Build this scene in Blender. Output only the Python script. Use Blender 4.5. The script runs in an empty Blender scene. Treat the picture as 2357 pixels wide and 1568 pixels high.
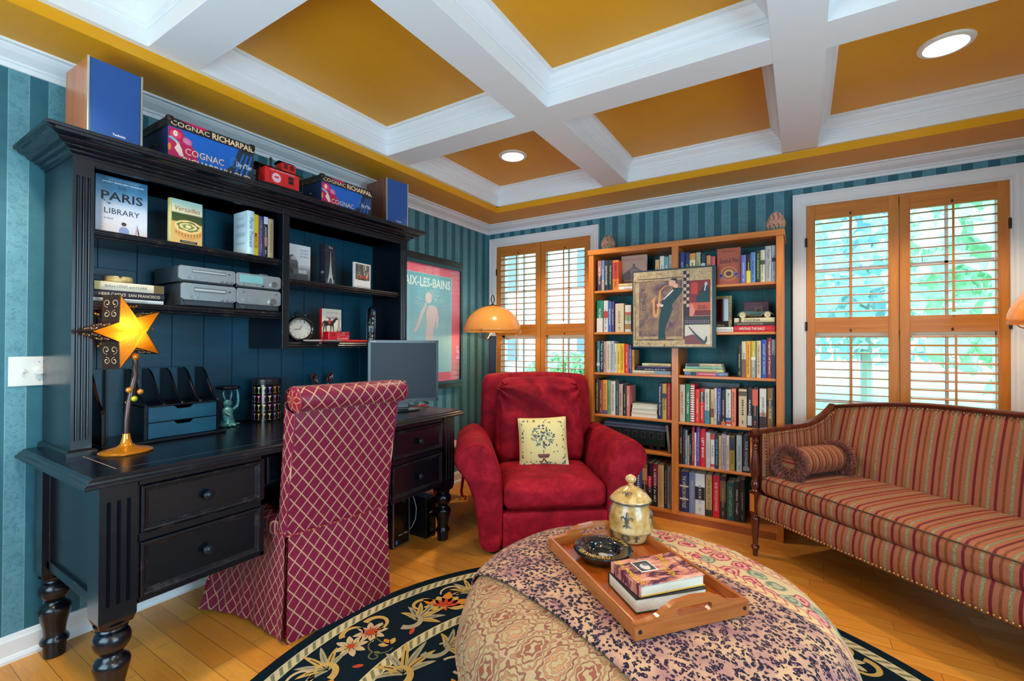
EXPOSURE = -0.08
DL, LAMP, STAR, SKY, WR, WF = 88, 22, .8, 5.6, 46, 26
import bpy, bmesh, math, random
from mathutils import Vector, Matrix, Euler
sc = bpy.context.scene
COL = sc.collection
rnd = random.Random(7)
PI = math.pi
# ---------------------------------------------------------------- camera, exposure
FPX = 1062.29
CAM = Vector((2.68, 0.0, 1.27))
YAW, PITCH, ROLL = -0.560795, 0.00797506, 0.0032240
_f = Vector((math.sin(YAW)*math.cos(PITCH), math.cos(YAW)*math.cos(PITCH), math.sin(PITCH)))
_r0 = Vector((math.cos(YAW), -math.sin(YAW), 0)); _u0 = _r0.cross(_f)
_r = _r0*math.cos(ROLL) + _u0*math.sin(ROLL); _u = -_r0*math.sin(ROLL) + _u0*math.cos(ROLL)
cam = bpy.data.cameras.new('camera'); camo = bpy.data.objects.new('camera', cam); COL.objects.link(camo)
cam.sensor_width = 36; cam.lens = FPX/2357*36; cam.clip_start = 0.02
camo.matrix_world = Matrix(((_r.x, _u.x, -_f.x, CAM.x), (_r.y, _u.y, -_f.y, CAM.y), (_r.z, _u.z, -_f.z, CAM.z), (0, 0, 0, 1)))
sc.camera = camo
def W(px, py, ax, v):
    "the point seen at a photo pixel on the plane ax = v"
    d = _r*(px-1178.5) - _u*(py-784) + _f*FPX
    i = 'xyz'.index(ax); return CAM + d*((v-CAM[i])/d[i])
vs = sc.view_settings
vs.view_transform = 'Standard'; vs.look = 'None'; vs.gamma = 1; vs.exposure = EXPOSURE; vs.use_curve_mapping = False
sc.cycles.use_denoising = True
sc.cycles.max_bounces = 8; sc.cycles.diffuse_bounces = 5; sc.cycles.glossy_bounces = 4; sc.cycles.transmission_bounces = 6; sc.cycles.transparent_max_bounces = 12
sc.cycles.sample_clamp_indirect = 6; sc.cycles.caustics_reflective = False; sc.cycles.caustics_refractive = False
# ---------------------------------------------------------------- world
def lin(c): return tuple(((x/255)/12.92 if x/255 <= .04045 else ((x/255+.055)/1.055)**2.4) for x in c)
wd = bpy.data.worlds.new('world'); sc.world = wd; wd.use_nodes = True
wn = wd.node_tree; wn.nodes.clear()
o_ = wn.nodes.new('ShaderNodeOutputWorld'); b_ = wn.nodes.new('ShaderNodeBackground'); tc_ = wn.nodes.new('ShaderNodeTexCoord')
mp_ = wn.nodes.new('ShaderNodeSeparateXYZ'); cr_ = wn.nodes.new('ShaderNodeValToRGB')
wn.links.new(tc_.outputs['Generated'], mp_.inputs[0]); wn.links.new(mp_.outputs['Z'], cr_.inputs[0])
cr_.color_ramp.elements[0].position = 0.0; cr_.color_ramp.elements[0].color = (.78, .96, 1, 1)
cr_.color_ramp.elements[1].position = .6; cr_.color_ramp.elements[1].color = (.50, .76, 1, 1)
wn.links.new(cr_.outputs[0], b_.inputs[0]); b_.inputs[1].default_value = SKY; wn.links.new(b_.outputs[0], o_.inputs[0])
def area(name, loc, rot, sx, sy, power, col, portal=False, spread=PI):
    l = bpy.data.lights.new(name, 'AREA'); l.shape = 'RECTANGLE'; l.size = sx; l.size_y = sy; l.energy = power; l.color = col; l.spread = spread
    o = bpy.data.objects.new(name, l); COL.objects.link(o); o.location = loc; o.rotation_euler = rot
    if portal: l.cycles.is_portal = True
    return o
# daylight: the two back windows, and the tall windows of the right-hand and front walls that the photograph does not show
area('daylight_portal_1', (.61, 3.97, 1.30), (-PI/2, 0, 0), .98, 1.8, 1, (1, 1, 1), True)
area('daylight_portal_2', (3.205, 3.97, 1.30), (-PI/2, 0, 0), .98, 1.8, 1, (1, 1, 1), True)
area('daylight_window_right', (4.20, .75, 1.35), (0, PI/2, 0), 1.5, 1.5, WR, (.44, .76, 1))
area('daylight_window_front', (1.3, -.74, 1.35), (PI/2, 0, 0), 1.5, 1.5, WF, (.50, .78, 1))
# ---------------------------------------------------------------- mesh helpers
K_ = []
class MB:
    def __init__(s): s.v = []; s.f = []; s.m = []; s.uv = []; s.mats = []; s.M = Matrix.Identity(4); s.st = []
    def push(s, M): s.st.append(s.M); s.M = s.M @ M
    def pop(s): s.M = s.st.pop()
    def mi(s, mat):
        if mat not in s.mats: s.mats.append(mat)
        return s.mats.index(mat)
    def add(s, vs_, fs, mat, uvs=None):
        n = len(s.v); s.v += [tuple(s.M @ Vector(p)) for p in vs_]; k = s.mi(mat)
        flip = s.M.to_3x3().determinant() < 0
        for i, f in enumerate(fs):
            f = tuple(f); u = [uvs[j] for j in f] if uvs else [(vs_[j][0], vs_[j][1]) for j in f]
            if flip: f = f[::-1]; u = u[::-1]
            s.f.append(tuple(n+j for j in f)); s.m.append(k); s.uv.append(u)
        return s
    def box(s, x0, x1, y0, y1, z0, z1, mat):
        if x0 > x1: x0, x1 = x1, x0
        if y0 > y1: y0, y1 = y1, y0
        if z0 > z1: z0, z1 = z1, z0
        v = [(x, y, z) for z in (z0, z1) for y in (y0, y1) for x in (x0, x1)]
        return s.add(v, [(0, 2, 3, 1), (4, 5, 7, 6), (0, 1, 5, 4), (2, 6, 7, 3), (0, 4, 6, 2), (1, 3, 7, 5)], mat)
    def prism(s, pts, ax, a, b, mat):
        "extrude a 2d polygon along axis ax from a to b; pts are in the two other axes, in xyz order"
        n = len(pts); g = {'x': lambda p, t: (t, p[0], p[1]), 'y': lambda p, t: (p[0], t, p[1]), 'z': lambda p, t: (p[0], p[1], t)}[ax]
        v = [g(p, a) for p in pts] + [g(p, b) for p in pts]
        area_ = sum(pts[i][0]*pts[(i+1) % n][1]-pts[(i+1) % n][0]*pts[i][1] for i in range(n))
        ccw = (area_ > 0) ^ (ax == 'y') ^ (b < a)
        F = [tuple(range(n))[::-1], tuple(range(n, 2*n))] + [(i, (i+1) % n, n+(i+1) % n, n+i) for i in range(n)]
        if not ccw: F = [f[::-1] for f in F]
        return s.add(v, F, mat)
    def grid(s, fn, nu, nv, mat, cu=False, cv=False, uvf=None):
        "fn(i/nu, j/nv) -> point"
        U = nu if cu else nu+1; V = nv if cv else nv+1
        v = [fn(i/nu, j/nv) for i in range(U) for j in range(V)]
        fs = []; uvs = []
        n = len(s.v); s.v += [tuple(s.M @ Vector(p)) for p in v]; k = s.mi(mat)
        g = uvf or (lambda a, b: (a, b))
        for i in range(nu):
            for j in range(nv):
                a, b = i, (i+1) % U; c, d = j, (j+1) % V
                s.f.append((n+a*V+c, n+b*V+c, n+b*V+d, n+a*V+d)); s.m.append(k)
                s.uv.append([g(i/nu, j/nv), g((i+1)/nu, j/nv), g((i+1)/nu, (j+1)/nv), g(i/nu, (j+1)/nv)])
        return s
    def lathe(s, prof, mat, c=(0, 0, 0), seg=24, sx=1, sy=1):
        "profile [(r, z)] from the bottom up about z"
        P = prof; n = len(P)-1
        s.grid(lambda a, b: (c[0]+sx*P[round(b*n)][0]*math.cos(2*PI*a), c[1]+sy*P[round(b*n)][0]*math.sin(2*PI*a), c[2]+P[round(b*n)][1]), seg, n, mat, cu=True)
        for q, rev in ((P[0], True), (P[-1], False)):
            if q[0] > 1e-5:
                v = [(c[0]+sx*q[0]*math.cos(2*PI*i/seg), c[1]+sy*q[0]*math.sin(2*PI*i/seg), c[2]+q[1]) for i in range(seg)]
                s.add(v, [tuple(range(seg))[::-1] if rev else tuple(range(seg))], mat)
        return s
    def cyl(s, p, q, r, mat, seg=16, r2=None):
        p, q = Vector(p), Vector(q); d = q-p; z = d.normalized(); x = z.orthogonal().normalized(); y = z.cross(x)
        s.push(Matrix(((x.x, y.x, z.x, p.x), (x.y, y.y, z.y, p.y), (x.z, y.z, z.z, p.z), (0, 0, 0, 1))))
        s.lathe([(r, 0), (r if r2 is None else r2, d.length)], mat, seg=seg); s.pop(); return s
    def tube(s, pts, r, mat, seg=8, closed=False):
        pts = [Vector(p) for p in pts]; n = len(pts); rr = r if isinstance(r, (list, tuple)) else [r]*n
        rings = []; up = None
        for i, p in enumerate(pts):
            t = (pts[(i+1) % n] if closed or i < n-1 else p) - (pts[i-1] if closed or i > 0 else p); t.normalize()
            if up is None: up = t.orthogonal().normalized()
            up = (up - t*up.dot(t)); up = up.normalized() if up.length > 1e-6 else t.orthogonal().normalized()
            w = t.cross(up); rings.append([tuple(p+(up*math.cos(2*PI*k/seg)+w*math.sin(2*PI*k/seg))*rr[i]) for k in range(seg)])
        v = [q for R_ in rings for q in R_]; fs = []
        for i in range(n if closed else n-1):
            a, b = i*seg, ((i+1) % n)*seg
            for k in range(seg): fs.append((a+k, a+(k+1) % seg, b+(k+1) % seg, b+k))
        if not closed: fs += [tuple(range(seg))[::-1], tuple(range((n-1)*seg, n*seg))]
        return s.add(v, fs, mat)
    def ball(s, c, r, mat, seg=12, rings=8):
        r = r if isinstance(r, (tuple, list)) else (r, r, r)
        s.push(Matrix.Translation(c)); s.lathe([(max(math.sin(PI*j/rings), 0), -math.cos(PI*j/rings)) for j in range(rings+1)] if False else [(abs(math.sin(PI*j/rings))*r[0], -math.cos(PI*j/rings)*r[2]) for j in range(rings+1)], mat, seg=seg, sy=r[1]/r[0]); s.pop(); return s
    def rbox(s, c, size, rad, mat, n=8, crown=(0, 0, 0), fn=None, sq=None):
        "rounded box: crown bulges each pair of faces; fn(p) moves points afterwards"
        hx, hy, hz = [q/2 for q in size]; h = (hx, hy, hz); r = rad; nn = n
        P = {}; fs = []; vl = []
        def pt(q):
            k = tuple(round(t*1000) for t in q)
            if k not in P:
                p = [q[i]*h[i] for i in range(3)]; inn = [max(-h[i]+r, min(h[i]-r, p[i])) for i in range(3)]
                d = Vector([p[i]-inn[i] for i in range(3)]); w = Vector(inn) + (d.normalized()*r if d.length > 1e-9 else d)
                for i in range(3):
                    if crown[i]:
                        a, b = [j for j in range(3) if j != i]
                        w[i] += crown[i]*(q[i])*max(0, 1-q[a]**2)**.6*max(0, 1-q[b]**2)**.6 if abs(q[i]) > .99 else crown[i]*q[i]*max(0, 1-q[a]**2)**.6*max(0, 1-q[b]**2)**.6
                w = Vector((w[0]+c[0], w[1]+c[1], w[2]+c[2]))
                if fn: w = Vector(fn(w, q))
                P[k] = len(vl); vl.append(tuple(w))
            return P[k]
        def L(i): # denser at the ends
            t = -1+2*i/nn; return math.copysign(abs(t)**.7, t) if abs(t) > 1e-9 else 0.0
        for ax in range(3):
            for sg in (-1, 1):
                a, b = [(1, 2), (2, 0), (0, 1)][ax]
                for i in range(nn):
                    for j in range(nn):
                        qs = []
                        for (ii, jj) in ((i, j), (i+1, j), (i+1, j+1), (i, j+1)):
                            q = [0, 0, 0]; q[ax] = sg; q[a] = L(ii); q[b] = L(jj); qs.append(pt(q))
                        fs.append(tuple(qs) if sg > 0 else tuple(qs[::-1]))
        return s.add(vl, fs, mat)
    def disc(s, c, r, mat, n=24, sx=1, sy=1, plane='xy', off=0):
        pl = {'xy': lambda a, b: (c[0]+a, c[1]+b, c[2]), 'xz': lambda a, b: (c[0]+a, c[1], c[2]+b), 'yz': lambda a, b: (c[0], c[1]+a, c[2]+b)}[plane]
        f = tuple(range(n)); f = f[::-1] if plane == 'xz' else f
        return s.add([pl(r*sx*math.cos(2*PI*i/n+off), r*sy*math.sin(2*PI*i/n+off)) for i in range(n)], [f], mat)
    def text(s, st, w, h, mat, M=None, cen=True, bold=.012, shear=0, keep=False):
        "text fitted in w x h, centred on the origin of the xy plane"
        V, F = glyphs(st, bold, shear); xs = [p[0] for p in V]; ys = [p[1] for p in V]
        x0, x1, y0, y1 = min(xs), max(xs), min(ys), max(ys); kx = w/max(x1-x0, 1e-6); ky = h/max(y1-y0, 1e-6)
        if keep: kx = ky = min(kx, ky)
        if M is not None: s.push(M)
        s.add([((p[0]-(x0+x1)/2)*kx, (p[1]-(y0+y1)/2)*ky, 0) for p in V], F, mat)
        if M is not None: s.pop()
        return s
    def build(s, name, parent=None, smooth=False, bevel=0, seg=2, angle=35, sub=0, solid=0, label=None):
        me = bpy.data.meshes.new(name); me.from_pydata(s.v, [], s.f)
        for m in s.mats: me.materials.append(m)
        me.polygons.foreach_set('material_index', s.m)
        ul = me.uv_layers.new(name='UVMap'); flat = [c for f in s.uv for p in f for c in p]; ul.data.foreach_set('uv', flat)
        if smooth: me.polygons.foreach_set('use_smooth', [True]*len(me.polygons))
        me.validate(); me.update()
        o = bpy.data.objects.new(name, me); COL.objects.link(o)
        if parent: o.parent = parent
        if solid: d = o.modifiers.new('solid', 'SOLIDIFY'); d.thickness = solid; d.offset = 1
        if bevel and K_ and s.mats[0] in K_ and bevel < .0025: me.materials.append(K_[-1])
        if bevel:
            b = o.modifiers.new('bevel', 'BEVEL'); b.width = bevel; b.segments = seg; b.limit_method = 'ANGLE'; b.angle_limit = math.radians(angle)
            if me.materials and K_ and me.materials[-1] == K_[-1]: b.material = len(me.materials)-1
            if smooth: b.harden_normals = False
        if sub: d = o.modifiers.new('sub', 'SUBSURF'); d.levels = d.render_levels = sub
        if smooth and not sub:
            if hasattr(me, 'set_sharp_from_angle'): me.set_sharp_from_angle(angle=math.radians(40))
        if label: o['label'] = label
        return o
_gl = {}
def glyphs(st, bold, shear):
    k = (st, bold, shear)
    if k not in _gl:
        cu = bpy.data.curves.new('t', 'FONT'); cu.body = st; cu.offset = bold; cu.resolution_u = 2; cu.shear = shear
        o = bpy.data.objects.new('t', cu); COL.objects.link(o); bpy.context.view_layer.update()
        dg = bpy.context.evaluated_depsgraph_get(); e = o.evaluated_get(dg); me = e.to_mesh()
        _gl[k] = ([tuple(v.co) for v in me.vertices], [tuple(p.vertices) for p in me.polygons])
        e.to_mesh_clear(); bpy.data.objects.remove(o); bpy.data.curves.remove(cu)
    return _gl[k]
def tag(o, label, cat, group=None, kind=None):
    if label: o['label'] = label
    if cat: o['category'] = cat
    if group: o['group'] = group
    if kind: o['kind'] = kind
    return o
def empty(name, loc=(0, 0, 0), rz=0, label=None, cat=None, group=None):
    o = bpy.data.objects.new(name, None); COL.objects.link(o); o.location = loc; o.rotation_euler = (0, 0, rz)
    o.empty_display_size = .1; return tag(o, label, cat, group)
def structure(o, label=None): o['kind'] = 'structure'; return tag(o, label, None)
def place(o, loc, rz=0): o.location = loc; o.rotation_euler = (0, 0, rz); return o
def copy_thing(o, loc, rz, label):
    c = o.copy(); COL.objects.link(c); c.location = loc; c.rotation_euler = (0, 0, rz); c['label'] = label
    for ch in list(o.children):
        d = ch.copy(); COL.objects.link(d); d.parent = c
        for g in list(ch.children):
            e = g.copy(); COL.objects.link(e); e.parent = d
    return c
T = Matrix.Translation
def Rz(a): return Matrix.Rotation(a, 4, 'Z')
def Rx(a): return Matrix.Rotation(a, 4, 'X')
def Ry(a): return Matrix.Rotation(a, 4, 'Y')
def frame(o, x, y):
    "matrix with origin o, x axis x, y axis y"
    x = Vector(x).normalized(); y = Vector(y).normalized(); z = x.cross(y)
    return Matrix(((x.x, y.x, z.x, o[0]), (x.y, y.y, z.y, o[1]), (x.z, y.z, z.z, o[2]), (0, 0, 0, 1)))
# ---------------------------------------------------------------- materials
class N:
    "a small node builder"
    def __init__(s, name):
        m = bpy.data.materials.new(name); m.use_nodes = True; s.m = m; s.t = m.node_tree; s.b = s.t.nodes['Principled BSDF']; s.tcn = None
    def n(s, ty, **k):
        a = s.t.nodes.new('ShaderNode'+ty)
        for q, v in k.items(): setattr(a, q, v)
        return a
    def inp(s, sock, v):
        if v is None: return
        if hasattr(v, 'is_linked') or isinstance(v, bpy.types.NodeSocket): s.t.links.new(v, sock)
        else:
            if isinstance(v, tuple) and len(v) == 3 and sock.type == 'RGBA': v = v+(1,)
            sock.default_value = v
    def co(s, which='Object'):
        if s.tcn is None: s.tcn = s.n('TexCoord')
        return s.tcn.outputs[which]
    def sep(s, v):
        a = s.n('SeparateXYZ'); s.inp(a.inputs[0], v); return a.outputs
    def comb(s, x, y, z=0.0):
        a = s.n('CombineXYZ'); s.inp(a.inputs[0], x); s.inp(a.inputs[1], y); s.inp(a.inputs[2], z); return a.outputs[0]
    def math(s, op, a, b=None, c=None):
        q = s.n('Math', operation=op); s.inp(q.inputs[0], a); s.inp(q.inputs[1], b); s.inp(q.inputs[2], c); return q.outputs[0]
    def mix(s, f, a, b, bt='MIX'):
        q = s.n('MixRGB', blend_type=bt); s.inp(q.inputs[0], f); s.inp(q.inputs[1], a); s.inp(q.inputs[2], b); return q.outputs[0]
    def scale(s, v, k, loc=(0, 0, 0), rot=(0, 0, 0)):
        q = s.n('Mapping'); s.inp(q.inputs[0], v); q.inputs['Scale'].default_value = k; q.inputs['Location'].default_value = loc; q.inputs['Rotation'].default_value = rot; return q.outputs[0]
    def noise(s, v, sc_, det=3, rough=.5, dist=0, out='Fac'):
        q = s.n('TexNoise'); s.inp(q.inputs['Vector'], v); q.inputs['Scale'].default_value = sc_; q.inputs['Detail'].default_value = det; q.inputs['Roughness'].default_value = rough; q.inputs['Distortion'].default_value = dist
        return q.outputs['Fac'] if out == 'Fac' else q.outputs['Color']
    def voro(s, v, sc_, feat='F1', rnd_=1.0, out='Distance'):
        q = s.n('TexVoronoi', feature=feat); s.inp(q.inputs['Vector'], v); q.inputs['Scale'].default_value = sc_; q.inputs['Randomness'].default_value = rnd_; return q.outputs[out]
    def ramp(s, f, stops, interp='LINEAR'):
        q = s.n('ValToRGB'); s.inp(q.inputs[0], f); cr = q.color_ramp; cr.interpolation = interp
        while len(cr.elements) > 1: cr.elements.remove(cr.elements[0])
        cr.elements[0].position = stops[0][0]; cr.elements[0].color = lin(stops[0][1])+(1,)
        for p, c in stops[1:]:
            e = cr.elements.new(p); e.color = lin(c)+(1,)
        return q.outputs[0]
    def step(s, f, a, b):
        "0 below a, 1 above b"
        q = s.n('MapRange'); s.inp(q.inputs[0], f); q.inputs[1].default_value = a; q.inputs[2].default_value = b; return q.outputs[0]
    def stripe(s, x, period, c, hw, soft=.1):
        "1 within hw of phase c (in periods)"
        f = s.math('FRACT', s.math('ADD', s.math('DIVIDE', x, period), 100.5-c)); d = s.math('ABSOLUTE', s.math('SUBTRACT', f, .5))
        q = s.n('MapRange'); s.inp(q.inputs[0], d); q.inputs[1].default_value = hw*(1+soft); q.inputs[2].default_value = hw*(1-soft); return q.outputs[0]
    def bump(s, h, dist=.002, st=.5):
        q = s.n('Bump'); s.inp(q.inputs['Height'], h); q.inputs['Distance'].default_value = dist; q.inputs['Strength'].default_value = st; s.t.links.new(q.outputs[0], s.b.inputs['Normal']); return s
    def out(s, col=None, rough=.5, metal=0, spec=.5, coat=0, sheen=0, emit=None, es=0, trans=0, ior=1.45, sss=0, crough=.1, sheent=None):
        b = s.b; s.inp(b.inputs['Base Color'], col); s.inp(b.inputs['Roughness'], rough); s.inp(b.inputs['Metallic'], metal); s.inp(b.inputs['Specular IOR Level'], spec)
        s.inp(b.inputs['Coat Weight'], coat); b.inputs['Coat Roughness'].default_value = crough; s.inp(b.inputs['Sheen Weight'], sheen)
        if sheent: s.inp(b.inputs['Sheen Tint'], sheent)
        if emit is not None: s.inp(b.inputs['Emission Color'], emit); s.inp(b.inputs['Emission Strength'], es)
        if trans: b.inputs['Transmission Weight'].default_value = trans; b.inputs['IOR'].default_value = ior
        return s.m
_cm = {}
def cm(c, rough=.5, metal=0, coat=0, spec=.5):
    k = (tuple(c), rough, metal, coat)
    if k not in _cm: 
        a = N('paint_%02x%02x%02x' % tuple(int(max(0, min(255, x))) for x in c)); v = a.noise(a.co(), 40, 2)
        _cm[k] = a.out(a.mix(.035, lin(c), a.mix(v, (0, 0, 0), lin(c))), rough, metal, coat=coat, spec=spec)
    return _cm[k]
def mat_wallpaper(name, ax, period, ph, w):
    a = N(name); X = a.sep(a.co()); x = X[ax]
    nz = a.noise(a.scale(a.co(), (1, 1, .8)), 16, 5, .65, .6); nz2 = a.noise(a.co(), 55, 3, .6, 1.5)
    light = a.mix(a.math('MULTIPLY', a.step(nz2, .50, .62), .6), a.mix(nz, lin((68, 120, 136)), lin((108, 158, 172))), lin((62, 112, 128)))
    dark = a.mix(nz, lin((32, 82, 98)), lin((54, 110, 124)))
    s_ = a.stripe(x, period, ph, w/2, .02)
    edge = a.math('MULTIPLY', a.math('SUBTRACT', a.stripe(x, period, ph, w/2+.012, .01), a.stripe(x, period, ph, w/2-.012, .01)), .35)
    c = a.mix(s_, dark, light); c = a.mix(edge, c, lin((150, 195, 200)))
    return a.out(c, .55, spec=.35)
def mat_floor():
    a = N('maple_floor'); X = a.sep(a.co()); w = .083
    row = a.math('FLOOR', a.math('DIVIDE', X[1], w)); fy = a.math('FRACT', a.math('DIVIDE', X[1], w))
    off = a.n('TexWhiteNoise', noise_dimensions='1D'); a.inp(off.inputs['W'], row)
    xs = a.math('ADD', X[0], a.math('MULTIPLY', off.outputs['Value'], 3.0)); L = .62
    cell = a.math('FLOOR', a.math('DIVIDE', xs, L)); fx = a.math('FRACT', a.math('DIVIDE', xs, L))
    wn2 = a.n('TexWhiteNoise', noise_dimensions='2D'); a.inp(wn2.inputs['Vector'], a.comb(row, cell))
    base = a.ramp(wn2.outputs['Value'], [(0, (212, 132, 46)), (.5, (220, 144, 54)), (1, (230, 158, 66))])
    g = a.noise(a.scale(a.co(), (2.2, 28, 1)), 3, 5, .6, .8); g2 = a.noise(a.scale(a.co(), (1, 4, 1)), 4, 3, .6)
    c = a.mix(a.step(g, .35, .7), a.mix(.28, base, lin((160, 92, 36))), base); c = a.mix(a.math('MULTIPLY', a.step(g2, .5, .8), .35), c, lin((165, 100, 45)))
    gy = a.math('MINIMUM', fy, a.math('SUBTRACT', 1, fy)); gx = a.math('MULTIPLY', a.math('MINIMUM', fx, a.math('SUBTRACT', 1, fx)), L/w)
    gap = a.math('SUBTRACT', 1, a.step(a.math('MINIMUM', gx, gy), .006, .022))
    c = a.mix(a.math('MULTIPLY', gap, .75), c, lin((84, 46, 20)))
    a.bump(a.math('SUBTRACT', 1, gap), .001, .3)
    return a.out(c, a.math('ADD', .24, a.math('MULTIPLY', g, .12)), spec=.4)
def mat_wood(name, c1, c2, ax=0, rough=.35, coat=.2, sc_=9, spec=.5):
    a = N(name); k = [22, 22, 22]; k[ax] = 1.2
    g = a.noise(a.scale(a.co(), tuple(k)), sc_/9*1.6, 5, .6, 1.2)
    return a.out(a.mix(a.step(g, .3, .72), lin(c1), lin(c2)), rough, coat=coat, spec=spec)
def mat_black(name, base=(4, 9, 17), worn=True):
    a = N(name); nz = a.noise(a.scale(a.co(), (6, 1, 6)), 5, 4, .6)
    c = a.mix(nz, lin(base), lin(tuple(min(255, int(x*1.5+2)) for x in base)))
    if not worn: return a.out(c, a.math('ADD', .30, a.math('MULTIPLY', nz, .1)), spec=.5)
    return a.out(c, a.math('ADD', .20, a.math('MULTIPLY', nz, .10)), spec=.6)
def mat_worn():
    a = N('rubbed_edge'); return a.out(a.mix(a.step(a.noise(a.co(), 24, 4, .7), .54, .64), lin((16, 22, 32)), lin((92, 76, 70))), .3)
M_ = {}
M_['white'] = cm((226, 229, 234), .45)
M_['white2'] = cm((236, 236, 236), .35)
def _yel():
    a = N('mustard_paint'); n1 = a.noise(a.co(), 2.2, 3); n2 = a.noise(a.co(), 60, 3)
    a.bump(n2, .002, .25)
    return a.out(a.mix(n1, lin((208, 144, 6)), lin((222, 158, 16))), .42, spec=.4)
M_['yellow'] = _yel()
M_['floor'] = mat_floor()
M_['wallL'] = mat_wallpaper('striped_wallpaper', 1, .117, (.482+.03)/.117 % 1, .51)
M_['wallB'] = mat_wallpaper('striped_wallpaper_back', 0, .1155, (1.358+.03)/.1155 % 1, .52)
M_['shutter'] = mat_wood('honey_shutter_wood', (178, 104, 34), (206, 132, 54), 2, .35, .15)
M_['shutterh'] = mat_wood('honey_shutter_rail', (178, 104, 34), (206, 132, 54), 0, .35, .15)
M_['oakv'] = mat_wood('oak_upright', (184, 98, 30), (214, 130, 52), 2, .38, .15)
M_['oakh'] = mat_wood('oak_board', (188, 102, 32), (218, 134, 54), 0, .34, .2)
M_['black'] = mat_black('black_desk_paint')
M_['blackp'] = mat_black('beadboard_paint', (12, 56, 74), False); K_ += [M_['black'], mat_worn()]
M_['brass'] = cm((190, 150, 90), .3, 1)
M_['chrome'] = cm((200, 205, 210), .22, 1)
M_['bronze'] = cm((70, 60, 52), .4, .9)
M_['gblack'] = cm((8, 9, 12), .12, 0, .6)
M_['mblack'] = cm((16, 17, 20), .5)
M_['paper'] = None
def _paper():
    a = N('page_edges'); X = a.sep(a.co()); g = a.noise(a.scale(a.co(), (300, 3, 300)), 1, 2)
    return a.out(a.mix(g, lin((196, 184, 160)), lin((232, 224, 206))), .8, spec=.2)
M_['paper'] = _paper()
def _glass(name='window_glass', ior=1.3):
    m = bpy.data.materials.new(name); m.use_nodes = True; t = m.node_tree; t.nodes.clear()
    o = t.nodes.new('ShaderNodeOutputMaterial'); tr = t.nodes.new('ShaderNodeBsdfTransparent'); gl = t.nodes.new('ShaderNodeBsdfGlossy'); mx = t.nodes.new('ShaderNodeMixShader'); fr = t.nodes.new('ShaderNodeFresnel')
    tr.inputs[0].default_value = (.95, .98, 1, 1); gl.inputs['Roughness'].default_value = .02; fr.inputs[0].default_value = ior
    gm = t.nodes.new('ShaderNodeNewGeometry'); mm = t.nodes.new('ShaderNodeMath'); mm.operation = 'MULTIPLY_ADD'; mm.inputs[1].default_value = -1; mm.inputs[2].default_value = 1; m2 = t.nodes.new('ShaderNodeMath'); m2.operation = 'MULTIPLY'; t.links.new(gm.outputs['Backfacing'], mm.inputs[0]); t.links.new(mm.outputs[0], m2.inputs[0]); t.links.new(fr.outputs[0], m2.inputs[1]); t.links.new(m2.outputs[0], mx.inputs[0]); t.links.new(tr.outputs[0], mx.inputs[1]); t.links.new(gl.outputs[0], mx.inputs[2]); t.links.new(mx.outputs[0], o.inputs[0]); return m
M_['glass'] = _glass()
# ================================================================ ROOM
RX, RY0, RY1 = 4.15, -0.70, 3.80          # room inner faces: x 0..RX, y RY0..RY1
ZS, ZB, ZC = 2.44, 2.488, 2.64            # soffit, beam undersides, coffer ceiling
b = MB(); b.box(-.1, RX+.1, RY0-.1, RY1+.1, -.1, 0, M_['floor']); structure(b.build('floor'))
b = MB(); b.box(-.12, 0, RY0-.1, RY1+.1, 0, 2.8, M_['wallL']); structure(b.build('wall_left'))
def wall_holes(b, ax, c0, c1, lo, hi, holes, mat, z1=2.8):
    "wall slab along axis ax from lo to hi with rectangular holes (a, b, z0, z1)"
    def bx(a, d, z0, z1_):
        if d-a < 1e-4 or z1_-z0 < 1e-4: return
        (b.box(a, d, c0, c1, z0, z1_, mat) if ax == 'x' else b.box(c0, c1, a, d, z0, z1_, mat))
    p = lo
    for a, d, z0, z1h in sorted(holes):
        bx(p, a, 0, z1); bx(a, d, 0, z0); bx(a, d, z1h, z1); p = d
    bx(p, hi, 0, z1)
HW1, HW2 = (.114, 1.109, .42, 2.235), (2.705, 3.706, .42, 2.24)
b = MB(); wall_holes(b, 'x', RY1, RY1+.16, -.1, RX+.1, [HW1, HW2], M_['wallB']); structure(b.build('wall_back'))
HR = (.0, 1.5, .6, 2.1)
b = MB(); wall_holes(b, 'y', RX, RX+.1, RY0-.1, RY1+.1, [HR], M_['wallL']); structure(b.build('wall_right'))
HF = (.55, 2.05, .6, 2.1)
b = MB(); wall_holes(b, 'x', RY0-.1, RY0, -.1, RX+.1, [HF], M_['wallB']); structure(b.build('wall_front'))
# ceiling: flat slab over the coffers, soffit ring, beams
b = MB(); b.box(-.1, RX+.1, RY0-.1, RY1+.1, ZC, ZC+.12, M_['yellow']); structure(b.build('ceiling'))
SX0, SX1, SY0, SY1 = .38, RX-.38, RY0+.38, 3.402
b = MB()
for q in ((-.05, SX0, RY0, RY1), (SX1, RX+.05, RY0, RY1), (SX0, SX1, RY0, SY0), (SX0, SX1, SY1, RY1)): b.box(q[0], q[1], q[2], q[3], ZS, ZC, M_['yellow'])
structure(b.build('ceiling_soffit'))
XB = [(1.385, 1.575), (2.575, 2.765)]; YB = [(.80, .992), (2.093, 2.283)]
w = M_['white']
cx = [SX0+.028] + [t for p in XB for t in p] + [SX1-.028]; cy = [SY0+.028] + [t for p in YB for t in p] + [SY1-.018]
b = MB()
b.box(SX0, SX0+.028, SY0, SY1, ZB, ZC, w); b.box(SX1-.028, SX1, SY0, SY1, ZB, ZC, w); b.box(SX0, SX1, SY0, SY0+.028, ZB, ZC, w); b.box(SX0, SX1, SY1-.018, SY1, ZB, ZC, w)
structure(b.build('ceiling_beam_rim'))
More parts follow.
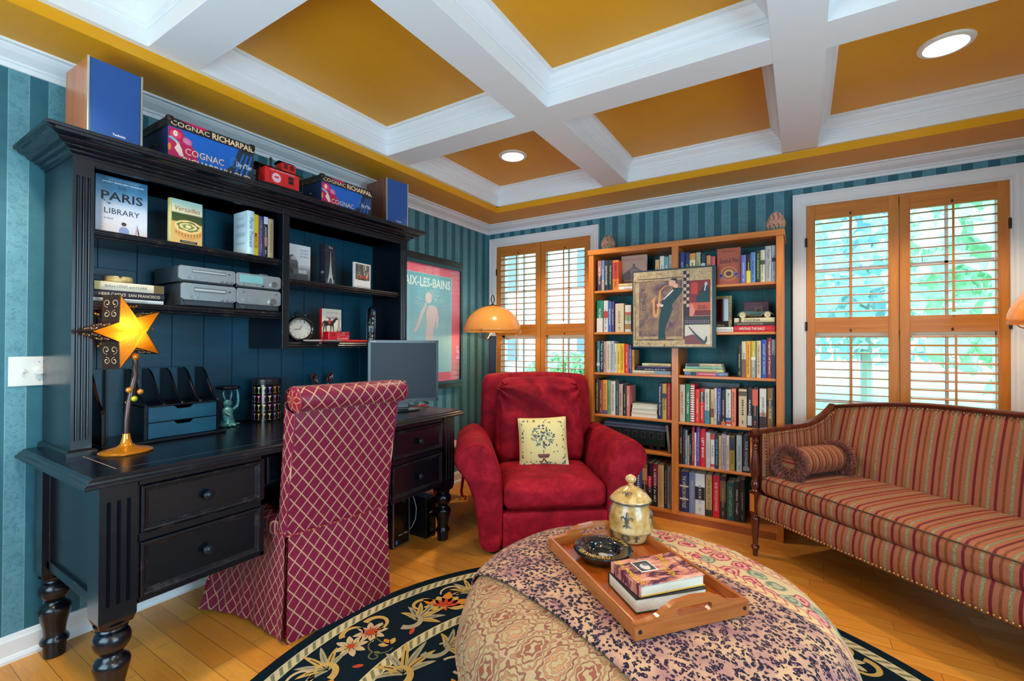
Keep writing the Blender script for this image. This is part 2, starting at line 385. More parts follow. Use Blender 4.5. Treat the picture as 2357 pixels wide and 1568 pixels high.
for p in XB: structure(MB().box(p[0], p[1], SY0+.02, SY1-.01, ZB, ZC, w).build('ceiling_beam', bevel=.0015, seg=1))
for p in YB: structure(MB().box(SX0+.02, SX1-.02, p[0], p[1], ZB+.0004, ZC, w).build('ceiling_beam', bevel=.0015, seg=1))
# crown profile inside each coffer: (inset, z)
CP = [(-.002, 2.556), (.007, 2.556), (.009, 2.562), (.009, 2.572), (.015, 2.574), (.017, 2.582), (.024, 2.592), (.036, 2.604), (.045, 2.616), (.047, 2.624), (.059, 2.626), (.060, ZC+.002)]
def ring_molding(b, x0, x1, y0, y1, prof, mat):
    n = len(prof); v = []
    for q in prof:
        d, z = q; v += [(x0+d, y0+d, z), (x1-d, y0+d, z), (x1-d, y1-d, z), (x0+d, y1-d, z)]
    F = []
    for i in range(n-1):
        for k in range(4): F.append((i*4+k, (i+1)*4+k, (i+1)*4+(k+1) % 4, i*4+(k+1) % 4))
    b.add(v, F, mat)
for i in (0, 2, 4):
    for j in (0, 2, 4):
        b = MB(); ring_molding(b, cx[i], cx[i+1], cy[j], cy[j+1], CP, w); structure(b.build('trim_coffer_crown'))
# crown molding around the room
b = MB(); prof = [(-.002, 2.366), (.010, 2.366), (.012, 2.384), (.022, 2.386), (.026, 2.394), (.044, 2.402), (.064, 2.412), (.080, 2.425), (.084, 2.430), (.100, 2.431), (.102, ZS+.002)]
ring_molding(b, 0, RX, RY0, RY1, prof, M_['white']); structure(b.build('trim_crown'))
# baseboards (with shoe moulding)
def baseboard(name, ax, c, sgn, lo, hi):
    P = [(0, 0), (.024, 0), (.024, .012), (.018, .022), (.013, .026), (.013, .082), (.009, .090), (.006, .102), (0, .104)]
    b = MB(); pts = [(c+sgn*p, z) for p, z in P]
    if ax == 'y': b.prism(pts, 'y', lo, hi, M_['white2'])
    else: b.prism(pts, 'x', lo, hi, M_['white2'])
    structure(b.build(name))
baseboard('baseboard_left', 'y', 0.0, 1, RY0, RY1)
for n_, (lo, hi) in enumerate(((1.178, 2.635), (0, 1.178), (2.635, RX))): baseboard('baseboard_back', 'x', RY1, -1, lo, hi)
baseboard('baseboard_right', 'y', RX, -1, RY0, RY1)
# recessed ceiling lights
def lens_mat():
    a = N('lamp_lens'); return a.out(lin((255, 250, 240)), .4, emit=lin((255, 240, 222)), es=9)
ML = lens_mat(); MR = cm((225, 222, 216), .4)
def downlight(x, y, power, label, ang=118):
    e = empty('recessed_light', (x, y, ZC), 0, label, 'ceiling light', 'recessed ceiling lights')
    b = MB(); b.lathe([(.076, -.004), (.080, -.012), (.098, -.009), (.102, -.001), (.102, .0)], MR, seg=40); b.build('trim_ring', e, smooth=True)
    b = MB(); b.lathe([(.0005, -.003), (.04, -.0035), (.076, -.004)], ML, seg=32); b.build('lens', e, smooth=True)
    l = bpy.data.lights.new('lamp_light', 'SPOT'); l.energy = power; l.color = (1, .80, .56); l.spot_size = math.radians(ang); l.spot_blend = .35; l.shadow_soft_size = .05
    o = bpy.data.objects.new('lamp_light', l); COL.objects.link(o); o.location = (x, y, ZC-.03)
downlight(.905, 2.83, DL, 'small round recessed light in the corner coffer above the floor lamp')
downlight(3.235, 2.81, DL, 'round recessed light in the coffer above the sofa and window')
downlight(.905, .25, DL, 'recessed light in the front coffer above the desk end')
downlight(3.235, .25, DL, 'recessed light in the front coffer by the open room side')
# ---------------------------------------------------------------- windows with shutters
SASH = cm((235, 238, 240), .4)
def slab(b, x0, x1, y0, y1, z0, z1, mat): b.box(x0, x1, y0, y1, z0, z1, mat)
def window(idx, x0, x1, z0, z1, hinge=True):
    # casing
    b = MB(); wd_ = .078
    prof = [(-wd_, 0), (-wd_, -.024), (-wd_+.012, -.024), (-wd_+.018, -.019), (-.03, -.016), (-.022, -.012), (-.012, -.012), (-.008, -.006), (0, -.006), (0, 0)]
    v = []
    for d, y in prof: v += [(x0+d, RY1+y, z0+d), (x1-d, RY1+y, z0+d), (x1-d, RY1+y, z1-d), (x0+d, RY1+y, z1-d)]
    n = len(prof); F = []
    for i in range(n-1):
        for k in range(4): F.append((i*4+k, i*4+(k+1) % 4, (i+1)*4+(k+1) % 4, (i+1)*4+k))
    b.add(v, F, w); root = b.build('window_%d' % idx); structure(root)
    b = MB()   # jamb liner
    for q in ((x0-.01, x0+.004, z0, z1), (x1-.004, x1+.01, z0, z1)): b.box(q[0], q[1], RY1-.003, RY1+.16, q[2], q[3], w)
    b.box(x0, x1, RY1-.003, RY1+.16, z1-.004, z1+.01, w); b.box(x0, x1, RY1-.003, RY1+.16, z0-.01, z0+.004, w); b.build('jamb', root)
    # two sash units side by side with muntins
    b = MB(); g = MB(); ya = RY1+.10
    xm = (x0+x1)/2
    b.box(x0, x0+.045, ya-.02, ya+.03, z0, z1, SASH); b.box(x1-.045, x1, ya-.02, ya+.03, z0, z1, SASH); b.box(xm-.03, xm+.03, ya-.02, ya+.03, z0, z1, SASH)
    b.box(x0, x1, ya-.02, ya+.03, z0, z0+.05, SASH); b.box(x0, x1, ya-.02, ya+.03, z1-.05, z1, SASH); zm = (z0+z1)/2+.02; b.box(x0, x1, ya-.02, ya+.02, zm-.022, zm+.022, SASH)
    for a_, c_ in ((x0+.045, xm-.03), (xm+.03, x1-.045)):
        m_ = (a_+c_)/2; b.box(m_-.009, m_+.009, ya-.005, ya+.012, z0, z1, SASH)
        for zz in (z0+(zm-z0)*.5, zm+(z1-zm)*.5): b.box(a_, c_, ya-.005, ya+.012, zz-.009, zz+.009, SASH)
        g.box(a_, c_, ya+.002, ya+.005, z0+.05, z1-.05, M_['glass'])
    b.build('sash_frame', root); g.build('glass_pane', root)
    # two shutter panels
    for side in (0, 1):
        a_ = x0+.002 if side == 0 else (x0+x1)/2+.0025; c_ = (x0+x1)/2-.0025 if side == 0 else x1-.004
        e = empty('shutter_panel', (a_, RY1+.005, z0), 0, ('hinge-side', 'meeting')[0] and '', 'window shutter', 'louvred wooden shutters')
        e['label'] = {(1, 0): 'honey wood louvred shutter panel of the narrow corner window, half next to the floor lamp',
                      (1, 1): 'honey wood louvred shutter panel of the narrow corner window, half beside the bookcase',
                      (2, 0): 'honey wood louvred shutter panel of the window behind the sofa, half nearest the bookcase',
                      (2, 1): 'honey wood louvred shutter panel behind the sofa, half with silvery lower louvres'}[(idx, side)]
        W_ = c_-a_; H = z1-z0-.006; sw = .052
        z = lambda q: q-z0
        for k, (p, q) in enumerate(((0, sw), (W_-sw, W_))):
            MB().box(p, q, -.014, .014, .002, H, M_['shutter']).build('stile', e, bevel=.002)
        for nm, p, q in (('top_rail', z(2.130), H), ('middle_rail', z(1.355), z(1.458)), ('bottom_rail', .002, .10)):
            r = MB(); r.box(sw, W_-sw, -.012, .012, p, q, M_['shutterh']); r.build(nm, e, bevel=.001)
        # mouse holes
        hb = MB()
        for zz in (2.150, 1.368):
            hb.push(T((W_/2, -.0126, z(zz)))); hb.lathe([(.0, 0), (.007, 0)], cm((60, 32, 14)), seg=12) if False else hb.add([(.006*math.cos(t_*PI/8), 0, .006*math.sin(t_*PI/8)+.006) for t_ in range(9)]+[(-.006, 0, -.008), (.006, 0, -.008)], [tuple(range(11))], cm((64, 34, 16))); hb.pop()
        hb.build('rod_notch', e)
        def louv(zc, tilt):
            lb = MB(); lb.push(T((W_/2, 0, zc)) @ Rx(tilt)); hw = (W_-2*sw)/2-.002
            pr = [(-.031, 0), (-.024, .0036), (0, .0052), (.024, .0036), (.031, 0), (.024, -.0036), (0, -.0052), (-.024, -.0036)]
            lb.prism(pr, 'x', -hw, hw, M_['shutterh']); lb.pop(); return lb
        up = .15 if idx == 2 else (.0 if side == 0 else .16)
        for k in range(12):
            louv(z(2.102-.055*k), up).build('louver', e, smooth=True)
        low = -.05 if side == 0 else .13
        if idx == 1: low = .0
        n_low = int((z(1.326)-.12)/.055)
        for k in range(n_low): louv(z(1.326-.055*k), low).build('louver', e, smooth=True)
        MB().box(W_/2-.0055, W_/2+.0055, -.040, -.031, z(1.475), z(2.128), M_['shutter']).build('tilt_rod', e, bevel=.002)
        MB().box(W_/2-.0055+(.01 if side and idx == 2 else 0), W_/2+.0055+(.01 if side and idx == 2 else 0), -.040, -.031, .14, z(1.335), M_['shutter']).build('tilt_rod', e, bevel=.002)
        hx = 0 if side == 0 else W_
        for zz in (1.98, 1.40, .7):
            h = MB(); h.box(hx-.007, hx+.007, -.0175, -.012, z(zz)-.03, z(zz)+.03, M_['bronze']); h.cyl((hx, -.018, z(zz)-.032), (hx, -.018, z(zz)+.032), .004, M_['bronze'], 8); h.build('hinge', e)
window(1, *HW1); window(2, *HW2)
# simple sills and frames for the two openings the photo does not show
for nm, (a_, c_, z0, z1), ax in (('window_3', HR, 'y'), ('window_4', HF, 'x')):
    b = MB(); 
    for (p, q, r, s_) in ((a_-.07, a_, z0-.07, z1+.07), (c_, c_+.07, z0-.07, z1+.07), (a_, c_, z1, z1+.07), (a_, c_, z0-.07, z0), ((a_+c_)/2-.02, (a_+c_)/2+.02, z0, z1)):
        if ax == 'y': b.box(RX-.02, RX+.01, p, q, r, s_, w)
        else: b.box(p, q, RY0-.01, RY0+.02, r, s_, w)
    structure(b.build(nm))
# ---------------------------------------------------------------- outside: lawn, shrubs, neighbouring house
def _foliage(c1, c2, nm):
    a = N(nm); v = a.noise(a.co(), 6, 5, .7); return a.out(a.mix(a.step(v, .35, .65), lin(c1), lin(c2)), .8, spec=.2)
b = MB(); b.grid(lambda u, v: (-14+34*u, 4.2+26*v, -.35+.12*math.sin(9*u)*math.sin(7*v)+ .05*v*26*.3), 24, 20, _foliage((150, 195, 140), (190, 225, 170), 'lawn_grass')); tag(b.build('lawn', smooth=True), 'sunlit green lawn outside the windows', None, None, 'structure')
def shrub(x, y, h, r, seed, name, label, c1, c2):
    q = random.Random(seed); e = empty(name, (x, y, -.2), 0, label, 'tree' if h > 3 else 'shrub', 'trees and shrubs outside')
    f = _foliage(c1, c2, 'leaves'); b = MB()
    for i in range(2600):
        t = q.random(); a = q.uniform(0, 2*PI); ph = math.acos(q.uniform(-1, 1)); rr = r*(q.random()**.35)
        p = Vector((math.sin(ph)*math.cos(a)*rr, math.sin(ph)*math.sin(a)*rr, h*.58+math.cos(ph)*rr*h*.42/r)); s_ = r*.06*q.uniform(.6, 1.4)
        b.push(T(p) @ Euler((q.uniform(0, 6), q.uniform(0, 6), q.uniform(0, 6))).to_matrix().to_4x4())
        b.add([(-s_, -s_*.5, 0), (s_*.1, -s_*.8, s_*.2), (s_, 0, 0), (s_*.2, s_*.7, s_*.2), (-s_*.8, s_*.5, 0)], [(0, 1, 2, 3, 4)], f); b.pop()
    o = b.build('foliage', e)
    MB().cyl((0, 0, 0), (0, 0, h*.6), r*.045, cm((170, 176, 170)), 8, r*.05).build('trunk', e)
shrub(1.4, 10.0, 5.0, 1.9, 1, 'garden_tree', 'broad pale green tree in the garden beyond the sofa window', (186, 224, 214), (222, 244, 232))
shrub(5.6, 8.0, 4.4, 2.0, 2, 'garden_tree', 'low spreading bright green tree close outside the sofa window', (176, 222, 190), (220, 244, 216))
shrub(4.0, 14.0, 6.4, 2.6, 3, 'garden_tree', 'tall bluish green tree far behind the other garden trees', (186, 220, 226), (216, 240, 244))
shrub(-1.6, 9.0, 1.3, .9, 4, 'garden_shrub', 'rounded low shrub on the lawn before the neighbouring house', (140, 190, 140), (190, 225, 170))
e = empty('neighbour_house', (-3.6, 12.0, -.2), .12, 'pale grey sided neighbouring house seen through the corner window shutters', 'house')
MB().box(-3, 3, 0, 5, 0, 4.6, cm((205, 212, 216), .7)).build('wall', e)
MB().prism([(-.4, 4.6), (5.4, 4.6), (2.5, 6.4)], 'x', -3.3, 3.3, cm((120, 122, 128), .8)).build('roof', e)
for x_, z_ in ((-1.8, .9), (.8, .9), (-1.8, 3.0), (.8, 3.0)):
    f_ = MB().box(x_, x_+.95, -.05, .02, z_, z_+1.25, cm((245, 246, 248), .5)).build('window', e)
    MB().box(x_+.08, x_+.87, -.06, -.04, z_+.08, z_+1.17, cm((110, 130, 145), .1)).build('pane', f_)
# ---------------------------------------------------------------- light switch plate
sw_ = empty('light_switch', (0, .548, 1.153), 0, 'white two-gang wall plate with toggle and round dimmer knob beside the hutch', 'light switch')
P_ = cm((214, 214, 210), .35)
MB().box(.0005, .006, -.058, .052, -.060, .060, P_).build('plate', sw_, bevel=.003)
b = MB(); b.box(.005, .008, -.022, -.012, -.012, .012, P_); b.push(T((.006, -.017, .002)) @ Ry(.5)); b.box(0, .014, -.004, .004, -.004, .004, P_); b.pop(); b.build('toggle', sw_, bevel=.001)
b = MB(); b.cyl((.006, .030, 0), (.020, .030, 0), .0175, P_, 24, .016); b.cyl((.020, .030, 0), (.022, .030, 0), .016, P_, 24, .012); b.build('dimmer_knob', sw_, smooth=True)
for y_, z_ in ((-.017, .032), (-.017, -.032), (.030, .038), (.030, -.038)): MB().cyl((.006, y_, z_), (.007, y_, z_), .0028, M_['chrome'], 8).build('screw', sw_)
# ================================================================ DESK
K = M_['black']
def rim_slab(b, x0, x1, y0, y1, prof, mat, sides=(1, 1, 1, 1)):
    "solid rectangle whose edge follows prof [(outset, z)]; sides: x-, x+, y-, y+"
    v = []; n = len(prof)
    for d, z in prof: v += [(x0-d*sides[0], y0-d*sides[2], z), (x1+d*sides[1], y0-d*sides[2], z), (x1+d*sides[1], y1+d*sides[3], z), (x0-d*sides[0], y1+d*sides[3], z)]
    F = [(0, 3, 2, 1), tuple(range((n-1)*4, n*4))]
    for i in range(n-1):
        for k in range(4): F.append((i*4+k, i*4+(k+1) % 4, (i+1)*4+(k+1) % 4, (i+1)*4+k))
    b.add(v, F, mat); return b
desk = empty('writing_desk', (.4, 1.46, 0), 0, 'long distressed black wooden desk with fluted corner posts and turned legs', 'desk')
def dk(b, name, par=None, **k):
    b.v = [(x-.4, y-1.46, z) for x, y, z in b.v]; return b.build(name, par or desk, **k)
TP = [(-.010, .806), (.022, .806), (.026, .809), (.026, .817), (.020, .820), (.016, .822), (.014, .828), (.006, .832), (.002, .836), (.0, .8395), (-.004, .8400)]
b = rim_slab(MB(), .012, .774, .534, 2.386, TP, K, (0, 1, 1, 1)); dk(b, 'desk_top', bevel=.0007, seg=1, angle=20)
worn = cm((170, 140, 120), .5)
b = MB(); 
for q in ((.10, .7005, .618, .6205), (.698, .7005, .618, 2.30), (.10, .70, 2.2985, 2.30)): b.box(q[0], q[1], q[2], q[3], .8398, .8404, worn if q[3] < .7 else cm((70, 70, 74), .4))
dk(b, 'top_inlay_line')
def fluted(b, x0, x1, y0, y1, zs, z0, z1, zt, face, n=3, gw=.011, gd=.007, mat=None):
    "square post with n stopped flutes on the face x=x1 between z0 and z1"
    mat = mat or K
    b.box(x0, x1, y0, y1, zs, z0, mat); b.box(x0, x1, y0, y1, z1, zt, mat)
    pts = [(x0, y0), (x1, y0)]; w_ = (y1-y0)
    for k in range(n):
        c = y0+w_*(k+1)/(n+1) if n != 3 else y0+w_*(.5+(k-1)*.26)
        pts += [(x1, c-gw/2), (x1-gd*.7, c-gw*.32), (x1-gd, c), (x1-gd*.7, c+gw*.32), (x1, c+gw/2)]
    pts += [(x1, y1), (x0, y1)]
    b.prism(pts, 'z', z0, z1, mat)
FOOT = [(.030, 0), (.034, .002), (.036, .040), (.036, .052), (.044, .056), (.046, .064), (.042, .074), (.036, .080), (.034, .092), (.037, .12), (.044, .15), (.050, .175), (.052, .190), (.048, .202), (.040, .208), (.036, .213), (.031, .218), (.030, .224), (.034, .230), (.044, .240), (.051, .255), (.053, .270), (.050, .285), (.042, .297), (.036, .300), (.040, .304), (.044, .309), (.041, .314), (.048, .322), (.050, .33)]
for (px, py) in ((.65, .56), (.65, 2.262), (.05, .56), (.05, 2.262)):
    b = MB(); y0, y1 = py, py+.103
    if px > .3: fluted(b, px, px+.10, y0, y1, .35, .40, .745, .8055, 1)
    else: b.box(px, px+.10, y0, y1, .35, .8055, K)
    rim_slab(b, px, px+.10, y0, y1, [(-.022, .318), (-.008, .326), (0, .352)], K)
    b.lathe(FOOT, K, (px+.05, (y0+y1)/2, 0), 32)
    dk(b, 'leg', smooth=True, angle=30)
def panel_front(b, x, y0, y1, z0, z1, mat, t=.018, fw=.020):
    "drawer or door front facing +x with raised moulded frame"
    ring = [(0, 0), (0, t), (.003, t+.003), (.008, t+.003), (.012, t+.001), (.015, t-.003), (.019, t-.003), (fw+.002, t-.007), (fw+.004, t-.007)]
    v = []
    for d, h in ring: v += [(x+h, y0+d, z0+d), (x+h, y1-d, z0+d), (x+h, y1-d, z1-d), (x+h, y0+d, z1-d)]
    n = len(ring); F = [(0, 3, 2, 1), tuple(range((n-1)*4, n*4))]
    for i in range(n-1):
        for k in range(4): F.append((i*4+k, i*4+(k+1) % 4, (i+1)*4+(k+1) % 4, (i+1)*4+k))
    b.add(v, F, mat)
KN = cm((20, 30, 42), .35, .3)
def knob(x, y, z, par, r=.019):
    b = MB(); b.push(T((x, y, z)) @ Ry(PI/2)); b.lathe([(r*.5, 0), (r*.42, .008), (r*.62, .014), (r*.98, .018), (r, .023), (r*.86, .027), (r*.84, .0265), (r*.62, .030), (r*.58, .0295), (r*.3, .032), (.0005, .0325)], KN, seg=28); b.pop()
    return dk(b, 'knob', par, smooth=True)
for (y0, y1) in ((.663, 1.105), (1.815, 2.262)):
    b = MB(); b.box(.10, .735, y0, y1, .375, .8055, K); b.box(.735, .748, y0, y1, .375, .392, K); b.box(.735, .748, y0, y1, .585, .612, K); b.box(.735, .748, y0, y1, .780, .8055, K)
    b.box(.735, .748, y0, y0+.006, .375, .8, K); b.box(.735, .748, y1-.016, y1, .375, .8, K)
    dk(b, 'drawer_case', bevel=.0015, seg=1)
    ya, yb = (y0+.008, y1-.018)
    for z0, z1 in ((.616, .777), (.395, .582)):
        b = MB(); panel_front(b, .737, ya, yb, z0, z1, K); d = dk(b, 'drawer', bevel=.0007, seg=1, angle=25); knob(.748, (ya+yb)/2, (z0+z1)/2-.004, d)
b = MB(); b.box(.10, .725, 1.105, 1.815, .655, .8055, K); dk(b, 'centre_case')
b = MB(); panel_front(b, .727, 1.118, 1.80, .668, .785, K); d = dk(b, 'drawer'); knob(.738, 1.46, .725, d)
b = MB()   # left end: framed recessed panel between the posts
b.box(.14, .66, .585, .60, .375, .8055, K); b.box(.14, .66, .575, .60, .375, .41, K); b.box(.14, .66, .575, .60, .77, .8055, K); b.box(.14, .175, .575, .60, .375, .8055, K); b.box(.62, .66, .575, .60, .375, .8055, K)
b.box(.14, .66, .60, .663, .375, .40, K); dk(b, 'end_panel', bevel=.002)
b = MB(); b.box(.14, .66, 2.262, 2.34, .375, .8055, K); dk(b, 'end_panel', bevel=.002)
# ================================================================ HUTCH
hu = empty('desk_hutch', (0, 1.46, .84), 0, 'distressed black hutch with open shelves, beadboard back and crown, standing on the desk', 'hutch')
def hk(b, name, par=None, **k):
    b.v = [(x, y-1.46, z-.84) for x, y, z in b.v]; return b.build(name, par or hu, **k)
HX, HY0, HY1, HT = .36, .586, 2.32, 2.0
for y0, y1, gi in ((HY0, HY0+.0625, 0), (HY1-.0625, HY1, 1)):
    b = MB(); ys = (y0, y0+.02) if gi == 0 else (y1-.02, y1)
    b.box(.02, HX-.02, ys[0], ys[1], .8405, HT, K); fluted(b, HX-.02, HX, y0, y1, .8405, .90, 1.905, HT, 1, gw=.0095, gd=.006); hk(b, 'side_panel')
    b = MB(); rim_slab(b, .02, HX, y0, y1, [(.014, .8403), (.014, .858), (.006, .864), (.0, .866)], K, (0, 1, 1, 1)); hk(b, 'plinth')
b = MB(); b.box(HX-.022, HX-.002, HY0+.06, HY1-.06, 1.955, HT, K); b.box(HX-.022, HX, HY0+.06, HY1-.06, 1.953, 1.957, K); hk(b, 'top_rail', bevel=.001)
b = MB(); b.box(.02, HX-.02, HY0+.02, HY1-.02, 1.975, 2.0, K); b.box(.02, .45, HY0-.07, HY1+.07, 2.03, 2.054, K); hk(b, 'top_board')
CRN = [(0, 1.975), (.004, 1.975), (.004, 1.983), (.012, 1.987), (.016, 1.991), (.016, 1.996), (.028, 2.000), (.034, 2.004), (.034, 2.008), (.050, 2.012), (.056, 2.018), (.058, 2.022), (.066, 2.026), (.078, 2.030), (.082, 2.034), (.082, 2.038), (.092, 2.042), (.094, 2.045), (.094, 2.055), (.060, 2.055)]
b = rim_slab(MB(), .02, HX, HY0, HY1, CRN, K, (0, 1, 1, 1)); hk(b, 'crown_molding', bevel=.0007, seg=1, angle=20)
# beadboard back
pts = [(.022, HY0+.02), (.022, HY1-.02)]; g = [.752, .896, 1.040, 1.184, 1.326, 1.471, 1.612, 1.756, 1.897, 2.043, 2.187][::-1]
pr = [(.022, HY0+.02), (.022, HY1-.02), (.034, HY1-.02)]
for y in g: pr += [(.034, y+.003), (.029, y+.001), (.029, y-.001), (.034, y-.003)]
pr += [(.034, HY0+.02)]
b = MB(); b.prism(pr, 'z', .8405, 1.98, M_['blackp']); hk(b, 'back_panel')
b = MB(); b.box(.034, .042, HY0+.02, HY1-.02, .8405, .955, M_['blackp']); hk(b, 'back_rail', bevel=.002)
b = MB(); b.box(.034, HX, 1.416, 1.454, 1.242, 1.985, K); hk(b, 'divider', bevel=.0015)
def shelf(y0, y1, z0, z1, xf=.35):
    h = z1-z0; pr = [(.034, z1), (.034, z0+.012), (xf-.02, z0+.012), (xf-.018, z0), (xf-.008, z0), (xf-.005, z0+.004), (xf-.008, z0+.008), (xf-.004, z0+.011), (xf-.001, z0+.015), (xf-.004, z0+.019), (xf-.001, z0+.022), (xf, z0+.026), (xf-.003, z0+.030), (xf-.004, z1)]
    b = MB(); b.prism(pr, 'y', y0, y1, K); hk(b, 'shelf', bevel=.0006, seg=1, angle=30)
shelf(.642, 1.416, 1.680, 1.715); shelf(.642, 1.416, 1.400, 1.435); shelf(1.454, 2.262, 1.585, 1.620); shelf(1.454, 2.262, 1.244, 1.280)
# ================================================================ BOOK BUILDER
def bar_text(b, st, w, h, mat, seed=0):
    "a line of unreadable small print"
    q = random.Random(seed); x = -w/2
    while x < w/2-.002:
        l = min(q.uniform(.15, .5)*h*2.2, w/2-x); b.add([(x, -h/2, 0), (x+l, -h/2, 0), (x+l, h/2, 0), (x, h/2, 0)], [(0, 1, 2, 3)], mat); x += l+h*.5
def canon(t, h, d, cov, soft=False, spine_col=None, back=None):
    "book in a (thickness) x b (height) x c (depth from spine) space as MBs cover, pages"
    b = MB(); o = .0015 if soft else .0025; c = cm(cov, .42) if isinstance(cov, tuple) else cov; sp = cm(spine_col, .42) if spine_col else c
    th = .001 if soft else .0022
    n = 5; bow = min(.0035, t*.12) if not soft else 0
    arc = [(t*i/n, -bow*math.sin(PI*i/n)) for i in range(n+1)]
    pr = [(t, .003)] + [(a, c_) for a, c_ in arc[::-1]] + [(0, .003)]
    v = [(a, 0, c_) for a, c_ in pr] + [(a, h, c_) for a, c_ in pr]; m = len(pr)
    F = [tuple(range(m)), tuple(range(m, 2*m))[::-1]] + [((i+1) % m, i, m+i, m+(i+1) % m) for i in range(m)]
    b.add(v, F, sp)
    b.box(0, th, 0, h, .003, d, c); b.box(t-th, t, 0, h, .003, d, c)
    p = MB(); p.box(th, t-th, o, h-o, .002, d-o, M_['paper'])
    return b, p
def book(name, mats, t, h, d, cov, mode, M, label, deco=None, group=None, soft=False, spine_col=None, cat='book'):
    "mode spine: stands, spine to the viewer; flat: lies, spine to the viewer; face: stands, front cover to the viewer. M: frame with x right, y away, z up"
    b, p = canon(t, h, d, cov, soft, spine_col)
    # deco gets the mesh and a function giving the matrix of a flat xy frame on the visible side
    if mode == 'spine': A = Matrix(((1, 0, 0, 0), (0, 0, 1, 0), (0, 1, 0, 0), (0, 0, 0, 1)))
    elif mode == 'flat': A = Matrix(((0, -1, 0, h), (0, 0, 1, 0), (1, 0, 0, 0), (0, 0, 0, 1)))
    else: A = Matrix(((0, 0, 1, 0), (1, 0, 0, 0), (0, 1, 0, 0), (0, 0, 0, 1)))
    if deco: deco(b, t, h, d)
    o = b; R_ = A
    b.v = [tuple(R_ @ Vector(q)) for q in b.v]; p.v = [tuple(R_ @ Vector(q)) for q in p.v]
    if R_.to_3x3().determinant() < 0:
        b.f = [f[::-1] for f in b.f]; b.uv = [u[::-1] for u in b.uv]; p.f = [f[::-1] for f in p.f]; p.uv = [u[::-1] for u in p.uv]
    ob = b.build(name); pg = p.build('pages', ob); ob.matrix_world = M; tag(ob, label, cat, group); return ob
# flat frames on the canonical book: spine reading down (upright) and front cover
def on_spine(t, h, at=.5, off=.0042): return frame((t/2, h*at, -off), (0, -1, 0), (1, 0, 0))
def on_spine_up(t, h, at=.5, off=.0042): return frame((t/2, h*at, -off), (1, 0, 0), (0, 1, 0)) @ Ry(0)
def on_front(h, d, fx=.5, fy=.5, off=.0006): return Matrix(((0, 0, -1, -off), (0, 1, 0, h*fy), (1, 0, 0, d*fx), (0, 0, 0, 1)))
def quadf(b, M, w_, h_, mat, dx=0, dy=0, dz=0):
    b.push(M); b.add([(dx-w_/2, dy-h_/2, dz), (dx+w_/2, dy-h_/2, dz), (dx+w_/2, dy+h_/2, dz), (dx-w_/2, dy+h_/2, dz)], [(0, 1, 2, 3)], mat); b.pop()
def polyf(b, M, pts, mat, dz=0):
    b.push(M); b.add([(x, y, dz) for x, y in pts], [tuple(range(len(pts)))], mat); b.pop()
def deco_spine(txt=None, tc=(235, 235, 230), bands=(), tw=.78, at=.5, up=False, tfrac=.55, seed=0, sub=None):
    def f(b, t, h, d):
        for (a0, a1, c) in bands:
            quadf(b, on_spine(t, h, (a0+a1)/2, .0038), (a1-a0)*h, t*.98, cm(c, .42))
        if txt:
            b.text(txt, h*tw, t*tfrac, cm(tc, .5), on_spine(t, h, at), bold=.004)
        else:
            M = on_spine(t, h, at)
            b.push(M); bar_text(b, '', h*tw*.62, t*.24, cm(tc, .5), seed); b.pop()
            b.push(on_spine(t, h, .12)); bar_text(b, '', h*.1, t*.2, cm(tc, .5), seed+1); b.pop()
    return f
# ================================================================ THINGS ON THE HUTCH (viewer looks along -x)
def HM(x, y, z, rz=0): return T((x, y, z)) @ Rz(PI/2+rz)
def grad_mat(name, stops, ax=2, z0=0, z1=1, noise=.15, rough=.35):
    a = N(name); X = a.sep(a.co()); f = a.step(a.math('ADD', X[ax], a.math('MULTIPLY', a.math('SUBTRACT', a.noise(a.co(), 14, 4), .5), noise*(z1-z0))), z0, z1)
    return a.out(a.ramp(f, stops), rough, coat=.3)
